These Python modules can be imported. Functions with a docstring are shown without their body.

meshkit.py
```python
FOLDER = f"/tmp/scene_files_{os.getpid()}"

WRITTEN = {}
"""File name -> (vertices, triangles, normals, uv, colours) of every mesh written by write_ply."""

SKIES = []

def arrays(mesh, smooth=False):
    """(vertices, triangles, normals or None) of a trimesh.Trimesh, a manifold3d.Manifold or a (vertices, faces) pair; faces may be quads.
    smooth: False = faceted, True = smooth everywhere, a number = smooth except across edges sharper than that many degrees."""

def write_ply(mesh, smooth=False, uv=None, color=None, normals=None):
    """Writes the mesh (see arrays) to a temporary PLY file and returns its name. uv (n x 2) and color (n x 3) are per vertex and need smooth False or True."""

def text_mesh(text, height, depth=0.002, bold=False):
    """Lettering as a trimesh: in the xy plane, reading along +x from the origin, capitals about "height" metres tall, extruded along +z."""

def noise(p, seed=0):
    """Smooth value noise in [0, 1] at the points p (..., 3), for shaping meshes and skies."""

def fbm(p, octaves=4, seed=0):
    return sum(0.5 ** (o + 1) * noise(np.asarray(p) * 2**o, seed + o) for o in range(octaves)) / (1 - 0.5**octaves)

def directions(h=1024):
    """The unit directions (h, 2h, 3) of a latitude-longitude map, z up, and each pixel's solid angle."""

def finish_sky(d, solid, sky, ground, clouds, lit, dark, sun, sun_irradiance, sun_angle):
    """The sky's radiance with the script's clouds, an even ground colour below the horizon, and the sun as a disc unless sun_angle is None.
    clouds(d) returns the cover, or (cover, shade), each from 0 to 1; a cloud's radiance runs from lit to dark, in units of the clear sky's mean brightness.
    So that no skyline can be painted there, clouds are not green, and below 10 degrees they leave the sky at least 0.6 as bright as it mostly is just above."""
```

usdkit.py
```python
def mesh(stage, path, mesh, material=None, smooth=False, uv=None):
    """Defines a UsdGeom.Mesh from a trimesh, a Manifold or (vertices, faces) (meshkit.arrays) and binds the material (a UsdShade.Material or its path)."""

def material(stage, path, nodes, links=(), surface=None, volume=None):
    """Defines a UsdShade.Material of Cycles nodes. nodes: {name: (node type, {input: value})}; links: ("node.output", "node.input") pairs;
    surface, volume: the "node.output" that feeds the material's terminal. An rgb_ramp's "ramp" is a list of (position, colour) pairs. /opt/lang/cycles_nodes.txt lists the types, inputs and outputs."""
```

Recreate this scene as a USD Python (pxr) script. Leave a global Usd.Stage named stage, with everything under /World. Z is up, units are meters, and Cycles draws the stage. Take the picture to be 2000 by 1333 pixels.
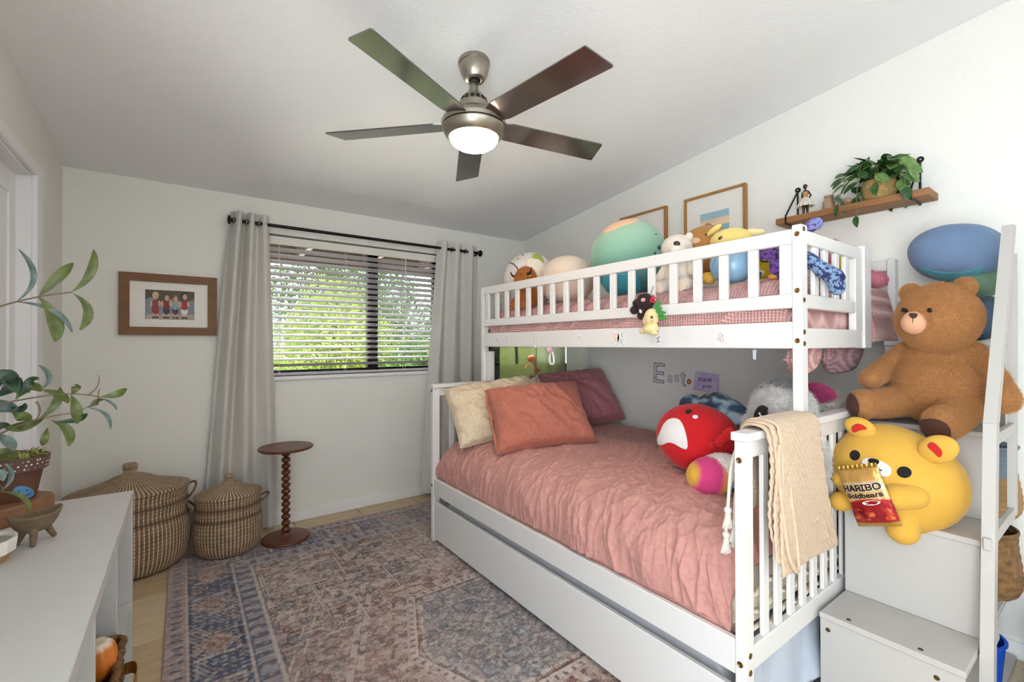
import math, random
import numpy as np, trimesh, manifold3d, usdkit, meshkit
from manifold3d import Manifold, CrossSection
from scipy.spatial import Delaunay
from shapely.geometry import Polygon, Point, box as sbox
from shapely import contains_xy
from pxr import Usd, UsdGeom, UsdLux, UsdShade, Gf, Sdf, Vt

stage = Usd.Stage.CreateInMemory()
UsdGeom.SetStageUpAxis(stage, UsdGeom.Tokens.z)
UsdGeom.SetStageMetersPerUnit(stage, 1.0)
UsdGeom.Xform.Define(stage, '/World')
UsdGeom.Scope.Define(stage, '/World/Looks')
rng = np.random.default_rng(11)
random.seed(11)
PI = math.pi

# ------------------------------------------------------------------ camera
F, TH, H, PIT, ROL = 888.7607, 0.62664, 1.2908, 0.0066, -0.0021
_f = np.array([math.sin(TH), math.cos(TH), 0.0]); _r = np.array([math.cos(TH), -math.sin(TH), 0.0]); _u = np.array([0, 0, 1.0])
_fw = math.cos(PIT) * _f + math.sin(PIT) * _u
_up0 = math.cos(PIT) * _u - math.sin(PIT) * _f
_rt = math.cos(ROL) * _r + math.sin(ROL) * _up0
_up = math.cos(ROL) * _up0 - math.sin(ROL) * _r
EYE = np.array([0, 0, H])
cam = UsdGeom.Camera.Define(stage, '/World/camera')
cam.CreateHorizontalApertureAttr(36.0); cam.CreateVerticalApertureAttr(24.0)
cam.CreateFocalLengthAttr(36.0 * F / 2000.0)
cam.CreateClippingRangeAttr(Gf.Vec2f(0.05, 500))
cam.AddTransformOp().Set(Gf.Matrix4d(*_rt, 0, *_up, 0, *(-_fw), 0, *EYE, 1))
cam.CreateExposureAttr(0.09)

# ------------------------------------------------------------------ sky, sun, added fill panels
dome = UsdLux.DomeLight.Define(stage, '/World/sky'); dome.CreateIntensityAttr(1.25); dome.CreateColorAttr(Gf.Vec3f(0.80, 0.90, 1.0))
sun = UsdLux.DistantLight.Define(stage, '/World/sun'); sun.CreateIntensityAttr(5.0); sun.CreateAngleAttr(0.6); sun.CreateColorAttr(Gf.Vec3f(1.0, 0.94, 0.82))
# the sun stands over the roof on the camera's side of the house, so that it lights the hedge and never enters the window
sun.AddRotateXYZOp().Set(Gf.Vec3f(38, 0, -28))
def area(name, pos, rot, w, h, power, color):
    l = UsdLux.RectLight.Define(stage, '/World/' + name)
    l.CreateWidthAttr(w); l.CreateHeightAttr(h); l.CreateIntensityAttr(power); l.CreateColorAttr(Gf.Vec3f(*color))
    l.AddTranslateOp().Set(Gf.Vec3d(*pos)); l.AddRotateXYZOp().Set(Gf.Vec3f(*rot))
    return l
YW_ = 3.6327
# fill panels in the added openings behind the camera and in the left wall
area('daylight_rear', (1.0, -1.33, 1.5), (90, 0, 0), 1.0, 1.0, 0.45, (0.93, 0.97, 1.0))
area('daylight_side', (-0.74, -0.5, 1.15), (0, -90, 0), 2.0, 1.4, 6.5, (0.90, 0.96, 1.0))
# unseen fill panel added below the sill to brighten the ceiling through the blinds
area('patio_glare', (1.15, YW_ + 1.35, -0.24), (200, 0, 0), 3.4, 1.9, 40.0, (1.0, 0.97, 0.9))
LAMP = 46.0

# ------------------------------------------------------------------ helpers
def px(u, v):
    d = _fw + (u - 1000) / F * _rt - (v - 666.5) / F * _up
    return d
def at(u, v, ax, val):
    d = px(u, v); i = 'XYZ'.index(ax)
    return EYE + (val - EYE[i]) / d[i] * d
def srgb(h):
    h = h.lstrip('#'); c = np.array([int(h[i:i + 2], 16) for i in (0, 2, 4)]) / 255.0
    return tuple(np.where(c <= 0.04045, c / 12.92, ((c + 0.055) / 1.055) ** 2.4))
_looks = {}
def M(name, col='#808080', rough=0.5, bump=None, sheen=0.0, coat=0.0, metal=0.0, var=None, vcol=False, spec=0.5, emit=0.0, emitcol=None, trans=0.0, stretch=None, aniso=0.0, rand=0.0, coat_ior=1.5):
    """bump=(scale, strength, distance, detail); var=(scale, colour2, contrast) mottles; stretch scales the mottling's space"""
    p = '/World/Looks/' + name
    if p in _looks: return _looks[p]
    c = srgb(col) if isinstance(col, str) else col
    nodes = {'p': ('principled_bsdf', {'base_color': c, 'roughness': rough, 'metallic': metal, 'sheen_weight': sheen, 'sheen_roughness': 0.4, 'coat_weight': coat, 'coat_roughness': 0.15, 'coat_ior': coat_ior, 'specular_ior_level': spec, 'transmission_weight': trans, 'anisotropic': aniso})}
    if sheen: nodes['p'][1]['sheen_tint'] = tuple(0.5 + 0.5 * np.array(c))
    if emit: nodes['p'][1].update({'emission_strength': emit, 'emission_color': srgb(emitcol or col)})
    links = []
    src = None
    if vcol:
        nodes['a'] = ('attribute', {'attribute': 'paint'}); src = 'a.color'
    if var or bump:
        nodes['tc'] = ('texture_coordinate', {})
        nodes['mp'] = ('mapping', {'scale': stretch or (1, 1, 1)})
        links.append(('tc.object', 'mp.vector'))
    if var:
        nodes['n'] = ('noise_texture', {'scale': var[0], 'detail': 4.0, 'roughness': 0.6})
        links.append(('mp.vector', 'n.vector'))
        k = var[2] if len(var) > 2 else 0.25
        nodes['mr'] = ('map_range', {'from_min': 0.5 - k, 'from_max': 0.5 + k, 'to_min': 0.0, 'to_max': 1.0, 'clamp': True})
        links.append(('n.fac', 'mr.value'))
        c2 = srgb(var[1])
        if src:
            nodes['mx'] = ('mix', {'mix_type': 'multiply', 'color2': c2}); links += [('mr.result', 'mx.fac'), (src, 'mx.color1')]
        else:
            nodes['mx'] = ('mix', {'mix_type': 'mix', 'color1': c, 'color2': c2}); links += [('mr.result', 'mx.fac')]
        src = 'mx.color'
    if rand:
        nodes['oi'] = ('object_info', {})
        nodes['rm'] = ('map_range', {'from_min': 0.0, 'from_max': 1.0, 'to_min': 1 - rand, 'to_max': 1 + rand})
        nodes['hs'] = ('hsv', {'color': c})
        links += [('oi.random', 'rm.value'), ('rm.result', 'hs.value')]
        if src: links.append((src, 'hs.color'))
        src = 'hs.color'
    if src: links.append((src, 'p.base_color'))
    if bump:
        nodes['bn'] = ('noise_texture', {'scale': bump[0], 'detail': bump[3] if len(bump) > 3 else 3.0})
        nodes['b'] = ('bump', {'strength': bump[1], 'distance': bump[2]})
        links += [('mp.vector', 'bn.vector'), ('bn.fac', 'b.height'), ('b.normal', 'p.normal')]
    _looks[p] = usdkit.material(stage, p, nodes, links, surface='p.BSDF')
    return _looks[p]

def arr(m):
    if isinstance(m, Manifold):
        k = m.to_mesh(); return trimesh.Trimesh(k.vert_properties[:, :3], k.tri_verts, process=False)
    return m
def cat(ms):
    return trimesh.util.concatenate([arr(m) for m in ms])
_names = {}
def free(parent, name):
    k = (parent, name); n = _names.get(k, 0); _names[k] = n + 1
    return f'{parent}/{name}' if n == 0 else f'{parent}/{name}_{n:03d}'
def meta(prim, label=None, category=None, group=None, kind=None):
    for k, v in (('label', label), ('category', category), ('group', group), ('kind', kind)):
        if v: prim.SetCustomDataByKey(k, v)
def put(path, mesh, mat, smooth=35, paint=None):
    mesh = arr(mesh)
    m = usdkit.mesh(stage, path, mesh, mat, smooth=True if paint is not None else smooth)
    if paint is not None:
        UsdGeom.PrimvarsAPI(m).CreatePrimvar('paint', Sdf.ValueTypeNames.Color3fArray, 'vertex').Set(Vt.Vec3fArray.FromNumpy(np.asarray(paint, np.float32)))
    return m
class Thing:
    """an Xform at the thing's base; parts are given in world coordinates, or local ones when local=True"""
    def __init__(s, name, label, category, loc=(0, 0, 0), rotz=0.0, group=None, kind=None, R=None, local=False):
        s.path = free('/World', name); s.local = local
        x = UsdGeom.Xform.Define(stage, s.path)
        A = np.eye(4)
        A[:3, :3] = trimesh.transformations.rotation_matrix(rotz, [0, 0, 1])[:3, :3] if R is None else R
        A[:3, 3] = loc
        x.AddTransformOp().Set(Gf.Matrix4d(*A.T.ravel().tolist()))
        s.A = A; s.inv = np.linalg.inv(A); s.prim = x.GetPrim()
        meta(s.prim, label, category, group, kind)
    def part(s, name, mesh, mat, smooth=35, paint=None, label=None, under=None, kind=None):
        mesh = arr(mesh).copy()
        if not s.local: mesh.apply_transform(s.inv)
        p = free(under or s.path, name)
        m = put(p, mesh, mat, smooth, paint)
        meta(m.GetPrim(), label, kind=kind)
        return p
def single(name, mesh, mat, label, category, smooth=35, paint=None, group=None, kind=None):
    """a thing that is one mesh, its Xform at the mesh's base"""
    mesh = arr(mesh).copy(); b = mesh.bounds; o = np.array([(b[0, 0] + b[1, 0]) / 2, (b[0, 1] + b[1, 1]) / 2, b[0, 2]])
    mesh.apply_translation(-o)
    p = free('/World', name)
    m = put(p, mesh, mat, smooth, paint); UsdGeom.Xformable(m).AddTranslateOp().Set(Gf.Vec3d(*o.tolist()))
    meta(m.GetPrim(), label, category, group, kind)
    return p
def structure(name, mesh, mat, smooth=30, label=None):
    p = free('/World', name); m = put(p, mesh, mat, smooth); meta(m.GetPrim(), label, kind='structure'); return p

def box(x0, x1, y0, y1, z0, z1, b=0.002):
    x0, x1 = sorted((x0, x1)); y0, y1 = sorted((y0, y1)); z0, z1 = sorted((z0, z1))
    b = min(b, (x1 - x0) / 3, (y1 - y0) / 3, (z1 - z0) / 3)
    if b <= 0: return trimesh.creation.box(bounds=[[x0, y0, z0], [x1, y1, z1]])
    P = []
    for sx in (0, 1):
        for sy in (0, 1):
            for sz in (0, 1):
                c = np.array([(x0, x1)[sx], (y0, y1)[sy], (z0, z1)[sz]]); d = np.array([b if sx == 0 else -b, b if sy == 0 else -b, b if sz == 0 else -b])
                for k in range(3):
                    q = c + d; q[k] = c[k]; P.append(q)
    return arr(Manifold.hull_points(np.array(P)))
def xf(mesh, R=None, t=(0, 0, 0), s=None):
    m = arr(mesh).copy(); A = np.eye(4)
    if s is not None: m.apply_scale(s) if np.ndim(s) == 0 else m.apply_transform(np.diag([*s, 1.0]))
    if R is not None: A[:3, :3] = R
    A[:3, 3] = t; m.apply_transform(A); return m
def rot(ax, deg):
    return trimesh.transformations.rotation_matrix(math.radians(deg), {'x': [1, 0, 0], 'y': [0, 1, 0], 'z': [0, 0, 1]}[ax])[:3, :3]
def frame(z, x=(1, 0, 0)):
    """rotation whose columns are x', y', z' with z' along z"""
    z = np.array(z, float); z /= np.linalg.norm(z); x = np.array(x, float); x = x - z * (x @ z)
    if np.linalg.norm(x) < 1e-6: x = np.array([0, 1.0, 0]) - z * z[1]
    x /= np.linalg.norm(x); return np.stack([x, np.cross(z, x), z], 1)
def lathe(prof, n=40, c=(0, 0, 0), R=None):
    m = trimesh.creation.revolve(np.array(prof, float), sections=n)
    if m.volume < 0: m.invert()
    return xf(m, R, c)
def cyl(p0, p1, r, n=16, b=0.0):
    p0, p1 = np.array(p0, float), np.array(p1, float); L = np.linalg.norm(p1 - p0)
    b = min(b, r / 2, L / 3)
    prof = [(0, 0), (r - b, 0), (r, b), (r, L - b), (r - b, L), (0, L)] if b > 0 else [(0, 0), (r, 0), (r, L), (0, L)]
    return lathe(prof, n, p0, frame(p1 - p0))
def tube(P, r, n=8, closed=False):
    P = np.array(P, float); N = len(P); r = np.full(N, r) if np.ndim(r) == 0 else np.array(r, float)
    T = np.gradient(P, axis=0) if not closed else np.roll(P, -1, 0) - np.roll(P, 1, 0)
    T /= np.maximum(np.linalg.norm(T, axis=1, keepdims=True), 1e-9)
    a = np.array([0, 0, 1.0]) if abs(T[0][2]) < 0.9 else np.array([1.0, 0, 0])
    V = []
    for i in range(N):
        a = a - T[i] * (a @ T[i]); a /= np.linalg.norm(a); b = np.cross(T[i], a)
        th = np.arange(n) / n * 2 * PI
        V.append(P[i] + r[i] * (np.cos(th)[:, None] * a + np.sin(th)[:, None] * b))
    V = np.concatenate(V); Fc = []
    for i in range(N if closed else N - 1):
        j = (i + 1) % N
        for k in range(n):
            l = (k + 1) % n; Fc += [[i * n + k, i * n + l, j * n + l], [i * n + k, j * n + l, j * n + k]]
    if not closed:
        V = np.vstack([V, P[0], P[-1]]); a0, b0 = N * n, N * n + 1
        for k in range(n):
            l = (k + 1) % n; Fc += [[a0, l, k], [b0, (N - 1) * n + k, (N - 1) * n + l]]
    return trimesh.Trimesh(V, Fc, process=False)
def spline(P, n=24):
    P = np.array(P, float)
    if len(P) < 3: return np.linspace(P[0], P[-1], n)
    from scipy.interpolate import CubicSpline
    d = np.r_[0, np.cumsum(np.linalg.norm(np.diff(P, axis=0), axis=1))]
    return CubicSpline(d, P)(np.linspace(0, d[-1], n))
def ell(c, r, R=None, n=3):
    m = trimesh.creation.icosphere(n, 1.0); return xf(xf(m, s=(r, r, r) if np.ndim(r) == 0 else r), R, c)
def capsule(p0, r0, p1, r1):
    a = Manifold.sphere(r0, 24).translate(list(map(float, p0))); b = Manifold.sphere(r1, 24).translate(list(map(float, p1)))
    return Manifold.batch_hull([a, b])
def mell(c, r, R=None):
    r = (r, r, r) if np.ndim(r) == 0 else r
    m = Manifold.sphere(1.0, 32).scale(list(map(float, r)))
    if R is not None: m = m.transform(np.hstack([np.array(R, float), np.zeros((3, 1))]))
    return m.translate(list(map(float, c)))
def blob(items, L=0.014, it=8, lam=0.5):
    m = Manifold.batch_boolean(items, manifold3d.OpType.Add) if len(items) > 1 else items[0]
    m = arr(m.refine_to_length(L)); m.merge_vertices(); m.update_faces(m.nondegenerate_faces()); m.remove_unreferenced_vertices()
    trimesh.smoothing.filter_taubin(m, lamb=lam, nu=lam + 0.02, iterations=it)
    return m
def rough_up(m, amp, scale, seed=0, oct=3):
    m = m.copy(); n = m.vertex_normals
    m.vertices = m.vertices + n * ((meshkit.fbm(m.vertices * scale + 50, oct, seed) - 0.5) * 2 * amp)[:, None]
    return m
def grid(P, flip=False, closed_u=False):
    """P (nu, nv, 3) -> open surface"""
    nu, nv = P.shape[:2]; I = np.arange(nu * nv).reshape(nu, nv)
    if closed_u: I = np.vstack([I, I[:1]])
    a, b, c, d = I[:-1, :-1].ravel(), I[1:, :-1].ravel(), I[1:, 1:].ravel(), I[:-1, 1:].ravel()
    f = np.vstack([np.stack([a, b, c], 1), np.stack([a, c, d], 1)])
    return trimesh.Trimesh(P.reshape(-1, 3), f[:, ::-1] if flip else f, process=False)
def sheet(P, t=0.004, flip=False):
    """a surface given thickness t behind its normals"""
    top = grid(P, flip); n = top.vertex_normals; nu, nv = P.shape[:2]; N = nu * nv
    V = np.vstack([top.vertices, top.vertices - n * t]); Fc = [top.faces, top.faces[:, ::-1] + N]
    I = np.arange(N).reshape(nu, nv); loop = np.r_[I[:, 0], I[-1, 1:], I[-2::-1, -1], I[0, -2:0:-1]]; nx = np.roll(loop, -1)
    q = np.vstack([np.stack([loop, loop + N, nx + N], 1), np.stack([loop, nx + N, nx], 1)])
    Fc.append(q if flip else q[:, ::-1])
    Fc[-1] = Fc[-1][:, ::-1]
    return trimesh.Trimesh(V, np.vstack(Fc), process=False)
def slab(poly, t, origin, R):
    """shapely polygon in a plane, extruded by t along the plane's normal; R columns = plane x, plane y, normal"""
    ms = [trimesh.creation.extrude_polygon(g, t, engine='earcut') for g in getattr(poly, 'geoms', [poly])]
    return xf(cat(ms), R, origin)
def rounded(w, h, r=0.01):
    return sbox(-w / 2 + r, -h / 2 + r, w / 2 - r, h / 2 - r).buffer(r, quad_segs=4)
RX = np.array([[0, 0, -1], [-1, 0, 0], [0, 1, 0]], float)   # a plane on the +X wall seen from the room: x to the viewer's right (-Y), y up, normal -X
RB = np.array([[1, 0, 0], [0, 0, -1], [0, 1, 0]], float)    # a plane on the back wall: x right, y up, normal -Y
def text(s, h, depth, origin, R, bold=False, italic=0.0, center=True):
    m = meshkit.text_mesh(s, h, depth, bold)
    b = m.bounds
    if center: m.apply_translation([-(b[0, 0] + b[1, 0]) / 2, -h / 2, 0])
    if italic: m.vertices[:, 0] += italic * m.vertices[:, 1]
    return xf(m, R, origin)
def cast(mesh, D):
    """hits of rays from the eye along D (n,3): points, normals, ok"""
    tri = mesh.triangles; loc, ri, ti = mesh.ray.intersects_location(np.tile(EYE, (len(D), 1)), D, multiple_hits=False)
    P = np.full((len(D), 3), np.nan); N = np.zeros((len(D), 3)); fn = mesh.face_normals
    P[ri] = loc
    vn = mesh.vertex_normals
    bc = trimesh.triangles.points_to_barycentric(tri[ti], loc)
    nn = (vn[mesh.faces[ti]] * bc[:, :, None]).sum(1); N[ri] = nn / np.linalg.norm(nn, axis=1, keepdims=True)
    return P, N, ~np.isnan(P[:, 0])
def patch(mesh, poly, out=0.0015, deep=0.004, step=2.0):
    """a piece that lies on a plush's surface with the outline POLY (pixels of the photograph), its own thickness and edges"""
    poly = Polygon(poly) if not isinstance(poly, Polygon) else poly
    per = poly.exterior; k = max(16, int(per.length / step))
    B = np.array([per.interpolate(i / k, normalized=True).coords[0] for i in range(k)])
    x0, y0, x1, y1 = poly.bounds; gx, gy = np.meshgrid(np.arange(x0, x1, step), np.arange(y0, y1, step))
    G = np.stack([gx.ravel(), gy.ravel()], 1); inn = poly.buffer(-step * 0.5)
    if not inn.is_empty: G = G[contains_xy(inn, G[:, 0], G[:, 1])]
    else: G = G[:0]
    Q = np.vstack([B, G]); P, N, ok = cast(mesh, np.array([px(*q) for q in Q]))
    if not ok.all():
        from scipy.spatial import cKDTree
        if not ok.any(): return None
        j = cKDTree(Q[ok]).query(Q[~ok])[1]; P[~ok] = P[ok][j]; N[~ok] = N[ok][j]
    T = Delaunay(Q).simplices; c = Q[T].mean(1); T = T[contains_xy(poly, c[:, 0], c[:, 1])]
    a = Q[T]; s = np.cross(a[:, 1] - a[:, 0], a[:, 2] - a[:, 0]); T[s > 0] = T[s > 0][:, ::-1]
    n = len(Q); top = P + N * out; bot = P - N * deep
    i = np.arange(k); j = (i + 1) % k
    sk = np.vstack([np.stack([i, j, j + n], 1), np.stack([i, j + n, i + n], 1)])
    m = trimesh.Trimesh(np.vstack([top, bot]), np.vstack([T, T[:, ::-1] + n, sk]), process=False)
    m.fix_normals(); return m
def oval(u, v, a, b, deg=0, n=40):
    t = np.linspace(0, 2 * PI, n, endpoint=False); c, s = math.cos(math.radians(deg)), math.sin(math.radians(deg))
    x, y = a * np.cos(t), b * np.sin(t); return np.stack([u + x * c - y * s, v + x * s + y * c], 1)
def smoothpoly(P, n=60):
    P = np.array(P, float); P = np.vstack([P, P[:1]])
    from scipy.interpolate import CubicSpline
    d = np.r_[0, np.cumsum(np.linalg.norm(np.diff(P, axis=0), axis=1))]
    return CubicSpline(d, P, bc_type='periodic')(np.linspace(0, d[-1], n, endpoint=False))
def line_px(P, w):
    from shapely.geometry import LineString
    return LineString(P).buffer(w / 2, quad_segs=3)
def fur(thing, mesh, name, mat, n, length, r0, seed=0, curl=0.35, droop=0.15, under=None, keep=None):
    """short hairs as curves (stuff)"""
    g = np.random.default_rng(seed); P, fi = trimesh.sample.sample_surface(mesh, n, seed=seed)
    N = mesh.face_normals[fi]
    if keep is not None:
        k = keep(P, N); P, N = P[k], N[k]
    n = len(P); d = N + g.normal(0, curl, (n, 3)); d /= np.linalg.norm(d, axis=1, keepdims=True)
    e = d + g.normal(0, curl, (n, 3)) + np.array([0, 0, -droop * 2]); e /= np.linalg.norm(e, axis=1, keepdims=True)
    L = length * (0.6 + 0.6 * g.random((n, 1)))
    Q = np.stack([P - N * 0.002, P + d * L * 0.5, P + d * L * 0.5 + e * L * 0.5], 1).reshape(-1, 3)
    Q = Q @ thing.inv[:3, :3].T + thing.inv[:3, 3]
    p = free(under or thing.path, name); c = UsdGeom.BasisCurves.Define(stage, p)
    c.CreateTypeAttr('linear'); c.CreatePointsAttr(Vt.Vec3fArray.FromNumpy(Q.astype(np.float32)))
    c.CreateCurveVertexCountsAttr(Vt.IntArray.FromNumpy(np.full(n, 3, np.int32)))
    w = np.tile([2 * r0, 1.5 * r0, 0.5 * r0], n).astype(np.float32)
    c.CreateWidthsAttr(Vt.FloatArray.FromNumpy(w)); c.SetWidthsInterpolation('vertex')
    UsdShade.MaterialBindingAPI.Apply(c.GetPrim()).Bind(mat); meta(c.GetPrim(), kind='stuff')
    return p
# ------------------------------------------------------------------ the room
XL, XW, YW, ZC, SL, YF = -0.5615, 2.7734, 3.6327, 2.3214, 0.117, -1.25
ceil_z = lambda y: ZC + SL * (YW - y)
wall_m = M('wall_paint', '#ecebe5', 0.75, bump=(95, 0.35, 0.006, 3.0), spec=0.3)
ceil_m = M('ceiling_paint', '#f3f3f3', 0.8, bump=(70, 0.35, 0.006, 3.0), spec=0.25)
trim_m = M('white_trim', '#efeff0', 0.4)
white_m = M('white_lacquer', '#e0dedc', 0.35, bump=(18, 0.05, 0.002), stretch=(1, 1, 1))
WX0, WX1, WZ0, WZ1 = 0.44, 1.86, 1.055, 2.085
T = 0.16
poly = sbox(XL - T, -0.2, XW + T, ZC + 0.02).difference(sbox(WX0, WZ0, WX1, WZ1))
structure('wall_back', slab(poly, T, (0, YW + T, 0), RB), wall_m)
RL = np.array([[0, 0, 1], [1, 0, 0], [0, 1, 0]], float)      # x -> +Y, y -> up, normal +X
side = Polygon([(YF - T, -0.2), (YW + T, -0.2), (YW + T, ceil_z(YW + T) + 0.05), (YF - T, ceil_z(YF - T) + 0.05)])
structure('wall_right', slab(side, T, (XW, 0, 0), RL), wall_m)
DY0, DY1, DZ = 1.30, 2.985, 2.075
structure('wall_left', slab(side.difference(sbox(DY0, -0.05, DY1, DZ)).difference(sbox(-1.2, 0.14, 0.2, 2.16)), T, (XL - T, 0, 0), RL), wall_m)
structure('wall_front', slab(sbox(XL - T, -0.2, XW + T, 2.95).difference(sbox(0.5, 1.0, 1.5, 2.0)), T, (0, YF, 0), RB), wall_m)
n = 8
cpoly = Polygon([(YF - T, 0), (YW + T, 0), (YW + T, 0.1), (YF - T, 0.1)])
c = trimesh.creation.box(extents=(XW - XL + 2 * T, YW - YF + 2 * T, 0.1))
c.apply_translation([(XL + XW) / 2, 0, 0.05]); yc = (YW + YF) / 2
c.vertices[:, 2] += ceil_z(c.vertices[:, 1] + yc); c.vertices[:, 1] += yc
structure('ceiling', c, ceil_m)
structure('roof_overhang', box(XL - T, XW + T, YF - T - 1.9, YF - T - 0.001, 2.95, 3.05, 0), trim_m)  # unseen overhang added to keep the sun out of the rear opening
bb = 0.07
structure('baseboard_back', box(XL, XW, YW - 0.014, YW, 0, bb), trim_m)
structure('baseboard_right', box(XW - 0.014, XW, YF, YW - 0.014, 0, bb), trim_m)
structure('baseboard_left', box(XL, XL + 0.014, 3.11, YW - 0.014, 0, bb), trim_m)
# floor of travertine tiles
fp = structure('floor', box(XL - T, XW + T, YF - T, YW + T, -0.12, -0.006, 0), M('grout', '#a3937a', 0.9))
tile_ms = [M(f'travertine_{k}', a, 0.35, var=(7, b, 0.3), stretch=(1.0, 3.0, 1.0), bump=(40, 0.08, 0.003)) for k, (a, b) in enumerate((('#d6c4a4', '#bfa784'), ('#cdb997', '#b59c78'), ('#dccbad', '#c6b08d')))]
ts = 0.457; k = 0
ys = np.arange(YW - 0.19, YF - ts, -ts)
for r_, y1 in enumerate([YW] + list(ys)):
    y0 = (ys[0] if r_ == 0 else y1 - ts)
    for x0 in np.arange(XL - 0.16 + (0.22 if r_ % 2 else 0), XW, ts):
        a, b_ = max(x0 + 0.002, XL), min(x0 + ts - 0.002, XW)
        if b_ - a < 0.03 or y0 < YF - 0.3: continue
        m = put(free(fp, 'tile'), box(a, b_, max(y0 + 0.002, YF), y1 - 0.002, -0.008, 0.0, 0.0015), tile_ms[rng.integers(3)])
# closet door in the left wall: cased opening, panelled sliding door set back
d = Thing('door_1', None, None, (XL - 0.06, (DY0 + DY1) / 2, 0)); d.prim.ClearCustomDataByKey('category'); meta(d.prim, 'white panelled sliding closet door set back in the left wall', kind='structure')
for s_, (a, b_) in enumerate(((DY0 + 0.85, DY1), (DY0, DY0 + 0.86))):
    x1 = XL - 0.05 - 0.04 * s_
    d.part('door_panel', box(x1 - 0.03, x1 - 0.008, a, b_, 0.01, DZ - 0.01), trim_m)
    for yy in ((a, a + 0.10), (b_ - 0.10, b_)): d.part('stile', box(x1 - 0.03, x1, yy[0], yy[1], 0.01, DZ - 0.01), trim_m)
    for zz in ((0.01, 0.16), (1.0, 1.1), (DZ - 0.12, DZ - 0.01)): d.part('rail', box(x1 - 0.03, x1 - 0.001, a + 0.1, b_ - 0.1, zz[0], zz[1]), trim_m)
t1 = Thing('trim_1', None, None, (XL, DY1, 0)); meta(t1.prim, 'white casing around the closet opening', kind='structure')
t1.part('casing', box(XL - 0.005, XL + 0.018, DY1, DY1 + 0.11, 0, DZ + 0.055), trim_m)
t1.part('casing', box(XL - 0.005, XL + 0.018, DY0 - 0.11, DY0, 0, DZ + 0.055), trim_m)
t1.part('head_casing', box(XL - 0.005, XL + 0.0182, DY0, DY1, DZ, DZ + 0.055), trim_m)
t1.part('jamb', box(XL - T, XL, DY1 - 0.012, DY1 + 0.001, 0, DZ), trim_m)
t1.part('head_jamb', box(XL - T, XL, DY0, DY1 - 0.012, DZ - 0.012, DZ + 0.001), trim_m)

# window: dark aluminium slider, white sill
dark_al = M('dark_aluminium', '#1c1d20', 0.35, metal=0.6)
pane_m = usdkit.material(stage, '/World/Looks/window_glass', {'t': ('transparent_bsdf', {'color': (0.96, 0.98, 0.97)}), 'g': ('glossy_bsdf', {'color': (1, 1, 1), 'roughness': 0.02}), 'f': ('fresnel', {'IOR': 1.45}), 'm': ('mix_closure', {})}, [('f.fac', 'm.fac'), ('t.BSDF', 'm.closure1'), ('g.BSDF', 'm.closure2')], surface='m.closure')
w = Thing('window_1', None, None, ((WX0 + WX1) / 2, YW + 0.1, WZ0)); meta(w.prim, 'dark framed sliding window behind the blinds', kind='structure')
wy0, wy1 = YW + 0.095, YW + 0.135
w.part('window_frame', cat([box(WX0, WX1, wy0, wy1, WZ0, WZ0 + 0.045), box(WX0, WX1, wy0, wy1, WZ1 - 0.04, WZ1), box(WX0, WX0 + 0.04, wy0, wy1, WZ0 + 0.045, WZ1 - 0.04), box(WX1 - 0.04, WX1, wy0, wy1, WZ0 + 0.045, WZ1 - 0.04)]), dark_al)
w.part('mullion', box(1.232, 1.315, wy0 - 0.012, wy1, WZ0 + 0.03, WZ1 - 0.03), dark_al)
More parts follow.
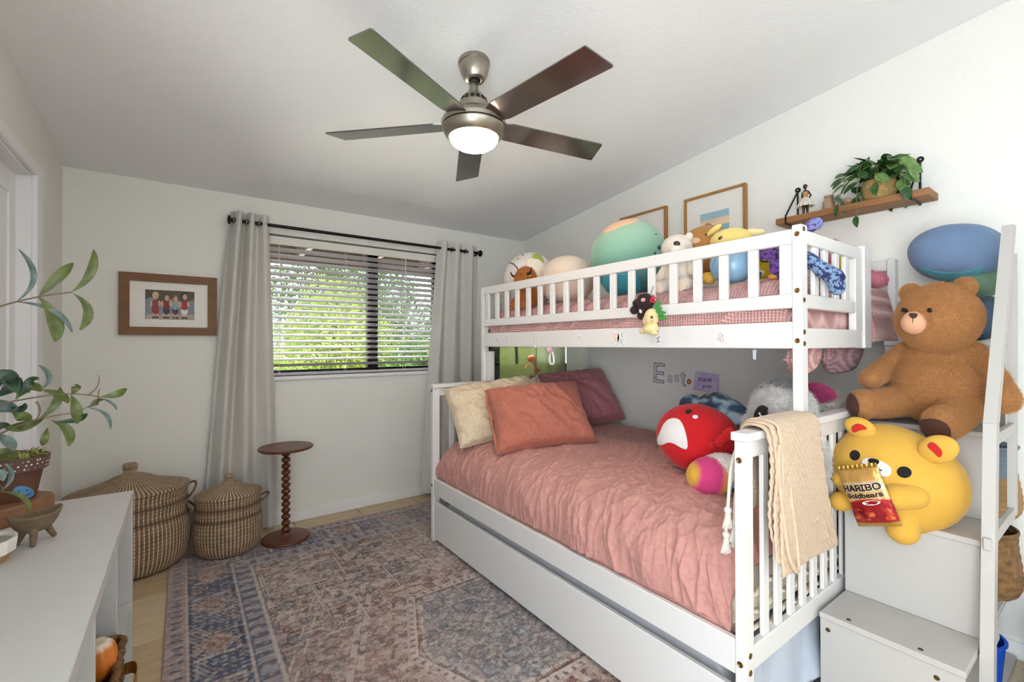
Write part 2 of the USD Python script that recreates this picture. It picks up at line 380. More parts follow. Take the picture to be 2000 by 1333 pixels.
for a, b_ in ((WX0 + 0.04, 1.235), (1.312, WX1 - 0.04)):
    w.part('pane', box(a, b_, wy0 + 0.016, wy0 + 0.021, WZ0 + 0.045, WZ1 - 0.04, 0), pane_m)
structure('window_sill', cat([box(WX0 - 0.03, WX1 + 0.03, YW - 0.022, YW, WZ0 - 0.022, WZ0 + 0.004, 0.004), box(WX0, WX1, YW, YW + 0.1, WZ0 - 0.01, WZ0 + 0.004)]), trim_m)
# blinds
bl = Thing('window_blind', 'white horizontal slat blind with open slats hanging in the window', 'blinds', ((WX0 + WX1) / 2, YW + 0.05, WZ0))
slat_m = M('blind_slat', '#c3bdc1', 0.45)
bl.part('valance', box(WX0 + 0.006, WX1 - 0.006, YW + 0.004, YW + 0.018, 2.012, 2.072, 0.003), M('blind_valance', '#e7e4dc', 0.45))
bl.part('headrail', box(WX0 + 0.01, WX1 - 0.01, YW + 0.022, YW + 0.07, 2.03, 2.075), trim_m)
zs = np.arange(1.985, 1.10, -0.0445)
for z in zs:
    # gently crowned slat, inner edge up
    yy = np.linspace(-0.025, 0.025, 5); X = np.array([WX0 + 0.012, WX1 - 0.012]); th = math.radians(-25)
    P = np.zeros((2, 5, 3)); P[:, :, 0] = X[:, None]
    crown = 0.0025 * (1 - (yy / 0.025) ** 2)
    P[:, :, 1] = YW + 0.048 + yy * math.cos(th) - crown * math.sin(th); P[:, :, 2] = z + yy * math.sin(th) + crown * math.cos(th)
    bl.part('slat', sheet(P, 0.0026), slat_m)
bl.part('bottom_rail', box(WX0 + 0.012, WX1 - 0.012, YW + 0.025, YW + 0.072, 1.065, 1.083, 0.004), slat_m)
for x in (0.57, 1.04, 1.53):
    for yy in (YW + 0.022, YW + 0.075):
        bl.part('ladder_cord', cyl((x, yy, 1.075), (x, yy, 2.03), 0.0012, 6), trim_m)
bl.part('tilt_wand', cyl((1.53, YW + 0.012, 1.55), (1.53, YW + 0.012, 2.01), 0.0035, 8), M('clear_plastic', '#d8d8d8', 0.2))
# openings added out of view, behind and beside the camera, for fill light
for nm, (ax, lab) in {'window_2': ('y', 'small unseen window added behind the camera to let in fill light'), 'window_3': ('x', 'unseen door opening added in the left wall beside the camera for soft fill light')}.items():
    w2 = Thing(nm, None, None, (0, 0, 0)); meta(w2.prim, lab, kind='structure')
    if ax == 'y':
        a, b_, z0, z1 = 0.5, 1.5, 1.0, 2.0
        w2.part('window_frame', cat([box(a, b_, YF - 0.1, YF - 0.05, z0, z0 + 0.05), box(a, b_, YF - 0.1, YF - 0.05, z1 - 0.05, z1), box(a, a + 0.05, YF - 0.1, YF - 0.05, z0, z1), box(b_ - 0.05, b_, YF - 0.1, YF - 0.05, z0, z1), box(0.98, 1.02, YF - 0.1, YF - 0.05, z0, z1)]), trim_m)
    else:
        a, b_, z0, z1 = -1.2, 0.2, 0.14, 2.16
        w2.part('window_frame', cat([box(XL - 0.1, XL - 0.05, a, b_, z0, z0 + 0.05), box(XL - 0.1, XL - 0.05, a, b_, z1 - 0.05, z1), box(XL - 0.1, XL - 0.05, a, a + 0.05, z0, z1), box(XL - 0.1, XL - 0.05, b_ - 0.05, b_, z0, z1)]), trim_m)
# ------------------------------------------------------------------ outdoors, seen between the slats
single('garden_ground', box(-8, 12, YW + T, 30, -0.4, -0.3, 0), M('dry_lawn', '#9a9068', 0.95, var=(3, '#6f7a45')), 'pale dry garden ground outside the window', 'ground')
ev = Thing('roof_eave', 'brown roof eave hanging over the window outside', 'eave', (1.2, YW + 0.6, 2.15))
ev_m = M('eave_paint', '#4a3a33', 0.6); 
ev.part('soffit', box(-2, 4.5, YW + T, YW + 0.95, 2.20, 2.23), ev_m)
ev.part('fascia', box(-2, 4.5, YW + 0.95, YW + 0.99, 2.06, 2.26), M('fascia_brown', '#4a362d', 0.6))
for x in np.arange(-1.6, 4.4, 0.61): ev.part('rafter', box(x, x + 0.045, YW + T, YW + 0.95, 2.09, 2.2), ev_m)
leaf_cols = [('#8aa03a', '#c6c840'), ('#5f7f35', '#9fb548'), ('#a9b84c', '#d8d06a'), ('#7a8a5a', '#a59b72')]
leaf_ms = []
for k, (a, b_) in enumerate(leaf_cols):
    leaf_ms.append(usdkit.material(stage, f'/World/Looks/garden_leaf_{k}', {'g': ('geometry', {}), 'r': ('rgb_ramp', {'ramp': [(0, srgb(a)), (1, srgb(b_))]}), 'd': ('principled_bsdf', {'roughness': 0.5}), 't': ('translucent_bsdf', {}), 'm': ('mix_closure', {'fac': 0.35})},
        [('g.random_per_island', 'r.fac'), ('r.color', 'd.base_color'), ('r.color', 't.color'), ('d.BSDF', 'm.closure1'), ('t.BSDF', 'm.closure2')], surface='m.closure'))
def leaves(n, cx, cy, cz, rx, ry, rz, size, seed):
    g = np.random.default_rng(seed)
    d = g.normal(size=(n, 3)); d /= np.linalg.norm(d, axis=1, keepdims=True); r = g.random((n, 1)) ** 0.4
    c = d * r * np.array([rx, ry, rz]) * (0.75 + 0.5 * meshkit.noise(d * 2.2 + 9, seed)[:, None]) + np.array([cx, cy, cz])
    a = g.normal(size=(n, 3)); a /= np.linalg.norm(a, axis=1, keepdims=True); b = np.cross(a, g.normal(size=(n, 3))); b /= np.linalg.norm(b, axis=1, keepdims=True)
    L = size * (0.6 + 0.8 * g.random((n, 1))); W = L * 0.4; up = np.cross(a, b)
    V = np.stack([c - a * L / 2, c + b * W / 2 + up * W * 0.2, c + a * L / 2, c - b * W / 2 + up * W * 0.2], 1).reshape(-1, 3)
    i = np.arange(n) * 4; f = np.vstack([np.stack([i, i + 1, i + 2], 1), np.stack([i, i + 2, i + 3], 1)])
    V = V[:]; V[:, 2] = np.maximum(V[:, 2], -0.28)
    return trimesh.Trimesh(V, f, process=False)
def shrub(label, cx, cy, h, rx, ry, k, n, seed, name='garden_shrub', size=0.085):
    t = Thing(name, label, 'shrub' if 'shrub' in name else 'tree', (cx, cy, -0.3))
    g = np.random.default_rng(seed)
    for q in range(4):
        a = g.random() * 2 * PI; e = np.array([cx + 0.55 * rx * math.cos(a), cy + 0.55 * ry * math.sin(a), -0.3 + h * 0.8])
        t.part('stem', tube(spline([(cx, cy, -0.32), (cx + 0.1 * math.cos(a), cy + 0.1 * math.sin(a), h * 0.35), e]), np.linspace(0.035, 0.008, 24), 6), M('bark', '#7c6a58', 0.9))
    t.part('foliage', leaves(n, cx, cy, -0.3 + h * 0.55, rx, ry, h * 0.5, size, seed), leaf_ms[k], smooth=False, kind='stuff')
shrub('yellow-green shrub outside at the left of the window', 0.35, 6.1, 2.05, 0.8, 0.6, 0, 8000, 1)
shrub('bright lime shrub outside in the middle of the window', 1.95, 7.2, 2.5, 0.95, 0.7, 2, 8000, 2)
shrub('dusty grey-green shrub outside at the right of the window', 4.0, 7.3, 2.3, 1.0, 0.7, 3, 8000, 3)
shrub('deep green low shrub outside behind the window mullion', 2.75, 5.9, 1.6, 0.75, 0.5, 1, 6500, 4)
shrub('tall loose tree outside behind the shrubs', 3.6, 12.5, 4.6, 2.2, 1.2, 1, 7000, 5, name='garden_tree', size=0.15)
shrub('far sparse tree outside at the left beyond the shrubs', -0.9, 11.5, 3.9, 1.8, 1.2, 0, 5200, 6, name='garden_tree', size=0.15)
shrub('dense dark hedge shrub outside filling the background at the left', -0.3, 8.3, 2.6, 1.5, 0.6, 1, 7000, 11, size=0.10)
shrub('dense olive hedge shrub outside filling the background in the middle', 3.0, 9.6, 2.9, 1.5, 0.6, 3, 7000, 12, size=0.10)
shrub('dense mixed hedge shrub outside filling the background at the right', 7.0, 9.9, 2.9, 1.5, 0.6, 1, 7000, 13, size=0.10)
# ------------------------------------------------------------------ bunk bed
bed = Thing('bunk_bed', 'white wooden bunk bed with slatted guard rails against the right wall', 'bunk bed', (1.322, 0.676, 0))
PT = 0.032
YN0, YN1, YF0, YF1 = 0.676, 0.708, 2.706, 2.738
XB, XU, XE = 1.322, 1.71, 2.768
bw = white_m
bx = lambda nm, *a, b=0.003, **k: bed.part(nm, box(*a, b=b), bw, **k)
# lower level
for y0, y1 in ((YN0, YN1), (YF0, YF1)):
    bx('post', XB, XB + 0.05, y0, y1, 0.0085, 1.004)
    bx('post', XE - 0.05, XE, y0, y1, 0, 1.69)
    bx('end_rail', XB + 0.05, XE - 0.05, y0 + 0.004, y1 - 0.004, 0.950, 1.004)
    bx('rail_cap', XB - 0.006, XE - 0.05, y0 - 0.012, y1 + 0.008, 1.004, 1.029)
    bx('end_rail', XB + 0.05, XE - 0.05, y0 + 0.004, y1 - 0.004, 0.318, 0.390)
    xs = [1.468, 1.556, 1.648, 1.738, 1.828, 1.918, 2.008, 2.098, 2.188, 2.278, 2.368, 2.458, 2.548, 2.638]
    for x in xs: bx('spindle', x - 0.019, x + 0.019, y0 + 0.009, y1 - 0.009, 0.388, 0.952)
bx('side_rail', XB + 0.004, XB + 0.026, YN1, YF0, 0.3115, 0.4149)
bx('side_rail', XE - 0.04, XE - 0.02, YN1, YF0, 0.3115, 0.4149)
for y in np.arange(0.80, 2.66, 0.14): bx('mattress_slat', XB + 0.026, XE - 0.04, y, y + 0.07, 0.352, 0.368)
# upper level
bx('post', XU, XU + 0.047, YN0, YN1, 1.029, 1.701)
bx('post', XU, XU + 0.047, YF0, YF1, 1.029, 1.69)
bx('post_brace', XU + 0.02, XU + 0.062, YF0 - 0.05, YF0, 1.029, 1.24)
bx('side_board', XU + 0.002, XU + 0.024, YN1, YF0, 1.2725, 1.3665)
bx('guard_rail', XU + 0.002, XU + 0.028, YN1, YF0, 1.637, 1.689)
bx('guard_rail', XU + 0.002, XU + 0.028, YN1, YF0, 1.414, 1.463)
yc_ = [2.55, 2.437, 2.3225, 2.2075, 2.094, 1.9825, 1.867, 1.754, 1.639, 1.527, 1.413, 1.2995, 1.186, 1.072, 0.9595, 0.8455]
for y in [2.664] + yc_: bx('baluster', XU + 0.006, XU + 0.024, y - 0.0185, y + 0.0185, 1.462, 1.638)
bx('end_stile', XU + 0.005, XU + 0.026, YN1, 0.752, 1.462, 1.638)
for z0, z1 in ((1.637, 1.686), (1.414, 1.463), (1.2725, 1.345)): bx('end_rail', XU + 0.047, 2.30, YN0 + 0.004, YN1 - 0.004, z0, z1)
for x in (1.855, 1.942, 2.047, 2.145): bx('baluster', x - 0.019, x + 0.019, YN0 + 0.008, YN1 - 0.008, 1.462, 1.638)
bx('gate_post', 2.22, 2.30, YN0 + 0.003, YN1 - 0.003, 1.344, 1.638)
bx('gate_post', 2.30, 2.38, YN0 - 0.004, YN1, 1.27, 1.699)
for z0, z1 in ((1.637, 1.686), (1.414, 1.463), (1.2725, 1.345)): bx('end_rail', XU + 0.047, XE - 0.05, YF0 + 0.004, YF1 - 0.004, z0, z1)
for x in np.arange(1.86, 2.70, 0.1): bx('baluster', x - 0.019, x + 0.019, YF0 + 0.008, YF1 - 0.008, 1.462, 1.638)
for z0, z1 in ((1.637, 1.689), (1.414, 1.463), (1.2725, 1.3665)): bx('back_rail', XE - 0.03, XE - 0.006, YN1, YF0, z0, z1)
for y in np.arange(0.79, 2.66, 0.114): bx('baluster', XE - 0.026, XE - 0.01, y - 0.0185, y + 0.0185, 1.462, 1.638)
for y in np.arange(0.78, 2.66, 0.14): bx('mattress_slat', XU + 0.024, XE - 0.03, y, y + 0.07, 1.282, 1.296)
# bolts
bolt_m = M('brass_bolt', '#86683f', 0.35, metal=0.9)
def bolt(p, n):
    R = frame(n); q = bed.part('bolt', lathe([(0, -0.001), (0.0085, -0.001), (0.0085, 0.002), (0.006, 0.0028), (0.0038, 0.0012), (0, 0.0012)], 20, p, R), bolt_m)
for z in (1.668, 1.473, 1.300): bolt((XU, YN0 + 0.014, z), (-1, 0, 0))
for z in (1.685, 1.440, 1.330, 1.290): bolt((XU + 0.017, YN0, z), (0, -1, 0))
bolt((XB, YN0 + 0.016, 0.948), (-1, 0, 0)); bolt((XB, YN0 + 0.016, 0.352), (-1, 0, 0))
for z in (0.375, 0.325): bolt((XB + 0.026, YN0, z), (0, -1, 0))
for z in (0.985, 0.37): bolt((XB, YF0 + 0.016, z), (-1, 0, 0))
bolt((XB + 0.11, YF0 + 0.004, 0.975), (0, -1, 0))
# trundle
tr = Thing('trundle_bed', 'white trundle drawer pulled in under the lower bunk, with bedding inside', 'trundle bed', (1.33, 1.7, 0.0))
tr.part('front_panel', box(1.329, 1.349, 0.722, 2.695, 0.028, 0.268, 0.002), white_m)
tr.part('end_panel', box(1.349, 2.35, 0.722, 0.738, 0.03, 0.14), white_m)
tr.part('end_panel', box(1.349, 2.35, 2.679, 2.695, 0.03, 0.14), white_m)
tr.part('base', box(1.349, 2.35, 0.738, 2.679, 0.05, 0.065), white_m)
for y in (0.9, 2.5):
    for x in (1.42, 2.25): tr.part('caster', cyl((x - 0.012, y, 0.036), (x + 0.012, y, 0.036), 0.024, 16, 0.004), M('black_rubber', '#202020', 0.6))
g = np.linspace(0, 1, 70); h_ = np.linspace(0, 1, 110)
P = np.zeros((70, 110, 3)); P[:, :, 0] = 1.358 + g[:, None] * 0.98; P[:, :, 1] = 0.75 + h_[None] * 1.92
e = np.minimum(np.minimum(g, 1 - g)[:, None] / 0.05, np.minimum(h_, 1 - h_)[None] / 0.03)
P[:, :, 2] = 0.068 + 0.205 * np.clip(e, 0, 1) ** 0.4 + 0.02 * (meshkit.fbm(P * np.array([9, 9, 1]), 3, 4) - 0.5)
tr.part('mattress', sheet(P, 0.004), M('trundle_sheet', '#c9cbd0', 0.85, bump=(30, 0.3, 0.01), sheen=0.3))
# loose bedding hanging at the near end under the footboard
P = np.zeros((50, 24, 3)); a = np.linspace(0, 1, 50); b_ = np.linspace(0, 1, 24)
P[:, :, 0] = 1.40 + a[:, None] * 0.62; P[:, :, 1] = 0.715 - 0.012 * np.sin(a[:, None] * 19) * (0.3 + b_[None]) + 0.03 * b_[None] ** 2 * np.sin(a[:, None] * 7)
P[:, :, 2] = 0.30 - b_[None] * (0.27 - 0.10 * a[:, None]) + 0.012 * np.sin(a[:, None] * 11) * b_[None]
single('trundle_sheet', sheet(P, 0.006), M('pale_blue_sheet', '#c4cad3', 0.9, bump=(25, 0.4, 0.01), sheen=0.3, var=(5, '#a9b4c4')), 'pale blue sheet hanging out under the near end of the lower bunk', 'bed sheet', smooth=True)

# lower mattress
mt = Thing('lower_mattress', 'cream quilted mattress of the lower bunk, seen between the near spindles', 'mattress', (2.05, 1.7, 0.369))
P = box(XB + 0.055, XE - 0.045, YN1 + 0.008, YF0 - 0.004, 0.369, 0.54, 0.05)
mt.part('mattress_body', P, M('cream_ticking', '#d9cdbb', 0.9, bump=(55, 0.3, 0.004), sheen=0.3))
for z in (0.40, 0.46, 0.52):
    pts = []
    for t_ in np.linspace(0, 1, 70): pts.append((XB + 0.05 + t_ * 1.32, YN1 + 0.002 + 0.003 * math.sin(t_ * 90), z + 0.01 * math.sin(t_ * 40 + z * 30)))
    mt.part('piping', tube(pts, 0.007, 7), M('cream_piping', '#cfc2ae', 0.85))
# comforter: draped surface; x across the bed, y along
def comforter():
    nu, nv = 240, 430
    s = np.linspace(0, 1, nu); t = np.linspace(0, 1, nv)
    # cross profile: front hem at the rail, crown, flat to the wall
    prof = np.array([(1.358, 0.345), (1.352, 0.43), (1.352, 0.50), (1.372, 0.575), (1.435, 0.640), (1.55, 0.680), (1.75, 0.698), (2.05, 0.70), (2.4, 0.69), (2.715, 0.67)])
    C = spline(prof, nu)
    P = np.zeros((nu, nv, 3)); P[:, :, 0] = C[:, 0][:, None]; P[:, :, 2] = C[:, 1][:, None]
    y = 0.738 + t * (2.696 - 0.738); P[:, :, 1] = y[None]
    # ends: rounded down at the headboard and at the footboard
    en = np.clip((y - 0.735) / 0.16, 0, 1); eh = np.clip((2.70 - y) / 0.14, 0, 1)
    k = (np.sqrt(1 - (1 - en) ** 2) * np.sqrt(1 - (1 - eh) ** 2))
    top = P[:, :, 2]; P[:, :, 2] = np.where(top > 0.40, 0.40 + (top - 0.40) * (0.55 + 0.45 * k[None]) , top)
    # wrinkles: ridged noise; gathers fanning down the front towards the foot of the bed
    Q = P.copy()
    ang = 0.55
    X, Y = P[:, :, 0], P[:, :, 1]
    dist = np.cumsum(np.r_[0, np.linalg.norm(np.diff(C, axis=0), axis=1)])[:, None]
    warp = 0.11 * meshkit.fbm(np.stack([dist * 3 + 0 * Y, Y * 3, 0 * Y + 3], -1), 3, 21)
    along = Y - 0.45 * (dist - 0.35) + warp
    r1 = 1 - np.abs(2 * meshkit.noise(np.stack([along * 9.5, dist * 1.6 + 0 * Y, 0 * Y], -1), 5) - 1)
    r2 = 1 - np.abs(2 * meshkit.noise(np.stack([along * 24, dist * 3.2 + 0 * Y, 0 * Y + 7], -1), 6) - 1)
    r3 = 1 - np.abs(2 * meshkit.fbm(np.stack([X * 16, (Y + warp) * 22, 0 * Y], -1), 3, 8) - 1)
    foot = np.clip((2.35 - Y) / 1.3, 0.15, 1.0)
    amp = 0.006 * r2 ** 2 + 0.017 * (r1 ** 2.0) * foot + 0.008 * r3 ** 4
    big = 0.03 * (meshkit.fbm(np.stack([X * 3, Y * 2.2, 0 * Y + 5], -1), 3, 12) - 0.5)
    wall = np.clip((2.70 - X) / 0.1, 0, 1)
    n = grid(P, True).vertex_normals.reshape(nu, nv, 3)
    if n[nu // 2, nv // 2, 2] < 0: n = -n
    P = P + n * ((amp * 1.35 + big) * wall * np.clip((dist) / 0.05, 0.25, 1) * 0.9)[..., None]
    P[:, :, 1] = np.clip(P[:, :, 1], 0.714, 2.702)
    # the hem tucks behind the rail
    P[:, :, 0] = np.where(P[:, :, 2] < 0.425, np.maximum(P[:, :, 0], 1.353), P[:, :, 0])
    return P
P = comforter()
m = sheet(P, 0.010)
if grid(P).vertex_normals.reshape(P.shape)[120, 200, 2] < 0: m = sheet(P, 0.010, True)
linen = lambda nm, c1, c2: M(nm, c1, 0.92, bump=(44, 0.5, 0.010, 6.0), sheen=0.35, var=(55, c2, 0.28), stretch=(1, 1, 1))
single('comforter', m, linen('rose_linen', '#c9958c', '#b88077'), 'wrinkled dusty rose linen comforter spread over the lower bunk', 'comforter', smooth=True)

# pillows
def pillow(w, h, t, R, o, seed=0, pinch=0.05, wr=0.008, n=56, flange=0.0, sag=0.0):
    a = np.linspace(-1, 1, n); U, V = np.meshgrid(a, a, indexing='ij')
    pr = (np.clip(1 - np.abs(U) ** 2.6, 0, 1) * np.clip(1 - np.abs(V) ** 2.6, 0, 1)) ** 0.42
    sx = 1 - pinch * (1 - V ** 2); sy = 1 - pinch * (1 - U ** 2)
    out = []
    for s in (1, -1):
        wob = meshkit.fbm(np.stack([U * 2.2 + 5, V * 2.2, 0 * U + s], -1), 3, seed) - 0.5
        rg = 1 - np.abs(2 * meshkit.noise(np.stack([(U + 0.4 * V) * 6 + 2 * wob, V * 2.5, 0 * U + s * 3], -1), seed + 3) - 1)
        z = s * pr * t / 2 * (1 + 0.35 * wob) + s * pr ** 0.6 * wr * rg ** 2 * 2
        P = np.stack([U * w / 2 * sx * (1 + 0.01 * wob), V * h / 2 * sy, z - sag * (1 - U ** 2) * np.abs(V) * 0], -1)
        out.append(P)
    top, bot = grid(out[0]), grid(out[1], True)
    m = cat([top, bot]); m.merge_vertices(digits_vertex=5)
    if m.volume < 0: m.invert()
    return xf(m, R, o)
def lean(nrm, xdir): return frame(nrm, xdir)
sh = Thing('cream_pillow', 'crumpled cream linen pillow leaning on the headboard at the far left of the bed', 'pillow', (1.56, 2.42, 0.68), group='pillows on the lower bunk')
R = lean((-0.25, -0.80, 0.62), (1, -0.22, 0.12))
sh.part('pillowcase', pillow(0.62, 0.42, 0.17, R, (1.66, 2.46, 0.865), 3, 0.04, 0.02), linen('cream_linen', '#e3d2b8', '#d2bd9c'), smooth=True)
sh.part('hem_corner', xf(pillow(0.2, 0.13, 0.012, lean((0.1, -0.7, 0.6), (1, 0, 0.35)), (1.965, 2.45, 1.01), 8, 0.2, 0.01, 20)), M('cream_linen', ''), smooth=True)
sh = Thing('mauve_pillow', 'dark mauve linen pillow in the far corner of the lower bunk against the wall', 'pillow', (2.35, 2.35, 0.68), group='pillows on the lower bunk')
R = lean((-0.25, -0.72, 0.66), (1, -0.22, 0.02))
sh.part('pillowcase', pillow(0.66, 0.46, 0.25, R, (2.33, 2.44, 0.89), 5, 0.05, 0.012), linen('mauve_linen', '#b5767a', '#9f6268'), smooth=True)
P = [R @ np.array([x, y, 0]) + np.array([2.33, 2.44, 0.89]) for x, y in ((0.325, -0.22), (0.31, 0), (0.325, 0.22))]
sh.part('flange', tube(spline(P, 14), 0.007, 8), M('mauve_linen', ''), smooth=True)
sh = Thing('rust_pillow', 'rust coloured linen pillow propped in front of the other two pillows', 'pillow', (1.75, 2.1, 0.70), group='pillows on the lower bunk')
R = lean((-0.35, -0.66, 0.66), (1, -0.42, 0.06))
sh.part('pillowcase', pillow(0.60, 0.44, 0.21, R, (1.735, 2.12, 0.862), 9, 0.07, 0.012), linen('rust_linen', '#bd7562', '#ab6553'), smooth=True)
c1 = [R @ np.array([-0.292, y, 0.012 * math.sin(y * 40)]) + np.array([1.735, 2.12, 0.862]) for y in np.linspace(-0.2, 0.2, 20)]
sh.part('flange', tube(c1, 0.009, 8), M('rust_linen', ''), smooth=True)

# upper mattress with the pink waffle coverlet
um = Thing('upper_mattress', 'white mattress of the upper bunk under the pink waffle coverlet', 'mattress', (2.24, 1.7, 1.297))
um.part('mattress_body', box(XU + 0.04, XE - 0.04, YN1 + 0.02, YF0 - 0.02, 1.297, 1.44, 0.03), M('white_ticking', '#dedad6', 0.9))
def waffle():
    nu, nv = 120, 300
    prof = np.array([(1.742, 1.285), (1.740, 1.36), (1.742, 1.44), (1.765, 1.495), (1.83, 1.53), (1.95, 1.548), (2.25, 1.552), (2.6, 1.545), (2.72, 1.53)])
    C = spline(prof, nu); d = np.r_[0, np.cumsum(np.linalg.norm(np.diff(C, axis=0), axis=1))]
    y = np.linspace(0.722, 2.69, nv)
    P = np.zeros((nu, nv, 3)); P[:, :, 0] = C[:, 0][:, None]; P[:, :, 2] = C[:, 1][:, None]; P[:, :, 1] = y[None]
    en = np.clip((y - 0.722) / 0.10, 0, 1); eh = np.clip((2.69 - y) / 0.16, 0, 1); k = np.sqrt(1 - (1 - en) ** 2) * np.sqrt(1 - (1 - eh) ** 2)
    P[:, :, 2] = 1.29 + (P[:, :, 2] - 1.29) * (0.1 + 0.9 * k[None])
    Y = P[:, :, 1]; D = d[:, None] + 0 * Y
    W = 0.024
    warp = 0.03 * meshkit.fbm(np.stack([D * 4, Y * 4, 0 * Y], -1), 2, 4)
    cell = (np.abs(np.sin((Y + warp) / W * PI)) * np.abs(np.sin((D + warp) / W * PI)))
    fold = 0.02 * (meshkit.fbm(np.stack([D * 3, (Y + 0.6 * D) * 5, 0 * Y + 2], -1), 3, 9) - 0.5) + 0.012 * (1 - np.abs(2 * meshkit.noise(np.stack([D * 2, (Y + 0.9 * D) * 9, 0 * Y], -1), 3) - 1)) ** 3
    n = grid(P).vertex_normals.reshape(P.shape)
    if n[nu // 2, nv // 2, 2] < 0: n = -n
    return P + n * (fold * np.clip(D / 0.1, 0.2, 1) + 0.0 * cell)[..., None]
P = waffle(); fl = grid(P).vertex_normals.reshape(P.shape)[60, 150, 2] < 0
def waffle_mat(nm, ridge, pit_shade):  # darker pit colour paints shade into the hollows of the weave
    N = {'tc': ('texture_coordinate', {}), 's': ('separate_xyz', {}), 'xz': ('math', {'math_type': 'add'}), 'p': ('principled_bsdf', {'roughness': 0.95, 'sheen_weight': 0.25}), 'b': ('bump', {'strength': 1.0, 'distance': 0.006}), 'mr': ('map_range', {'from_min': 0.25, 'from_max': 0.75, 'clamp': True}), 'mx': ('mix', {'mix_type': 'mix', 'color1': srgb(ridge), 'color2': srgb(pit_shade)}), 'mul': ('math', {'math_type': 'multiply'}), 'inv': ('math', {'math_type': 'subtract', 'value1': 1.0})}
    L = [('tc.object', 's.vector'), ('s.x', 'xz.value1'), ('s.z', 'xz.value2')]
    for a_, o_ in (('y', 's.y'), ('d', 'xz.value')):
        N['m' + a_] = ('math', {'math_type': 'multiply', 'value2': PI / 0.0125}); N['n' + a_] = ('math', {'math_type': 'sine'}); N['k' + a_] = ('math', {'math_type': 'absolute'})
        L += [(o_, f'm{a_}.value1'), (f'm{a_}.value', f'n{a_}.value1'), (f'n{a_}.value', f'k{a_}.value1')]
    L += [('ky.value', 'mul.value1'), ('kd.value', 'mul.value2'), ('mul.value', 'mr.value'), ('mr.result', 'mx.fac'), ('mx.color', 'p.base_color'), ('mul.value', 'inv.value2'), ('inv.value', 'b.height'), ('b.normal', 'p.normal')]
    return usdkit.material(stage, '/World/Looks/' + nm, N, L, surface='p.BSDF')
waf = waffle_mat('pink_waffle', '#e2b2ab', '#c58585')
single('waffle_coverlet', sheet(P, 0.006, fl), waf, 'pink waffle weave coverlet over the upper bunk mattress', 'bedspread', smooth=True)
# coverlet end that spills through the stair gap and hangs below the upper bunk
def hang(x0, x1, z0, z1, y, seed, amp=0.012):
    a = np.linspace(0, 1, 50); b = np.linspace(0, 1, 30); P = np.zeros((50, 30, 3))
    A, B = np.meshgrid(a, b, indexing='ij'); P[:, :, 0] = x0 + A * (x1 - x0) + 0.02 * B * (A - 0.5)
    cell = np.abs(np.sin(A * (x1 - x0) / 0.016 * PI)) * np.abs(np.sin(B * (z0 - z1) / 0.016 * PI))
    P[:, :, 1] = y - amp * np.sin(A * 8 + seed) * (0.4 + B) - 0.02 * np.sin(B * PI) + 0.003 * cell
    P[:, :, 2] = z0 - B * (z0 - z1) * (1 - 0.28 * (np.abs(2 * A - 1) ** 3)) + 0.012 * np.sin(A * 6 + seed)
    return P
cv = Thing('spilled_coverlet', 'pink waffle blanket ends bulging out under the near end of the upper bunk', 'blanket', (2.1, 0.76, 1.15))
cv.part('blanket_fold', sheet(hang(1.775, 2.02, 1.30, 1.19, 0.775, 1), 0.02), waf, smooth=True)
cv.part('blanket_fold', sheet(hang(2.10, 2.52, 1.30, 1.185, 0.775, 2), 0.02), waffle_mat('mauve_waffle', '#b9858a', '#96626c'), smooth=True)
P = np.zeros((40, 40, 3)); A, B = np.meshgrid(np.linspace(0, 1, 40), np.linspace(0, 1, 40), indexing='ij')
cell = np.abs(np.sin(A * 20 * PI)) * np.abs(np.sin(B * 16 * PI))
P[:, :, 0] = 2.395 + A * 0.32; P[:, :, 1] = 0.715 - 0.035 * np.sin(B * PI * 0.55) + 0.003 * cell; P[:, :, 2] = 1.54 - B * 0.245 - 0.04 * np.clip(A - 0.5, 0, 1) ** 2
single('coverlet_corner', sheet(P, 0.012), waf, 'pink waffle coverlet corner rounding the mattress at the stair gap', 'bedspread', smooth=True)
# ------------------------------------------------------------------ stairs
stair_m = M('grey_white_lacquer', '#b9b5b0', 0.4, bump=(18, 0.05, 0.002))
st = Thing('stair_chest', 'white storage staircase with open cubbies at the near end of the bunk bed', 'bunk bed stairs', (2.2, 0.48, 0))
SY0, SY1 = 0.300, 0.664
treads = [(1.80, 0.355), (2.03, 0.668), (2.265, 0.978), (2.50, 1.300)]
for k, (x, z) in enumerate(treads):
    x2 = treads[k + 1][0] + 0.012 if k < 3 else XW - 0.018
    z0 = treads[k - 1][1] if k else 0.0
    st.part('riser', box(x + 0.008, x + 0.024, SY0, SY1, z0 + (0.0 if k else 0.005), z - 0.018), stair_m)
    st.part('tread', box(x, x2, SY0 - 0.004, SY1, z - 0.02, z, 0.003), stair_m)
    st.part('far_side_panel', box(x + 0.024, x2 if k < 3 else XW - 0.02, SY1 - 0.016, SY1, 0.0 + 0.002 * k, z - 0.02), stair_m)
    if k in (1, 2): st.part('divider', box(x + 0.03, x + 0.046, SY0 + 0.004, SY1 - 0.016, 0.02, z0 - 0.02), stair_m)
for x0, x1, z in ((2.03, 2.74, 0.33), (2.30, 2.74, 0.60), (1.83, 2.74, 0.02)): st.part('cubby_shelf', box(x0, x1, SY0 + 0.002, SY1 - 0.016, z - 0.016, z), stair_m)
for k, (x, z) in enumerate(treads[:2]):
    for y in (0.40, 0.585):
        st.part('screw', lathe([(0, 0), (0.0075, 0), (0.006, 0.0015), (0, 0.001)], 14, (x + 0.028, y, z)), M('bronze_screw', '#5c4a30', 0.4, metal=0.7))
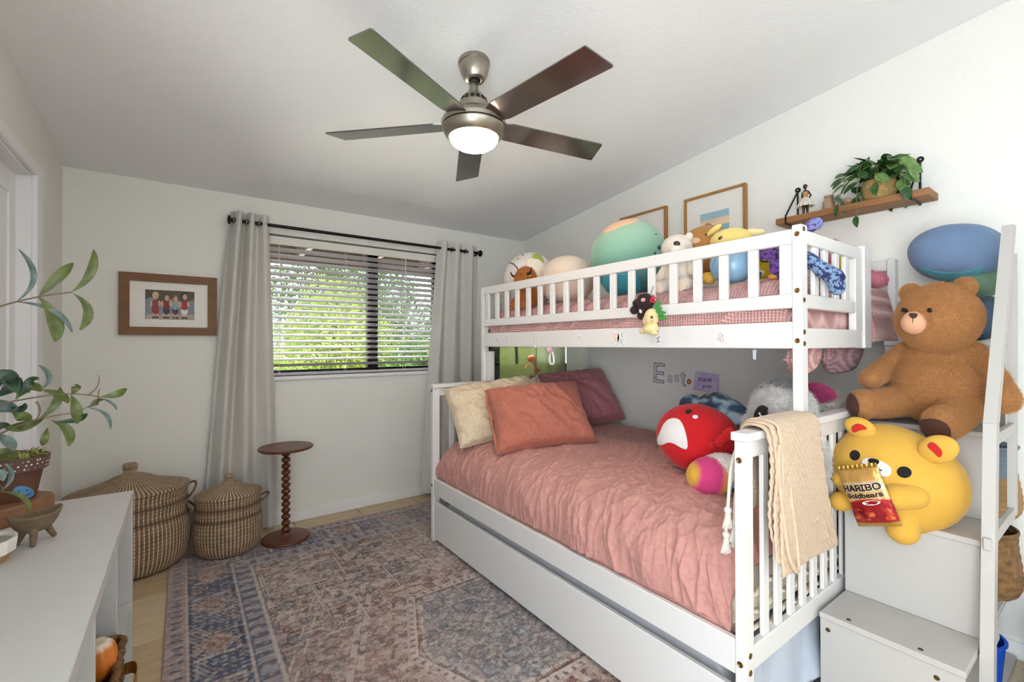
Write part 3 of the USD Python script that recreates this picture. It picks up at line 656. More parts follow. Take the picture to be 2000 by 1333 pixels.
for y in (0.36, 0.64): st.part('screw', lathe([(0, 0), (0.0075, 0), (0.006, 0.0015), (0, 0.001)], 14, (1.808, y, 0.30), frame((-1, 0, 0))), M('bronze_screw', ''))
def board(p0, p1, wid, y0, y1, b=0.003):
    """upright board in the stair's side plane from p0 to p1 (x, z), its width towards +x"""
    (x0, z0), (x1, z1) = p0, p1
    P = Polygon([(x0, z0), (x0 + wid, z0), (x1 + wid, z1), (x1, z1)])
    return slab(P, y1 - y0, (0, y1, 0), RB)
ry0, ry1 = 0.262, 0.292
st.part('rail_post', board((1.915, 0.0), (2.035, 1.04), 0.05, ry0, ry1), stair_m)
st.part('hand_rail', board((2.035, 1.0405), (2.40, 1.715), 0.055, ry0, ry1), stair_m)
st.part('rail_post', board((2.425, 0.67), (2.475, 1.62), 0.04, ry0 + 0.004, ry1 - 0.004), stair_m)
st.part('brace', box(2.07, 2.44, ry0 + 0.006, ry1 - 0.006, 0.965, 1.0), stair_m)
st.part('brace', box(1.98, 2.43, ry0 + 0.006, ry1 - 0.006, 0.66, 0.695), stair_m)
st.part('brace', box(1.96, 2.10, ry0 + 0.006, ry1 - 0.006, 0.35, 0.385), stair_m)
# things kept in the cubbies, seen past the railing
b1 = Thing('rope_basket', 'blue-grey and tan rope basket on the stair cubby beside the right wall', 'basket', (2.62, 0.42, 0.60))
def coil(c, prof, n=60, rows=14):
    a = np.linspace(0, 2 * PI, n, endpoint=False); s = np.linspace(0, 1, rows * 6); C = spline(prof, len(s))
    r = C[:, 0] + 0.0035 * np.abs(np.sin(s * rows * PI)); P = np.stack([c[0] + r[:, None] * np.cos(a), c[1] + r[:, None] * np.sin(a), c[2] + C[:, 1][:, None] + 0 * a], -1)
    return P
P = coil((2.655, 0.385, 0.602), [(0.02, 0.0), (0.088, 0.004), (0.095, 0.15), (0.10, 0.28)], rows=16)
g_ = grid(np.concatenate([P, P[:, :1]], 1)); g_ = sheet(np.concatenate([P, P[:, :1]], 1), 0.006)
zz = g_.vertices[:, 2]; colr = np.where((zz > 0.76)[:, None], srgb('#7d8b97'), srgb('#a58357'))
paint_m = M('painted', '#808080', 0.8, vcol=True, bump=(90, 0.15, 0.002))
b1.part('basket_body', g_, paint_m, smooth=True, paint=colr)
b2 = Thing('woven_bin', 'brown woven grass bin on the middle stair cubby', 'basket', (2.44, 0.40, 0.33))
P = coil((2.56, 0.40, 0.332), [(0.02, 0.0), (0.118, 0.004), (0.125, 0.12), (0.122, 0.24)], rows=12)
b2.part('basket_body', sheet(np.concatenate([P, P[:, :1]], 1), 0.006), M('dark_grass', '#9a7448', 0.8, bump=(60, 0.8, 0.01), var=(40, '#5d4024')), smooth=True)
b3 = Thing('blue_bin', 'bright blue plastic bin on the floor beside the stair foot', 'bin', (2.425, 0.39, 0.02))
b3.part('bin_body', lathe([(0, 0), (0.085, 0), (0.098, 0.16), (0.104, 0.165), (0.104, 0.172), (0.094, 0.172), (0.082, 0.012), (0, 0.012)], 40, (2.425, 0.392, 0.021)), M('blue_plastic', '#0f4fc4', 0.35))
sr = Thing('shag_rug', 'grey shag rug on the floor past the stairs', 'rug', (2.6, 0.05, 0))
base = box(2.2, 2.75, -0.45, 0.255, 0.0, 0.012, 0.004); sr.part('backing', base, M('shag_backing', '#5f5a5c', 0.95))
fur(sr, base, 'pile', M('shag_pile', '#a9a2a4', 0.9, sheen=0.3), 14000, 0.035, 0.0012, 5, 0.5, 0.2, keep=lambda P, N: N[:, 2] > 0.5)
pf = Thing('grey_pouf', 'fuzzy blue-grey pouf at the right edge beside the wall', 'pouf', (2.62, 0.10, 0.0))
pm = rough_up(ell((2.60, 0.07, 0.20), (0.17, 0.17, 0.185), n=4), 0.006, 20, 3)
pf.part('pouf_body', pm, M('pouf_wool', '#7d8797', 0.95, bump=(120, 0.6, 0.006), sheen=0.4), smooth=True)
# ------------------------------------------------------------------ curtains and rod
rod = Thing('curtain_rod', 'black metal curtain rod above the window', 'curtain rod', (1.22, 3.545, 2.122))
blk = M('black_metal', '#141414', 0.45, metal=0.4)
rod.part('rod', cyl((0.255, 3.545, 2.122), (2.205, 3.545, 2.122), 0.0115, 16), blk)
for x, s in ((0.25, -1), (2.21, 1)):
    rod.part('finial', lathe([(0, -0.006), (0.026, -0.006), (0.030, 0.0), (0.026, 0.008), (0.012, 0.012), (0, 0.012)], 24, (x, 3.545, 2.122), frame((s, 0, 0))), blk)
for x in (0.30, 2.17): rod.part('bracket', cat([cyl((x, 3.55, 2.104), (x, YW, 2.104), 0.006, 10), box(x - 0.012, x + 0.012, YW - 0.004, YW, 2.07, 2.14)]), blk)
cur_m = M('curtain_cloth', '#d6d3cd', 0.9, bump=(140, 0.25, 0.003), sheen=0.25, var=(3, '#cdc9c3'))
def curtain(name, label, top, bot, zb, folds, ph, left):
    nu, nv = 260, 90; a = np.linspace(0, 1, nu); b = np.linspace(0, 1, nv); A, B = np.meshgrid(a, b, indexing='ij')
    P = np.zeros((nu, nv, 3)); sB = B ** 0.8
    x0 = top[0] + (bot[0] - top[0]) * sB; x1 = top[1] + (bot[1] - top[1]) * sB
    w = 0.012 * np.sin(A * 6 + 3 * B + ph) * B
    P[:, :, 0] = x0 + (x1 - x0) * A + w
    ampl = 0.040 * (1 - 0.15 * B) * (1 + 0.35 * np.sin(A * 5 + ph))
    P[:, :, 1] = 3.552 + ampl * np.sin(A * folds * 2 * PI + ph + 0.5 * np.sin(2.2 * B + ph)) + 0.006 * np.sin(A * folds * 4.1 * PI + 2 * B) * B
    P[:, :, 2] = 2.185 + (zb - 2.185) * B + 0.012 * np.sin(A * folds * 2 * PI + ph) * (1 - B) * 0.3
    P[:, :, 1] = np.minimum(P[:, :, 1], YW - 0.03)
    t = Thing(name, label, 'curtain', ((bot[0] + bot[1]) / 2, 3.552, zb), group='pair of window curtains')
    t.part('panel', sheet(P, 0.003), cur_m, smooth=True)
    gm = M('grommet_steel', '#8d8d90', 0.3, metal=1.0)
    for k in range(int(folds * 2)):
        aa = (k + 0.5 - ph / PI * 1.0) / (folds * 2) % 1.0
        x = top[0] + (top[1] - top[0]) * aa
        t.part('grommet', tube([(x + 0.004 * math.sin(q), 3.545 + 0.02 * math.cos(q), 2.122 + 0.02 * math.sin(q)) for q in np.linspace(0, 2 * PI, 20, endpoint=False)], 0.0035, 6, True), gm)
    return t
curtain('curtain', 'light grey grommet curtain at the left of the window, flaring to the floor', (0.262, 0.482), (0.10, 0.535), 0.03, 3.0, 0.4, True)
curtain('curtain', 'light grey grommet curtain at the right of the window behind the bunk bed', (1.80, 2.195), (1.655, 2.16), 0.03, 3.0, 2.2, False)

# ------------------------------------------------------------------ framed photograph on the back wall
oak = M('brown_oak', '#85592f', 0.5, var=(14, '#6b4522', 0.3), stretch=(0.25, 1, 5), bump=(40, 0.15, 0.002))
def picture(name, label, c, w, h, fw, depth, R, wood, mat_m, art=None, artbox=None, glass=True):
    t = Thing(name, label, 'picture frame', c, R=R, local=True, group='framed prints on the right wall' if R is RX else None)
    for sy in (-1, 1):
        P = Polygon([(-w / 2, sy * h / 2), (w / 2, sy * h / 2), (w / 2 - fw, sy * (h / 2 - fw)), (-w / 2 + fw, sy * (h / 2 - fw))]).buffer(-0.0006)
        t.part('frame_rail', slab(P, depth, (0, 0, 0), np.eye(3)), wood)
    for sx in (-1, 1):
        P = Polygon([(sx * w / 2, -h / 2), (sx * w / 2, h / 2), (sx * (w / 2 - fw), h / 2 - fw), (sx * (w / 2 - fw), -h / 2 + fw)]).buffer(-0.0006)
        t.part('frame_stile', slab(P, depth, (0, 0, 0), np.eye(3)), wood)
    t.part('mat_board', box(-w / 2 + fw - 0.003, w / 2 - fw + 0.003, -h / 2 + fw - 0.003, h / 2 - fw + 0.003, 0.002, depth * 0.55, 0.0005), mat_m)
    if art is not None:
        x0, x1, y0, y1 = artbox; nu, nv = 120, 80
        U, V = np.meshgrid(np.linspace(0, 1, nu), np.linspace(0, 1, nv), indexing='ij')
        col = art(U, V); z = depth * 0.55 + 0.0015
        P = np.stack([x0 + U * (x1 - x0), y0 + V * (y1 - y0), 0 * U + z], -1)
        t.part('print', sheet(P, 0.001), M('print_paper', '#808080', 0.5, vcol=True), smooth=True, paint=np.vstack([col.reshape(-1, 3)] * 2))
    return t
def lerp(c, a, m): return c * (1 - m[..., None]) + np.array(a) * m[..., None]
def kids(U, V):
    c = np.zeros(U.shape + (3,)) + srgb('#7f8790')
    c = lerp(c, srgb('#4e4a3c'), (V > 0.66 + 0.08 * np.sin(U * 14)).astype(float))
    c = lerp(c, srgb('#a39c92'), (V < 0.18).astype(float))
    nz = meshkit.noise(np.stack([U * 26, V * 18, 0 * U], -1), 3); c = c * (0.75 + 0.5 * nz[..., None])
    asp = 1.53
    for k, (x, hd, hair, top, bot, s) in enumerate(((0.20, 0.80, '#d9b878', '#8a3a44', '#9a2f3a', 1.0), (0.42, 0.76, '#5a3a24', '#7c2a34', '#2a2f42', 0.92), (0.60, 0.72, '#8a6038', '#7fa8b8', '#51202c', 0.85), (0.79, 0.82, '#2a2018', '#a02f38', '#e4e0dc', 0.95))):
        du = (U - x) * asp
        el = lambda cx, cy, rx, ry: ((((du - cx) / rx) ** 2 + ((V - cy) / ry) ** 2) < 1).astype(float)
        for sx in (-0.05, 0.05):
            c = lerp(c, srgb('#d9a184'), ((np.abs(du - sx) < 0.032) & (V > 0.05) & (V < 0.25)).astype(float))
            c = lerp(c, srgb('#2c2a30'), ((np.abs(du - sx) < 0.04) & (V > 0.03) & (V < 0.09)).astype(float))
        c = lerp(c, srgb(bot), el(0, 0.30, 0.115 * s, 0.13)); c = lerp(c, srgb(top), el(0, 0.50, 0.125 * s, 0.16))
        c = lerp(c, srgb('#d9a184'), el(-0.13, 0.53, 0.04, 0.11)); c = lerp(c, srgb('#d9a184'), el(0.12, 0.55, 0.04, 0.10))
        c = lerp(c, srgb(hair), el(0, hd + 0.01, 0.10 * s, 0.13)); c = lerp(c, srgb('#e0ad90'), el(0.012, hd - 0.02, 0.072 * s, 0.095))
        for e in (-0.022, 0.03): c = lerp(c, srgb('#40261c'), el(e + 0.01, hd, 0.011, 0.014))
        c = lerp(c, srgb('#a8423c'), el(0.014, hd - 0.062, 0.024, 0.011))
    return c
matw = M('mat_board_white', '#eeeae4', 0.6)
picture('framed_photograph', 'brown wood framed photograph of four children on the back wall left of the curtain', (-0.064, YW - 0.001, 1.543), 0.50, 0.385, 0.052, 0.026, RB, oak, matw, kids, (-0.124, 0.126, -0.092, 0.092))

# pictures on the right wall
thin = M('honey_oak', '#b98850', 0.45, var=(16, '#9d6f3c', 0.3), stretch=(1, 0.2, 1))
def beach(U, V):
    c = np.zeros(U.shape + (3,)) + srgb('#9cc0cc')
    c = lerp(c, srgb('#e9c9a8'), ((V > 0.60) & (V < 0.80)).astype(float)); c = lerp(c, srgb('#f0d9b8'), ((V > 0.64) & (V < 0.70)).astype(float))
    c = lerp(c, srgb('#8fb4c0'), ((V > 0.42) & (V < 0.6)).astype(float)); c = lerp(c, srgb('#d9c3a0'), (V < 0.42).astype(float))
    c = c * (0.92 + 0.16 * meshkit.noise(np.stack([U * 4, V * 30, 0 * U], -1), 3)[..., None])
    for x, y, r, k in ((0.62, 0.36, 0.11, '#7b7f92'), (0.72, 0.47, 0.06, '#8f93a4'), (0.50, 0.30, 0.08, '#84868f')):
        c = lerp(c, srgb(k), ((((U - x) / r) ** 2 + ((V - y) / (r * 1.1)) ** 2) < 1).astype(float))
    return c
picture('framed_print', 'honey oak framed beach print on the right wall beside the shelf', (XW - 0.001, 1.597, 2.02), 0.415, 0.485, 0.016, 0.03, RX, thin, matw, beach, (-0.095, 0.10, -0.115, 0.117))
picture('framed_print', 'honey oak framed print half hidden by the big green plush', (XW - 0.001, 2.155, 2.02), 0.415, 0.485, 0.016, 0.03, RX, thin, matw, lambda U, V: np.zeros(U.shape + (3,)) + srgb('#efece6'), (-0.095, 0.10, -0.115, 0.0))

# ------------------------------------------------------------------ wall shelf
ws = Thing('wall_shelf', 'rustic wood plank shelf on black strap brackets on the right wall', 'wall shelf', (2.69, 0.85, 1.93))
rust_w = M('rustic_plank', '#a9794c', 0.6, var=(10, '#7d522e', 0.3), stretch=(4, 0.35, 4), bump=(30, 0.35, 0.004))
SX0, SZ0, SZ1, SY_0, SY_1 = 2.622, 1.937, 1.970, 0.532, 1.165
ws.part('plank', box(SX0, XW - 0.004, SY_0, SY_1, SZ0, SZ1, 0.003), rust_w)
for y in (1.112, 0.594):
    R_ = 0.0045
    ws.part('bracket', cat([tube([(XW - 0.006, y, 2.135), (SX0 - 0.004, y, SZ1 + 0.004), (SX0 - 0.005, y, SZ0 - 0.006)], R_, 8), tube([(SX0 - 0.005, y, SZ0 - 0.005), (XW - 0.006, y, SZ0 - 0.005)], R_, 8), tube([(XW - 0.006, y, SZ0 - 0.005), (XW - 0.006, y, 2.135)], R_, 8), lathe([(0, 0), (0.014, 0), (0.014, 0.006), (0, 0.006)], 18, (XW, y, 2.143), frame((-1, 0, 0)))]), blk)
    ws.part('screw', ell((XW - 0.007, y, 2.143), (0.003, 0.006, 0.006), n=2), M('grommet_steel', ''))
# ballerina figurine
fg = Thing('ballerina_figurine', 'small bronze dancer figurine in a gauze skirt at the left of the wall shelf', 'figurine', (2.69, 1.045, SZ1))
fx, fy, fz = 2.69, 1.043, SZ1
bronze = M('dark_bronze', '#4a3626', 0.5, metal=0.3)
cp = lambda p, q, a, b: capsule(np.array(p) + (fx, fy, fz), a, np.array(q) + (fx, fy, fz), b)
body = [cp((0, 0.012, 0.008), (0, 0.008, 0.045), .005, .0065), cp((0, 0.008, 0.045), (0, 0.006, 0.085), .0065, .009), cp((-0.012, -0.014, 0.006), (0, -0.008, 0.045), .005, .0065), cp((0, -0.008, 0.045), (0, -0.006, 0.085), .0065, .009),
        cp((0, 0.006, 0.006), (-0.014, 0.012, 0.004), .004, .003), cp((-0.012, -0.014, 0.006), (-0.02, -0.026, 0.004), .004, .003),
        cp((0, 0, 0.085), (0, 0, 0.105), .012, .0095), cp((0, 0, 0.105), (0, 0, 0.128), .0095, .0125), cp((0, 0, 0.128), (-0.002, 0, 0.146), .006, .005),
        mell(np.array((-0.004, 0, 0.158)) + (fx, fy, fz), (.011, .0095, .0125)), mell(np.array((-0.016, 0, 0.156)) + (fx, fy, fz), (.003, .002, .003)), mell(np.array((0.012, 0, 0.165)) + (fx, fy, fz), .006),
        cp((0, 0.014, 0.128), (0.012, 0.022, 0.108), .0045, .0035), cp((0.012, 0.022, 0.108), (0.016, 0.004, 0.092), .0035, .003), cp((0, -0.014, 0.128), (0.012, -0.022, 0.108), .0045, .0035), cp((0.012, -0.022, 0.108), (0.016, -0.004, 0.092), .0035, .003)]
fg.part('body', blob(body, 0.004, 4), bronze, smooth=True)
fg.part('bodice', lathe([(0.0118, 0.098), (0.0108, 0.108), (0.0135, 0.124), (0.0138, 0.128), (0.012, 0.128)], 20, (fx, fy, fz)), M('tan_bodice', '#b58a55', 0.6))
a = np.linspace(0, 2 * PI, 73); r_ = np.linspace(0, 1, 12); A, B = np.meshgrid(a, r_, indexing='ij')
rr = 0.011 + 0.027 * B + 0.004 * B * np.sin(A * 12); P = np.stack([fx + rr * np.cos(A), fy + rr * np.sin(A), fz + 0.098 - 0.048 * B ** 1.4], -1)
fg.part('skirt', sheet(P, 0.0012), M('gauze', '#d8d0c0', 0.9, sheen=0.3), smooth=True)
# small jar
single('small_jar', lathe([(0, 0), (0.024, 0), (0.027, 0.01), (0.028, 0.045), (0.022, 0.056), (0.017, 0.062), (0.017, 0.068), (0.0215, 0.072), (0.0215, 0.079), (0.014, 0.08), (0.013, 0.06), (0, 0.058)], 30, (2.69, 0.935, SZ1)), M('frosted_amber', '#a9876a', 0.35, coat=0.2), 'small frosted brown jar next to the dancer on the wall shelf', 'jar', smooth=40)
# sprig and cone next to the plant
sp = Thing('pine_sprig', 'little evergreen sprig with a cone left of the shelf plant', 'sprig', (2.675, 0.87, SZ1))
g = np.random.default_rng(4); needles = []
for q in range(3):
    base = np.array([2.675, 0.868, SZ1 + 0.012]); tip = base + np.array([(-0.03, -0.035, 0.0)[q], (0.035, -0.02, 0.03)[q], (0.035, -0.05, 0.05)[q]])
    ax = spline([base, (base + tip) / 2 + [0, 0, 0.012], tip], 16)
    needles.append(tube(ax, 0.0015, 5))
    for p in ax:
        for s in range(5):
            d = g.normal(size=3); d /= np.linalg.norm(d); needles.append(tube([p, p + d * 0.009, p + d * 0.016 + [0, 0, -0.002]], [0.0009, 0.0008, 0.0003], 4))
sp.part('needles', cat(needles), M('pine_green', '#5e7a5c', 0.6))
sp.part('cone', rough_up(ell((2.675, 0.85, SZ1 + 0.03), (0.014, 0.02, 0.014), n=3), 0.004, 160, 2, 1), M('cone_pink_brown', '#b08a70', 0.7))

# leaf shapes
def leaf(L, W, curl=0.15, fold=0.25, n=9, m=5, bend=0.0, pw=0.8):
    s = np.linspace(0, 1, n); a = np.linspace(-1, 1, m); S, A = np.meshgrid(s, a, indexing='ij')
    hw = W / 2 * np.sin(PI * S ** pw) ** 0.8 + 0.0004
    P = np.stack([A * hw, S * L, fold * np.abs(A) * hw + curl * L * (S ** 2) * -1 + 0 * A], -1)
    P[:, :, 0] += bend * L * S ** 2
    return P
def place_leaf(P, o, d, up=(0, 0, 1), roll=0.0, t=0.0006):
    d = np.array(d, float); d /= np.linalg.norm(d); up = np.array(up, float); up = up - d * (up @ d)
    if np.linalg.norm(up) < 1e-3: up = np.array([0.3, 0.9, 0.2]); up = up - d * (up @ d)
    up /= np.linalg.norm(up); x = np.cross(d, up); R = np.stack([x, d, up], 1)
    c, s = math.cos(roll), math.sin(roll); Rr = np.array([[c, 0, s], [0, 1, 0], [-s, 0, c]])
    return sheet((P @ Rr.T) @ R.T + np.array(o, float), t)
def leafmat(nm, c1, c2, rough=0.4, tr=0.12):
    return usdkit.material(stage, '/World/Looks/' + nm, {'tc': ('texture_coordinate', {}), 'n': ('noise_texture', {'scale': 45.0, 'detail': 3.0}), 'r': ('rgb_ramp', {'ramp': [(0.35, srgb(c1)), (0.65, srgb(c2))]}), 'd': ('principled_bsdf', {'roughness': rough}), 't': ('translucent_bsdf', {}), 'm': ('mix_closure', {'fac': tr})},
        [('tc.object', 'n.vector'), ('n.fac', 'r.fac'), ('r.color', 'd.base_color'), ('r.color', 't.color'), ('d.BSDF', 'm.closure1'), ('t.BSDF', 'm.closure2')], surface='m.closure')
# shelf plant: woven pot on its side is a squat basket pot, trailing leaves
pl = Thing('trailing_plant', 'leafy green artificial plant in a woven straw pot on the wall shelf', 'potted plant', (2.695, 0.735, SZ1))
pc = np.array([2.700, 0.730, SZ1])
P = coil(pc, [(0.01, 0.0), (0.042, 0.002), (0.058, 0.03), (0.062, 0.06), (0.056, 0.092), (0.052, 0.098)], 48, 11)
pl.part('woven_pot', sheet(np.concatenate([P, P[:, :1]], 1), 0.004), M('straw', '#c2a26a', 0.8, bump=(120, 0.8, 0.006), var=(60, '#94733f')), smooth=True)
pl.part('filling', ell(pc + [0, 0, 0.085], (0.05, 0.05, 0.012)), M('soil', '#3b2c1f', 0.95))
g = np.random.default_rng(8); lm = [leafmat('plant_leaf', '#2c5426', '#477238'), leafmat('plant_leaf_dark', '#23431f', '#35602d'), leafmat('plant_leaf_light', '#4f7a3a', '#7a9a58')]
for k in range(17):
    az = g.uniform(0, 2 * PI) if k > 4 else [2.6, 3.1, 3.5, 1.9, 4.2][k]
    out = g.uniform(0.06, 0.14); up_ = g.uniform(0.04, 0.12); dn = g.uniform(0.0, 0.16)
    tip = pc + [math.cos(az) * out, math.sin(az) * out, 0.09 + up_ - dn]
    if k == 0: tip = pc + [-0.12, 0.055, -0.075]
    if k == 1: tip = pc + [-0.115, 0.13, 0.0]
    if k == 2: tip = pc + [-0.09, -0.12, 0.02]
    if k == 3: tip = pc + [-0.05, 0.13, 0.14]
    if k == 4: tip = pc + [-0.07, -0.13, 0.10]
    tip[0] = min(tip[0], XW - 0.03)
    mid = pc + [(tip[0] - pc[0]) * 0.5, (tip[1] - pc[1]) * 0.5, 0.12 + 0.5 * up_]
    ax = spline([pc + [0, 0, 0.08], mid, tip], 18)
    sp_ = pl.part('stem', tube(ax, np.linspace(0.002, 0.0012, 18), 5), M('plant_stem', '#6d7a3e', 0.6))
    for j in range(5, 18, 2):
        s = 1 if j % 4 == 1 else -1
        t_ = ax[min(j + 1, 17)] - ax[j - 1]; t_ /= np.linalg.norm(t_); sd = np.cross(t_, [0, 0, 1]); sd /= max(np.linalg.norm(sd), 1e-6)
        d = t_ * 0.5 + sd * s * 0.8 + g.normal(0, 0.25, 3) + [-0.15, 0, 0.05]
        if j >= 16: d = t_
        e = ax[j] + d / np.linalg.norm(d) * 0.05
        if e[0] > XW - 0.012: d[0] -= (e[0] - XW + 0.03) / 0.05 * np.linalg.norm(d)
        L = g.uniform(0.055, 0.085)
        pl.part('leaf', place_leaf(leaf(L, L * 0.60, 0.12, 0.2, 8, 5), ax[j], d, (-0.5, 0, 0.85), g.normal(0, 0.4)), lm[g.integers(3)], smooth=True, under=sp_)
# ------------------------------------------------------------------ ceiling fan
HX, HY = 1.045, 1.728; ztop = ceil_z(HY)
fan = Thing('ceiling_fan', 'five bladed ceiling fan with brushed nickel motor and a lit glass bowl lamp', 'ceiling fan', (HX, HY, 2.13))
nick = M('brushed_nickel', '#a79f92', 0.32, metal=1.0, aniso=0.5)
can = lathe([(0, 0.004), (0.0695, 0.004), (0.0705, -0.004), (0.0705, -0.014), (0.066, -0.018), (0.065, -0.034), (0.056, -0.064), (0.042, -0.084), (0.030, -0.088), (0.024, -0.086), (0.021, -0.074), (0, -0.074)], 48, (HX, HY, ztop - 0.002), rot('x', -math.degrees(math.atan(SL))))
fan.part('canopy', can, nick)
fan.part('down_rod', cyl((HX, HY, 2.41), (HX, HY, ztop - 0.075), 0.0115, 20), nick)
fan.part('hanger_ball', ell((HX, HY, ztop - 0.088), (0.021, 0.021, 0.016)), M('black_rubber', ''))
fan.part('coupling', lathe([(0.012, 0.10), (0.017, 0.10), (0.020, 0.055), (0.030, 0.03), (0.036, 0.02), (0.04, 0)], 36, (HX, HY, 2.370)), nick)
fan.part('motor_dome', lathe([(0.03, 0.10), (0.046, 0.093), (0.062, 0.062), (0.066, 0.058), (0.066, 0.02), (0.105, 0.012), (0.135, -0.01), (0.144, -0.03), (0.141, -0.045), (0.03, -0.045)], 56, (HX, HY, 2.297)), nick)
for k in range(14):
    a = 2 * PI * k / 14
    for z, r in ((2.374, 0.0545), (2.364, 0.0588)):
        fan.part('vent', xf(box(-0.0085, 0.0085, -0.003, 0.003, -0.0016, 0.0016, 0.0008), rot('z', math.degrees(a) + 90), (HX + r * math.cos(a), HY + r * math.sin(a), z)), M('vent_dark', '#15130f', 0.7))
fan.part('shadow_gap', lathe([(0.03, 0.0), (0.134, 0.0), (0.134, -0.006), (0.03, -0.006)], 56, (HX, HY, 2.253)), M('vent_dark', ''))
fan.part('light_ring', lathe([(0.03, 0.0), (0.139, 0.0), (0.139, -0.006), (0.128, -0.03), (0.112, -0.045), (0.105, -0.045), (0.03, -0.02)], 56, (HX, HY, 2.248)), nick)
fan.part('lamp_bowl', lathe([(0.107, 0.0), (0.106, -0.010), (0.096, -0.026), (0.075, -0.040), (0.045, -0.049), (0.0, -0.052)], 48, (HX, HY, 2.205)),
         usdkit.material(stage, '/World/Looks/lamp_glass', {'e': ('emission', {'color': srgb('#ffe0c0'), 'strength': LAMP})}, [], surface='e.emission'), smooth=True, label='glowing frosted glass bowl')
wal = M('dark_walnut', '#261b16', 0.4, coat=1.0, coat_ior=2.1, var=(9, '#170f0c', 0.3), stretch=(0.6, 7, 7), bump=(20, 0.06, 0.001))
for k in range(5):
    a = math.radians(350.5 + 72 * k)
    R_ = rot('z', math.degrees(a)) @ rot('x', -11)
    P = Polygon([(0.10, -0.036), (0.17, -0.060), (0.655, -0.068), (0.683, 0.064), (0.17, 0.058), (0.10, 0.036)]).buffer(-0.008).buffer(0.008, quad_segs=4)
    fan.part('blade', slab(P, 0.006, np.array([HX, HY, 2.262]), R_), wal)
    fan.part('blade_arm', xf(box(0.06, 0.13, -0.024, 0.024, -0.004, 0.012, 0.002), R_, (HX, HY, 2.262)), nick)

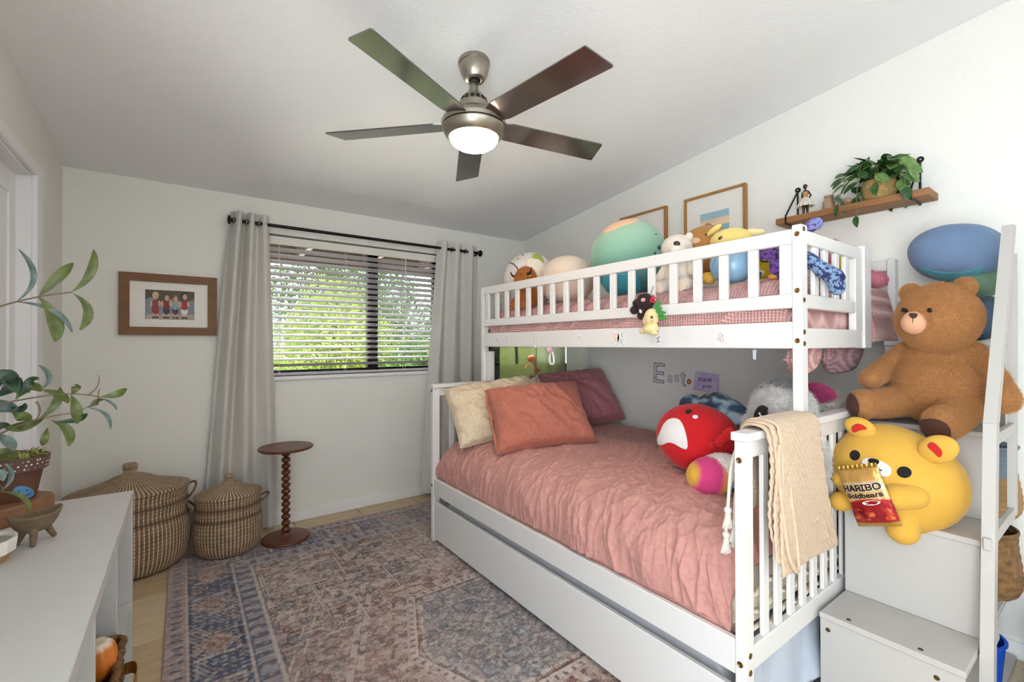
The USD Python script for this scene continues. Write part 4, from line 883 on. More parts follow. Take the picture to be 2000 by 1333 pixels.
# ------------------------------------------------------------------ rug
RX0, RX1, RY0, RY1 = -0.062, 2.25, 0.45, 3.425
def rug_paint(X, Y):
    g = lambda sx, sy, o, s, q=3: meshkit.fbm(np.stack([X * sx, Y * sy, 0 * X + o], -1), q, s)
    e = np.minimum(np.minimum(X - RX0, RX1 - X), np.minimum(Y - RY0, RY1 - Y))        # distance from the edge
    along = np.where(np.minimum(X - RX0, RX1 - X) < np.minimum(Y - RY0, RY1 - Y), Y, X)
    cream, blue, navy, rust, sand, brown, teal, mauve = map(lambda h: np.array(srgb(h)), ('#c3b1a4', '#6f7a8c', '#4b5468', '#8d5a4c', '#b99c88', '#54413b', '#6d8088', '#957f80'))
    tint = g(1.6, 1.6, 1, 3)
    c = lerp(np.zeros(X.shape + (3,)) + sand, cream, np.clip((tint - 0.35) * 3, 0, 1))
    c = lerp(c, mauve, np.clip((g(2.3, 2.3, 4, 31) - 0.5) * 5, 0, 1) * 0.5)
    Pn = 0.06
    def cells(ux, uy, seed, dens, cols, w=0.18, k=1.0):
        nonlocal c
        i, j = np.floor(X / ux), np.floor(Y / uy); fx_, fy_ = X / ux - i, Y / uy - j
        h = (np.sin(i * 127.1 + j * 311.7 + seed) * 43758.5453) % 1.0; h2 = (np.sin(i * 269.5 + j * 183.3 + seed) * 24634.63) % 1.0; h3 = (np.sin(i * 419.2 + j * 71.9 + seed) * 13758.5) % 1.0
        m = np.minimum(np.minimum(fx_, 1 - fx_) * ux, np.minimum(fy_, 1 - fy_) * uy) / min(ux, uy)
        dm = np.abs(fx_ - 0.5) + np.abs(fy_ - 0.5)
        shp = np.where(h3 < 0.3, 0.5 - dm * 0.9, np.where(h3 < 0.6, m, 0.5 - np.hypot(fx_ - 0.5, fy_ - 0.5) * 1.1))
        on = (h < dens)
        fill = on & (shp > w); edge = on & (shp > w - 0.12) & (shp <= w)
        idx = np.floor(h2 * len(cols)).astype(int) % len(cols)
        cc = np.array(cols)[idx]
        wgt = (fill * 0.55 * k)[..., None]; c = c * (1 - wgt) + cc * wgt
        c = lerp(c, brown, edge * 0.9 * k)
    fld = e > 0.40
    keep = c.copy()
    cells(0.118, 0.105, 1.0, 0.55, [teal, rust, sand, blue, mauve], 0.16, 0.75)
    cells(0.052, 0.046, 2.0, 0.55, [navy, rust, cream, teal, brown], 0.14, 0.7)
    cells(0.024, 0.022, 3.0, 0.40, [brown, navy, cream, rust], 0.10, 0.6)
    cells(0.034, 0.030, 5.0, 0.45, [sand, cream, teal, rust, mauve], 0.16, 0.95)
    # rectilinear field lines: stepped cream keys with dark outlines
    def stroke(d, w, col, k=0.85):
        nonlocal c
        c = lerp(c, brown, (np.abs(d) < w + 0.004) * 0.5 * k); c = lerp(c, col, (np.abs(d) < w) * k)
    cx, cy = 1.18, 1.75
    def hexa(cx, cy, r, w, col):
        dx, dy = np.abs(X - cx), np.abs(Y - cy)
        d = np.maximum(dx * 0.95 + dy * 0.38, dy * 0.92) - r
        stp = 0.018 * np.sign(np.sin(np.arctan2(Y - cy, X - cx) * 26))
        stroke(d + stp, w, col)
        return d
    for r, w in ((0.86, 0.006), (0.62, 0.014), (0.36, 0.010)):
        hexa(cx, cy, r, w, cream)
    d0 = np.maximum(np.abs(X - cx) * 0.95 + np.abs(Y - cy) * 0.38, np.abs(Y - cy) * 0.92)
    hook = 0.5 + 0.5 * np.sin(np.arctan2(Y - cy, X - cx) * 34)
    bandm = (d0 > 0.37) & (d0 < 0.415 + 0.055 * (hook > 0.62))
    c = lerp(c, brown, ((d0 > 0.362) & (d0 < 0.423 + 0.06 * (hook > 0.52))) * 0.7); c = lerp(c, cream, bandm * 0.92)
    mot = (np.sin(np.arctan2(Y - cy, X - cx) * 62) > 0.55) & (np.abs(d0 - 0.392) < 0.010); c = lerp(c, brown, mot * 0.8)
    c = lerp(c, teal, (d0 < 0.34) * 0.35); c = lerp(c, rust, ((d0 > 0.4) & (d0 < 0.58)) * 0.22)
    for ox, oy in ((0.55, 2.75), (0.95, 2.95), (0.52, 2.25), (0.52, 1.35), (1.5, 2.85), (0.75, 2.45)):
        u = X - ox; v = Y - oy
        st_ = 0.035 * np.sign(np.sin(u * 32))
        m = (np.abs(u) < 0.19)
        dd = np.where(m, np.abs(np.abs(v) - 0.10 - st_), 9); stroke(dd, 0.006, cream)
        dd = np.where(np.abs(v) < 0.13, np.abs(np.abs(u) - 0.19), 9); stroke(dd, 0.006, cream)
    for k in range(12):
        h = (math.sin(k * 91.7) * 4375.5) % 1.0; xx = 0.45 + k * 0.12
        stroke(np.where((np.abs(Y - (1.0 + 2.0 * h)) < 0.35), np.abs(X - xx), 9), 0.003, cream, 0.6)
    fieldc = c
    # borders
    b = lerp(np.zeros(X.shape + (3,)) + navy, blue, np.clip((g(3, 3, 9, 51) - 0.45) * 4, 0, 1) * 0.6)
    u = along; t = e
    z = 0.5 + 0.5 * np.sin(u * 2 * PI / 0.21); tri = np.abs(((u / 0.30) % 1) - 0.5) * 2
    main = (t > 0.085) & (t < 0.30); tm = (t - 0.085) / 0.215
    diag = np.sin((u + t * 1.6) * 2 * PI / 0.034) > 0.25
    b = lerp(b, cream, main * diag * (g(5, 5, 2, 9) > 0.48) * 0.6)
    dia = np.abs(((u / 0.36) % 1) - 0.5) * 2 * 0.36 / 2 + np.abs(t - 0.19)
    b = lerp(b, sand, main * (dia < 0.075) * 0.75); b = lerp(b, rust, main * (dia < 0.05) * 0.6); b = lerp(b, cream, main * (dia < 0.024) * 0.8); b = lerp(b, cream, main * (np.abs(dia - 0.09) < 0.004) * 0.8)
    fl_ = np.sin(u * 2 * PI / 0.058) * np.sin(t * 2 * PI / 0.062); b = lerp(b, cream, main * (fl_ > 0.62) * 0.6); b = lerp(b, mauve, main * (fl_ < -0.72) * 0.7)
    key = (np.abs(((u / 0.18) % 1) - 0.5) < 0.06) & (np.abs(t - 0.19) < 0.08); b = lerp(b, cream, main * key * 0.7)
    o = (t <= 0.085); ob = np.zeros_like(b) + mauve * 0.6 + cream * 0.4
    ob = lerp(ob, brown, ((np.abs(((u / 0.055) % 1) - 0.5) < 0.15) & (t > 0.022) & (t < 0.066)) * 0.7); ob = lerp(ob, blue, ((np.abs(((u / 0.11) % 1) - 0.5) < 0.2) & (t > 0.03) & (t < 0.058)) * 0.5)
    b = np.where(o[..., None], ob, b)
    inn = (t >= 0.30); ib = np.zeros_like(b) + blue * 0.6 + cream * 0.4
    ib = lerp(ib, navy, ((np.abs(((u / 0.075) % 1) - 0.5) < 0.22) & (t > 0.315) & (t < 0.378)) * 0.8); ib = lerp(ib, rust, ((np.abs(((u / 0.075) % 1) - 0.5) < 0.1) & (t > 0.33) & (t < 0.362)) * 0.6)
    b = np.where(inn[..., None], ib, b)
    for q in (0.082, 0.296, 0.388): b = lerp(b, cream, (np.abs(t - q) < 0.006) * 0.85); b = lerp(b, navy, (np.abs(t - q - 0.011) < 0.004) * 0.7)
    c = np.where(fld[..., None], fieldc, b)
    keepc = c; c = c.copy(); cells(0.036, 0.040, 8.0, 0.5, [navy, cream, mauve, blue, sand], 0.18, 0.8); c = np.where(((e > 0.09) & (e < 0.295))[..., None], c, keepc)
    # wear: faded patches and speckle
    fade = np.clip((g(1.3, 1.1, 7, 17) - 0.42) * 3.2, 0, 1) * 0.45
    c = lerp(c, np.array(srgb('#b3a298')), fade)
    sp = meshkit.noise(np.stack([X * 190, Y * 190, 0 * X], -1), 41); sp2 = meshkit.noise(np.stack([X * 60, Y * 75, 0 * X + 4], -1), 42)
    c = c * (0.66 + 0.36 * sp + 0.28 * sp2)[..., None]
    c = lerp(c, np.array(srgb('#c9bbb0')), (sp2 > 0.68) * 0.3)
    return np.clip(c * np.array((0.95, 0.98, 1.06)), 0, 1)
xs = np.r_[np.arange(RX0, 1.50, 0.0042), np.linspace(1.50, RX1, 24)]; ys = np.r_[np.linspace(RY0, 0.78, 8), np.arange(0.79, RY1, 0.0046), RY1]
X, Y = np.meshgrid(xs, ys, indexing='ij'); Zr = 0.007 + 0.0012 * meshkit.noise(np.stack([X * 60, Y * 60, 0 * X], -1), 2)
P = np.stack([X, Y, Zr], -1)
col = rug_paint(X, Y).reshape(-1, 3)
single('rug', sheet(P, 0.0065), M('rug_print', '#808080', 0.95, vcol=True, sheen=0.15, bump=(160, 0.35, 0.004)), 'faded blue and rose oriental rug on the tiled floor beside the bed', 'rug', smooth=True, paint=np.vstack([col, col]))

# ------------------------------------------------------------------ seagrass baskets
grass = M('seagrass', '#808080', 0.8, vcol=True, bump=(150, 0.25, 0.002))
def seagrass(prof, rx, ry, c, rows, cols, grow=()):
    n = cols * 6; ns = rows * 5
    C = spline(prof, 400); d = np.r_[0, np.cumsum(np.linalg.norm(np.diff(C, axis=0), axis=1))]
    s = np.linspace(0, 1, ns + 1); R_ = np.interp(s * d[-1], d, C[:, 0]); Z = np.interp(s * d[-1], d, C[:, 1])
    a = np.linspace(0, 2 * PI, n + 1); S, A = np.meshgrid(s * rows, a / (2 * PI) * cols, indexing='ij')
    row = np.floor(S); rib = np.abs(np.sin(S * PI)) ; st_ = (np.abs((A % 1.0) - 0.5) * 2)
    stitch = np.clip((0.36 - st_) * 6, 0, 1) * np.clip((rib - 0.2) * 3, 0, 1)
    rad = R_[:, None] * (1 + 0 * A) + 0.0052 * rib + 0.002 * stitch
    P = np.stack([c[0] + rad * rx * np.cos(A / cols * 2 * PI), c[1] + rad * ry * np.sin(A / cols * 2 * PI), c[2] + Z[:, None] + 0.003 * rib * (np.abs(np.gradient(R_))[:, None] > np.abs(np.gradient(Z))[:, None])], -1)
    base = np.array(srgb('#7f6449')); nz = meshkit.noise(np.stack([A * 0.7, row * 3.1, 0 * A], -1), 5)
    col = np.zeros(P.shape) + base; col = col * (0.7 + 0.6 * nz[..., None]); col = lerp(col, srgb('#efe4cd'), stitch * 0.95)
    for q in grow: col = lerp(col, srgb('#4a3826'), np.exp(-((S - q) / 0.7) ** 2) * 0.75)
    return P, col
def basket(label, c, rx, ry, hgt, rows, cols, handle):
    t = Thing('lidded_basket', label, 'basket', (c[0], c[1], 0.009), group='lidded seagrass baskets')
    k = hgt
    P, col = seagrass([(0.75, 0.0), (0.86, 0.03 * k), (0.98, 0.22 * k), (1.0, 0.42 * k), (0.965, 0.62 * k), (0.94, 0.72 * k), (0.955, 0.80 * k), (0.935, 0.86 * k), (0.95, 0.93 * k), (0.93, 1.0 * k)], rx, ry, (c[0], c[1], 0.010), rows, cols, (rows * 0.70, rows * 0.84))
    m = sheet(P, 0.007, True); t.part('basket_body', m, grass, smooth=True, paint=np.vstack([col.reshape(-1, 3)] * 2))
    zl = 0.010 + k
    P, col = seagrass([(0.02, 0.33 * k), (0.08, 0.328 * k), (0.12, 0.29 * k), (0.105, 0.23 * k), (0.15, 0.195 * k), (0.45, 0.115 * k), (0.86, 0.035 * k), (0.965, 0.012 * k), (0.985, 0.0), (0.975, -0.03 * k)], rx, ry, (c[0], c[1], zl), 26, cols, ())
    m = sheet(P, 0.005, False); t.part('lid', m, grass, smooth=True, paint=np.vstack([col.reshape(-1, 3)] * 2))
    for (ang, up_, w_) in handle:
        ca, sa = math.cos(ang), math.sin(ang); p = np.array([c[0] + rx * 0.95 * ca, c[1] + ry * 0.95 * sa, 0.01 + 0.80 * k]); tn = np.array([-sa, ca, 0]); on = np.array([ca, sa, 0])
        pts = [p - tn * w_ - on * 0.004, p - tn * w_ * 0.95 + on * 0.03 + [0, 0, up_ * 0.7], p + on * 0.045 + [0, 0, up_], p + tn * w_ * 0.95 + on * 0.03 + [0, 0, up_ * 0.7], p + tn * w_ - on * 0.004]
        ax = spline(pts, 40)
        q = np.linspace(0, 14 * PI, 40)
        for ph in (0, PI): t.part('handle', tube(ax + np.stack([0.003 * np.cos(q + ph), 0.003 * np.sin(q + ph), 0.003 * np.cos(q + ph + 1)], 1), 0.0045, 6), M('rope_handle', '#7a5f43', 0.85, bump=(200, 0.4, 0.002)), smooth=True)
    return t
basket('large oval lidded seagrass basket in the corner behind the white cube shelf', (-0.240, 3.385, 0), 0.284, 0.205, 0.455, 30, 84, [(0.25, 0.07, 0.06)])
basket('small lidded seagrass basket standing by the grey curtain', (0.236, 3.345, 0), 0.186, 0.155, 0.355, 25, 58, [(0.05, 0.03, 0.04), (PI - 0.1, 0.06, 0.045)])

# ------------------------------------------------------------------ side table
sd = Thing('side_table', 'small round dark wood pedestal table with a beaded stem by the window', 'side table', (0.555, 3.315, 0.008))
wd = M('walnut_table', '#6f3f28', 0.42, var=(9, '#532c1b', 0.3), stretch=(5, 1, 1), coat=0.15)
tx, ty = 0.555, 3.315
sd.part('base', lathe([(0, 0), (0.142, 0), (0.145, 0.006), (0.142, 0.016), (0.132, 0.021), (0.045, 0.024), (0.034, 0.032), (0.026, 0.045), (0, 0.045)], 56, (tx, ty, 0.0088)), wd)
sd.part('table_top', lathe([(0, -0.012), (0.03, -0.012), (0.05, 0.0), (0.158, 0.001), (0.166, 0.008), (0.166, 0.014), (0.160, 0.019), (0, 0.019)], 64, (tx, ty, 0.600)), wd)
nb = 13; zz = np.linspace(0.052, 0.592, nb + 1); hh = zz[1] - zz[0]
for k in range(nb):
    a = np.linspace(-PI / 2 * 0.93, PI / 2 * 0.93, 14); prof = [(0, -hh / 2)] + [(0.0265 * math.cos(q) + 0.001, hh / 2 * math.sin(q) / math.sin(PI / 2 * 0.93)) for q in a] + [(0, hh / 2)]
    sd.part('bead', lathe(prof, 28, (tx, ty, zz[k] + hh / 2)), wd, smooth=60)
# ------------------------------------------------------------------ cube shelf on the left
shelf_m = M('shelf_white', '#c4c3c1', 0.45, bump=(18, 0.04, 0.002))
cs = Thing('cube_shelf', 'low white cube shelf along the left wall in the foreground', 'shelf unit', (-0.34, 1.36, 0))
CX0, CX1, CY0, CY1, CT = -0.535, -0.142, 0.30, 2.118, 0.77
cs.part('top', box(CX0, CX1, CY0, CY1, CT - 0.036, CT, 0.0015), shelf_m)
cs.part('bottom', box(CX0, CX1, CY0, CY1, 0, 0.036, 0.0015), shelf_m)
for a, b_ in ((CY0, CY0 + 0.036), (CY1 - 0.036, CY1)): cs.part('end_panel', box(CX0, CX1, a, b_, 0.036, CT - 0.036, 0.0015), shelf_m)
for y in (1.655, 1.265, 0.80): cs.part('divider', box(CX0, CX1 - 0.002, y - 0.008, y + 0.008, 0.036, CT - 0.036, 0.001), shelf_m)
for a, b_ in ((1.663, CY1 - 0.036), (0.808, 1.257), (0.336, 0.792)): cs.part('shelf', box(CX0, CX1 - 0.004, a, b_, 0.372, 0.388, 0.001), shelf_m)
cs.part('shelf', box(CX0, CX1 - 0.004, 1.273, 1.647, 0.253, 0.269, 0.001), shelf_m)
cs.part('back_panel', box(CX0 - 0.004, CX0 + 0.001, CY0 + 0.002, CY1 - 0.002, 0.002, CT - 0.002, 0.0005), shelf_m)
# basket in the cube with strap handle, pumpkin inside
wb = Thing('cube_basket', 'rectangular brown woven basket with a leather strap in the cube shelf', 'basket', (-0.30, 1.47, 0.27))
bm = M('rattan_brown', '#8a6238', 0.7, bump=(70, 0.9, 0.01), var=(45, '#4f3319'))
bx0, bx1, by0, by1, bz0, bz1 = -0.49, -0.128, 1.305, 1.615, 0.270, 0.502
def wovenwall(p, q, z0, z1, th):
    p, q = np.array(p, float), np.array(q, float); L = np.linalg.norm(q - p); nu, nv = int(L / 0.004) + 1, int((z1 - z0) / 0.004) + 1
    U, V = np.meshgrid(np.linspace(0, 1, nu), np.linspace(0, 1, nv), indexing='ij'); d = (q - p) / L; nrm = np.array([d[1], -d[0]])
    wv = 0.0035 * np.sin(U * L / 0.011 * PI + PI * np.floor(V * (z1 - z0) / 0.011)) * np.abs(np.sin(V * (z1 - z0) / 0.011 * PI))
    XY = p + (q - p) * U[..., None] + nrm * wv[..., None]
    return sheet(np.concatenate([XY, (z0 + V * (z1 - z0))[..., None]], -1), th)
wb.part('basket_wall', cat([wovenwall((bx0, by0), (bx1, by0), bz0, bz1, 0.007), wovenwall((bx1, by0), (bx1, by1), bz0, bz1, 0.007), wovenwall((bx1, by1), (bx0, by1), bz0, bz1, 0.007), wovenwall((bx0, by1), (bx0, by0), bz0, bz1, 0.007), box(bx0, bx1, by0, by1, bz0, bz0 + 0.008)]), bm, smooth=True)
rim = [(bx0, by0, bz1), (bx1, by0, bz1), (bx1, by1, bz1), (bx0, by1, bz1)]; R4 = []
for i in range(4):
    for t_ in np.linspace(0, 1, 26)[:-1]: R4.append(np.array(rim[i]) * (1 - t_) + np.array(rim[(i + 1) % 4]) * t_)
wb.part('rim', tube(np.array(R4) + 0.003 * np.stack([np.sin(np.arange(len(R4)) * 1.6), np.cos(np.arange(len(R4)) * 1.6), np.sin(np.arange(len(R4)) * 2.1)], 1), 0.009, 7, True), bm, smooth=True)
sx = [(bx1 + 0.006, 1.37, 0.432), (bx1 + 0.026, 1.39, 0.442), (bx1 + 0.036, 1.47, 0.446), (bx1 + 0.026, 1.56, 0.442), (bx1 + 0.006, 1.58, 0.432)]
ax = spline(sx, 30); P = np.stack([ax + [0, 0, -0.014], ax + [0, 0, 0.0], ax + [0, 0, 0.016]], 1)
wb.part('strap', sheet(P, 0.003), M('tan_leather', '#9a6a2c', 0.5), smooth=True, label='tan leather strap handle')
pu = Thing('pumpkin', 'small orange decorative pumpkin, pale highlight painted on top, in the woven cube basket', 'pumpkin', (-0.22, 1.5, 0.36))
def gourd(c, r, h, lobes, n=72, m_=36):
    th = np.linspace(0, PI, m_); ph = np.linspace(0, 2 * PI, n + 1); Tt, Pp = np.meshgrid(th, ph, indexing='ij')
    rr = r * np.sin(Tt) ** 0.8 * (1 - 0.09 * np.abs(np.sin(Pp * lobes / 2)) ** 0.5 * 0 - 0.07 * np.cos(Pp * lobes)); z = h * np.cos(Tt) * (1 - 0.25 * np.exp(-(Tt / 0.5) ** 2) - 0.15 * np.exp(-((PI - Tt) / 0.5) ** 2))
    return grid(np.stack([c[0] + rr * np.cos(Pp), c[1] + rr * np.sin(Pp), c[2] + z], -1))
pc = tuple(at(182, 1294, 'Y', 1.50))
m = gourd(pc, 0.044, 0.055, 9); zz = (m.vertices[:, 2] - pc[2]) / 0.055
w_ = np.clip((zz - 0.55) * 4, 0, 1)[:, None]  # pale top paints a highlight into the skin colour
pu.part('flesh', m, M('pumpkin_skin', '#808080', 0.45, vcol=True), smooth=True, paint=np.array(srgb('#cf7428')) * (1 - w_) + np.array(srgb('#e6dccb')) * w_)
pu.part('stalk', tube(spline([(pc[0], pc[1], pc[2] + 0.035), (pc[0], pc[1], pc[2] + 0.05), (pc[0] + 0.005, pc[1] + 0.005, pc[2] + 0.06)], 10), np.linspace(0.007, 0.004, 10), 8), M('stalk_brown', '#7a6a42', 0.8))
# things standing on top
wsn = Thing('wood_slice', 'thick rough wood slice stand on the cube shelf under the painted pot', 'wood slice', (-0.42, 2.0, CT))
P = []
a = np.linspace(0, 2 * PI, 97); ring = lambda r, z: np.stack([-0.432 + r * np.cos(a) * (0.095 + 0.008 * np.sin(3 * a + 1) + 0.004 * np.sin(7 * a)), 1.995 + r * np.sin(a) * (0.115 + 0.008 * np.sin(3 * a + 1)), z + 0 * a], 1)
P = np.stack([ring(0.001, CT), ring(0.97, CT), ring(1.0, CT + 0.006), ring(1.015, CT + 0.025), ring(1.0, CT + 0.048), ring(0.96, CT + 0.054), ring(0.5, CT + 0.055), ring(0.001, CT + 0.055)])
wsn.part('slice', grid(P, True), M('acacia', '#93694a', 0.5, var=(9, '#6d4a30', 0.3), stretch=(2, 2, 6), bump=(18, 0.2, 0.004)), smooth=40)
pot = Thing('painted_pot', 'hand painted brown flower pot with white dots and a blue smiling face', 'flower pot', (-0.415, 2.0, CT + 0.055))
pc = np.array((-0.418, 2.002, CT + 0.0555))
terr = M('painted_terracotta', '#6b4433', 0.6, bump=(60, 0.1, 0.002), var=(12, '#5a382a'))
pot.part('pot_body', lathe([(0, 0), (0.052, 0), (0.054, 0.004), (0.070, 0.092), (0.066, 0.092), (0.05, 0.01), (0, 0.01)], 56, pc), terr)
rimm = lathe([(0.0695, 0.088), (0.079, 0.088), (0.080, 0.091), (0.084, 0.124), (0.083, 0.127), (0.077, 0.127), (0.071, 0.094)], 56, pc)
pot.part('pot_rim', rimm, M('terracotta_rim', '#5f4640', 0.6))
dotm = M('dot_white', '#d8d2cc', 0.6); dotp = M('dot_pink', '#a8707a', 0.6); ds = [[], []]
g = np.random.default_rng(2)
for row, z in enumerate((0.097, 0.108, 0.119)):
    for k in range(34):
        a_ = 2 * PI * (k + 0.5 * (row % 2)) / 34 + g.normal(0, 0.03); r_ = 0.0795 + (z - 0.088) * 0.115 + 0.0006
        p = pc + [r_ * math.cos(a_), r_ * math.sin(a_), z]; ds[g.random() < 0.25].append(ell(p, (0.0028, 0.0028, 0.0009), frame((math.cos(a_), math.sin(a_), -0.1)), 1))
pot.part('white_dots', cat(ds[0]), dotm, kind='stuff'); pot.part('pink_dots', cat(ds[1]), dotp, kind='stuff')
body = lathe([(0, 0), (0.052, 0), (0.054, 0.004), (0.070, 0.092), (0, 0.092)], 56, pc); body.fix_normals()
def deco(t, nm, mesh, poly, mat, **k):
    q = patch(mesh, poly, **k)
    if q is not None: return t.part(nm, q, mat, smooth=True)
deco(pot, 'blue_face', body, oval(46, 962, 21, 12, 8), M('face_blue', '#5b93c4', 0.55), out=0.0008, deep=0.001)
for u, v in ((36, 960), (53, 958)): deco(pot, 'eye', body, oval(u, v, 1.6, 1.3), M('ink_blue', '#24406a', 0.5), out=0.0014, deep=0.0004, step=0.8)
deco(pot, 'smile', body, line_px([(38, 966), (46, 969), (54, 967), (60, 963)], 1.4), M('ink_blue', ''), out=0.0014, deep=0.0004, step=0.8)
deco(pot, 'red_flower', body, oval(86, 951, 3.5, 8, 15), M('flower_red', '#b03a44', 0.55), out=0.0008, deep=0.001, step=1)
deco(pot, 'yellow_flower', body, oval(90, 940, 3, 4, 15), M('flower_yellow', '#d8b85a', 0.55), out=0.0012, deep=0.001, step=1)
moss = rough_up(xf(ell((0, 0, 0), (0.072, 0.072, 0.024), n=4), t=pc + [0, 0, 0.114]), 0.012, 45, 7)
pot.part('soil', moss, M('moss_soil', '#4a3a26', 0.95, var=(30, '#6d7a3a', 0.2), bump=(60, 1.0, 0.01)), smooth=True)
mp = []
for k in range(150):
    a_, r_ = g.uniform(0, 2 * PI), 0.07 * math.sqrt(g.random()); p = pc + [r_ * math.cos(a_), r_ * math.sin(a_), 0.124 + 0.01 * (1 - (r_ / 0.07) ** 2)]
    mp.append(place_leaf(leaf(0.022, 0.007, 0.3, 0.2, 5, 3), p, g.normal(size=3) * [1, 1, 0.4] + [0, 0, 0.5], roll=g.uniform(-1, 1)))
pot.part('moss', cat(mp), leafmat('moss_leaf', '#6f7f3a', '#a3985a'), kind='stuff')
# tripod bowl
bo = Thing('tripod_bowl', 'small boat shaped brown clay bowl on three legs on the cube shelf', 'bowl', (-0.312, 1.71, CT))
clay = M('raw_clay', '#7d6a52', 0.85, var=(30, '#66543f'), bump=(120, 0.3, 0.002))
bc = np.array((-0.312, 1.706, CT)); ax_ = np.array([math.cos(0.55), math.sin(0.55)])
a = np.linspace(0, 2 * PI, 73); s = np.linspace(0, 1, 16)
def shell(k, inner):
    P = []
    for q in s:
        z = 0.030 + 0.044 * (q ** 1.7) + (0.004 if inner else 0); r = (q ** 0.55)
        lx = 0.050 * r * (1 - (0.06 if inner else 0)); ly = 0.034 * r * (1 - (0.08 if inner else 0))
        x = lx * np.cos(a) * (1 + 0.10 * np.abs(np.cos(a)) ** 6); y = ly * np.sin(a)
        zz = z + 0.010 * np.abs(np.cos(a)) ** 4 * q ** 3
        P.append(np.stack([bc[0] + x * ax_[0] - y * ax_[1], bc[1] + x * ax_[1] + y * ax_[0], bc[2] + zz], 1))
    return P
P = np.stack(shell(1, False) + shell(1, True)[::-1])
bo.part('bowl', grid(P, True), clay, smooth=True)
for q in (0.3, PI * 0.72, PI * 1.38):
    d_ = np.array([math.cos(q) * 0.029, math.sin(q) * 0.020]); w_ = np.array([d_[0] * ax_[0] - d_[1] * ax_[1], d_[0] * ax_[1] + d_[1] * ax_[0]])
    bo.part('leg', arr(capsule((bc[0] + w_[0] * 0.8, bc[1] + w_[1] * 0.8, CT + 0.042), 0.0085, (bc[0] + w_[0] * 1.45, bc[1] + w_[1] * 1.45, CT + 0.0065), 0.0062)), clay, smooth=True)
# candle bowl at the edge
cb = Thing('candle_dish', 'white glazed candle dish with grey wax at the left edge of the cube shelf', 'candle', (-0.392, 1.612, CT))
cc_ = (-0.392, 1.612, CT)
P8 = lambda r, z: [(r, z)]
cb.part('dish', lathe([(0, 0.018), (0.056, 0.018), (0.064, 0.024), (0.067, 0.052), (0.067, 0.056), (0.062, 0.056), (0.060, 0.040), (0, 0.040)], 12, cc_), M('glazed_white', '#e9e6e2', 0.25, coat=0.4), smooth=20)
cb.part('foot', lathe([(0, 0), (0.046, 0), (0.058, 0.0185), (0, 0.0185)], 12, cc_), M('tan_foot', '#b98a52', 0.6), smooth=20)
cb.part('wax', lathe([(0, 0.040), (0.0598, 0.040), (0.0598, 0.047), (0, 0.047)], 24, cc_), M('grey_wax', '#8c8780', 0.6))

# ------------------------------------------------------------------ olive branches reaching in from a tall vase
ol = Thing('olive_branches', 'artificial olive branches reaching in from the left in front of the door', 'plant', (-0.40, 1.30, CT))
vz = (-0.445, 1.18, CT + 0.0)
ol.part('vase', lathe([(0, 0), (0.05, 0), (0.072, 0.05), (0.07, 0.12), (0.036, 0.19), (0.03, 0.22), (0.034, 0.225), (0.026, 0.225), (0.028, 0.19), (0.06, 0.11), (0.05, 0.02), (0, 0.015)], 36, vz), M('vase_cream', '#d9d0c2', 0.5))
om = [leafmat('olive_leaf', '#4a5528', '#636f38', 0.4, 0.12), leafmat('olive_leaf_dark', '#26392a', '#384f36', 0.35, 0.1), leafmat('olive_leaf_grey', '#4b5c58', '#6d7c78', 0.35, 0.1)]
stm = M('olive_stem', '#6a5a42', 0.75)
PL = 1.30
def pt(u, v, y=PL): return at(u, v, 'Y', y)
def branch(pts, r0, r1):
    global cur_stem
    ax = spline(pts, 30); cur_stem = ol.part('stem', tube(ax, np.linspace(r0, r1, 30), 7), stm, smooth=True); return ax
def pleaf(p, mid, tip, w, k, y=PL, dy=(0, 0, 0), face=0.35, wpx=True):
    """leaf along a curve base, mid, tip (pixels, each with its own depth), its blade turned towards the room by FACE"""
    A = spline([pt(*p, y + dy[0]), pt(*mid, y + dy[1]), pt(*tip, y + dy[2])], 14)
    Tn = np.gradient(A, axis=0); Tn /= np.linalg.norm(Tn, axis=1, keepdims=True)
    n0 = np.array([0.3, -1.0, 0.25]); n0 = n0 * (1 - face) + np.array([0.1, 0.2, 1.0]) * face
    S = np.cross(Tn, n0); S /= np.linalg.norm(S, axis=1, keepdims=True); Nn = np.cross(S, Tn)
    s_ = np.linspace(0, 1, 14); hw = w / 2 * np.sin(PI * np.clip(s_ * 0.97 + 0.015, 0, 1) ** 1.3) ** 0.7
    a_ = np.linspace(-1, 1, 7)
    P = A[:, None] + S[:, None] * (hw[:, None] * a_)[..., None] - Nn[:, None] * (hw[:, None] * 0.22 * (1 - np.abs(a_)))[..., None]
    ol.part('leaf', sheet(P, 0.0007), om[k], smooth=True, under=cur_stem)
b1 = branch([vz[:3] + np.array([0, 0, 0.1]), pt(-200, 700, 1.22), pt(-60, 620), pt(30, 590), pt(75, 580), pt(140, 571)], 0.003, 0.0014)
for a in [((30, 591), (66, 540), (36, 487), 0.010, 2), ((75, 580), (110, 545), (143, 514), 0.020, 0), ((140, 571), (176, 535), (183, 488), 0.017, 0), ((75, 580), (103, 615), (108, 668), 0.025, 0), ((30, 590), (100, 605), (141, 650), 0.011, 2), ((142, 573), (170, 600), (156, 645), 0.017, 0)]: pleaf(*a, dy=(0, 0.01, -0.01), face=0.1)
b2 = branch([vz[:3] + np.array([0, 0, 0.12]), pt(-160, 850, 1.22), pt(-40, 800), pt(60, 778), pt(130, 770), pt(195, 776)], 0.003, 0.0012)
b3 = branch([vz[:3] + np.array([0, 0, 0.1]), pt(-160, 900, 1.2), pt(-30, 862), pt(70, 820), pt(110, 812), pt(170, 797), pt(190, 780), pt(194, 760)], 0.003, 0.001)
b4 = branch([pt(70, 785), pt(78, 803), pt(70, 820)], 0.0018, 0.0012)
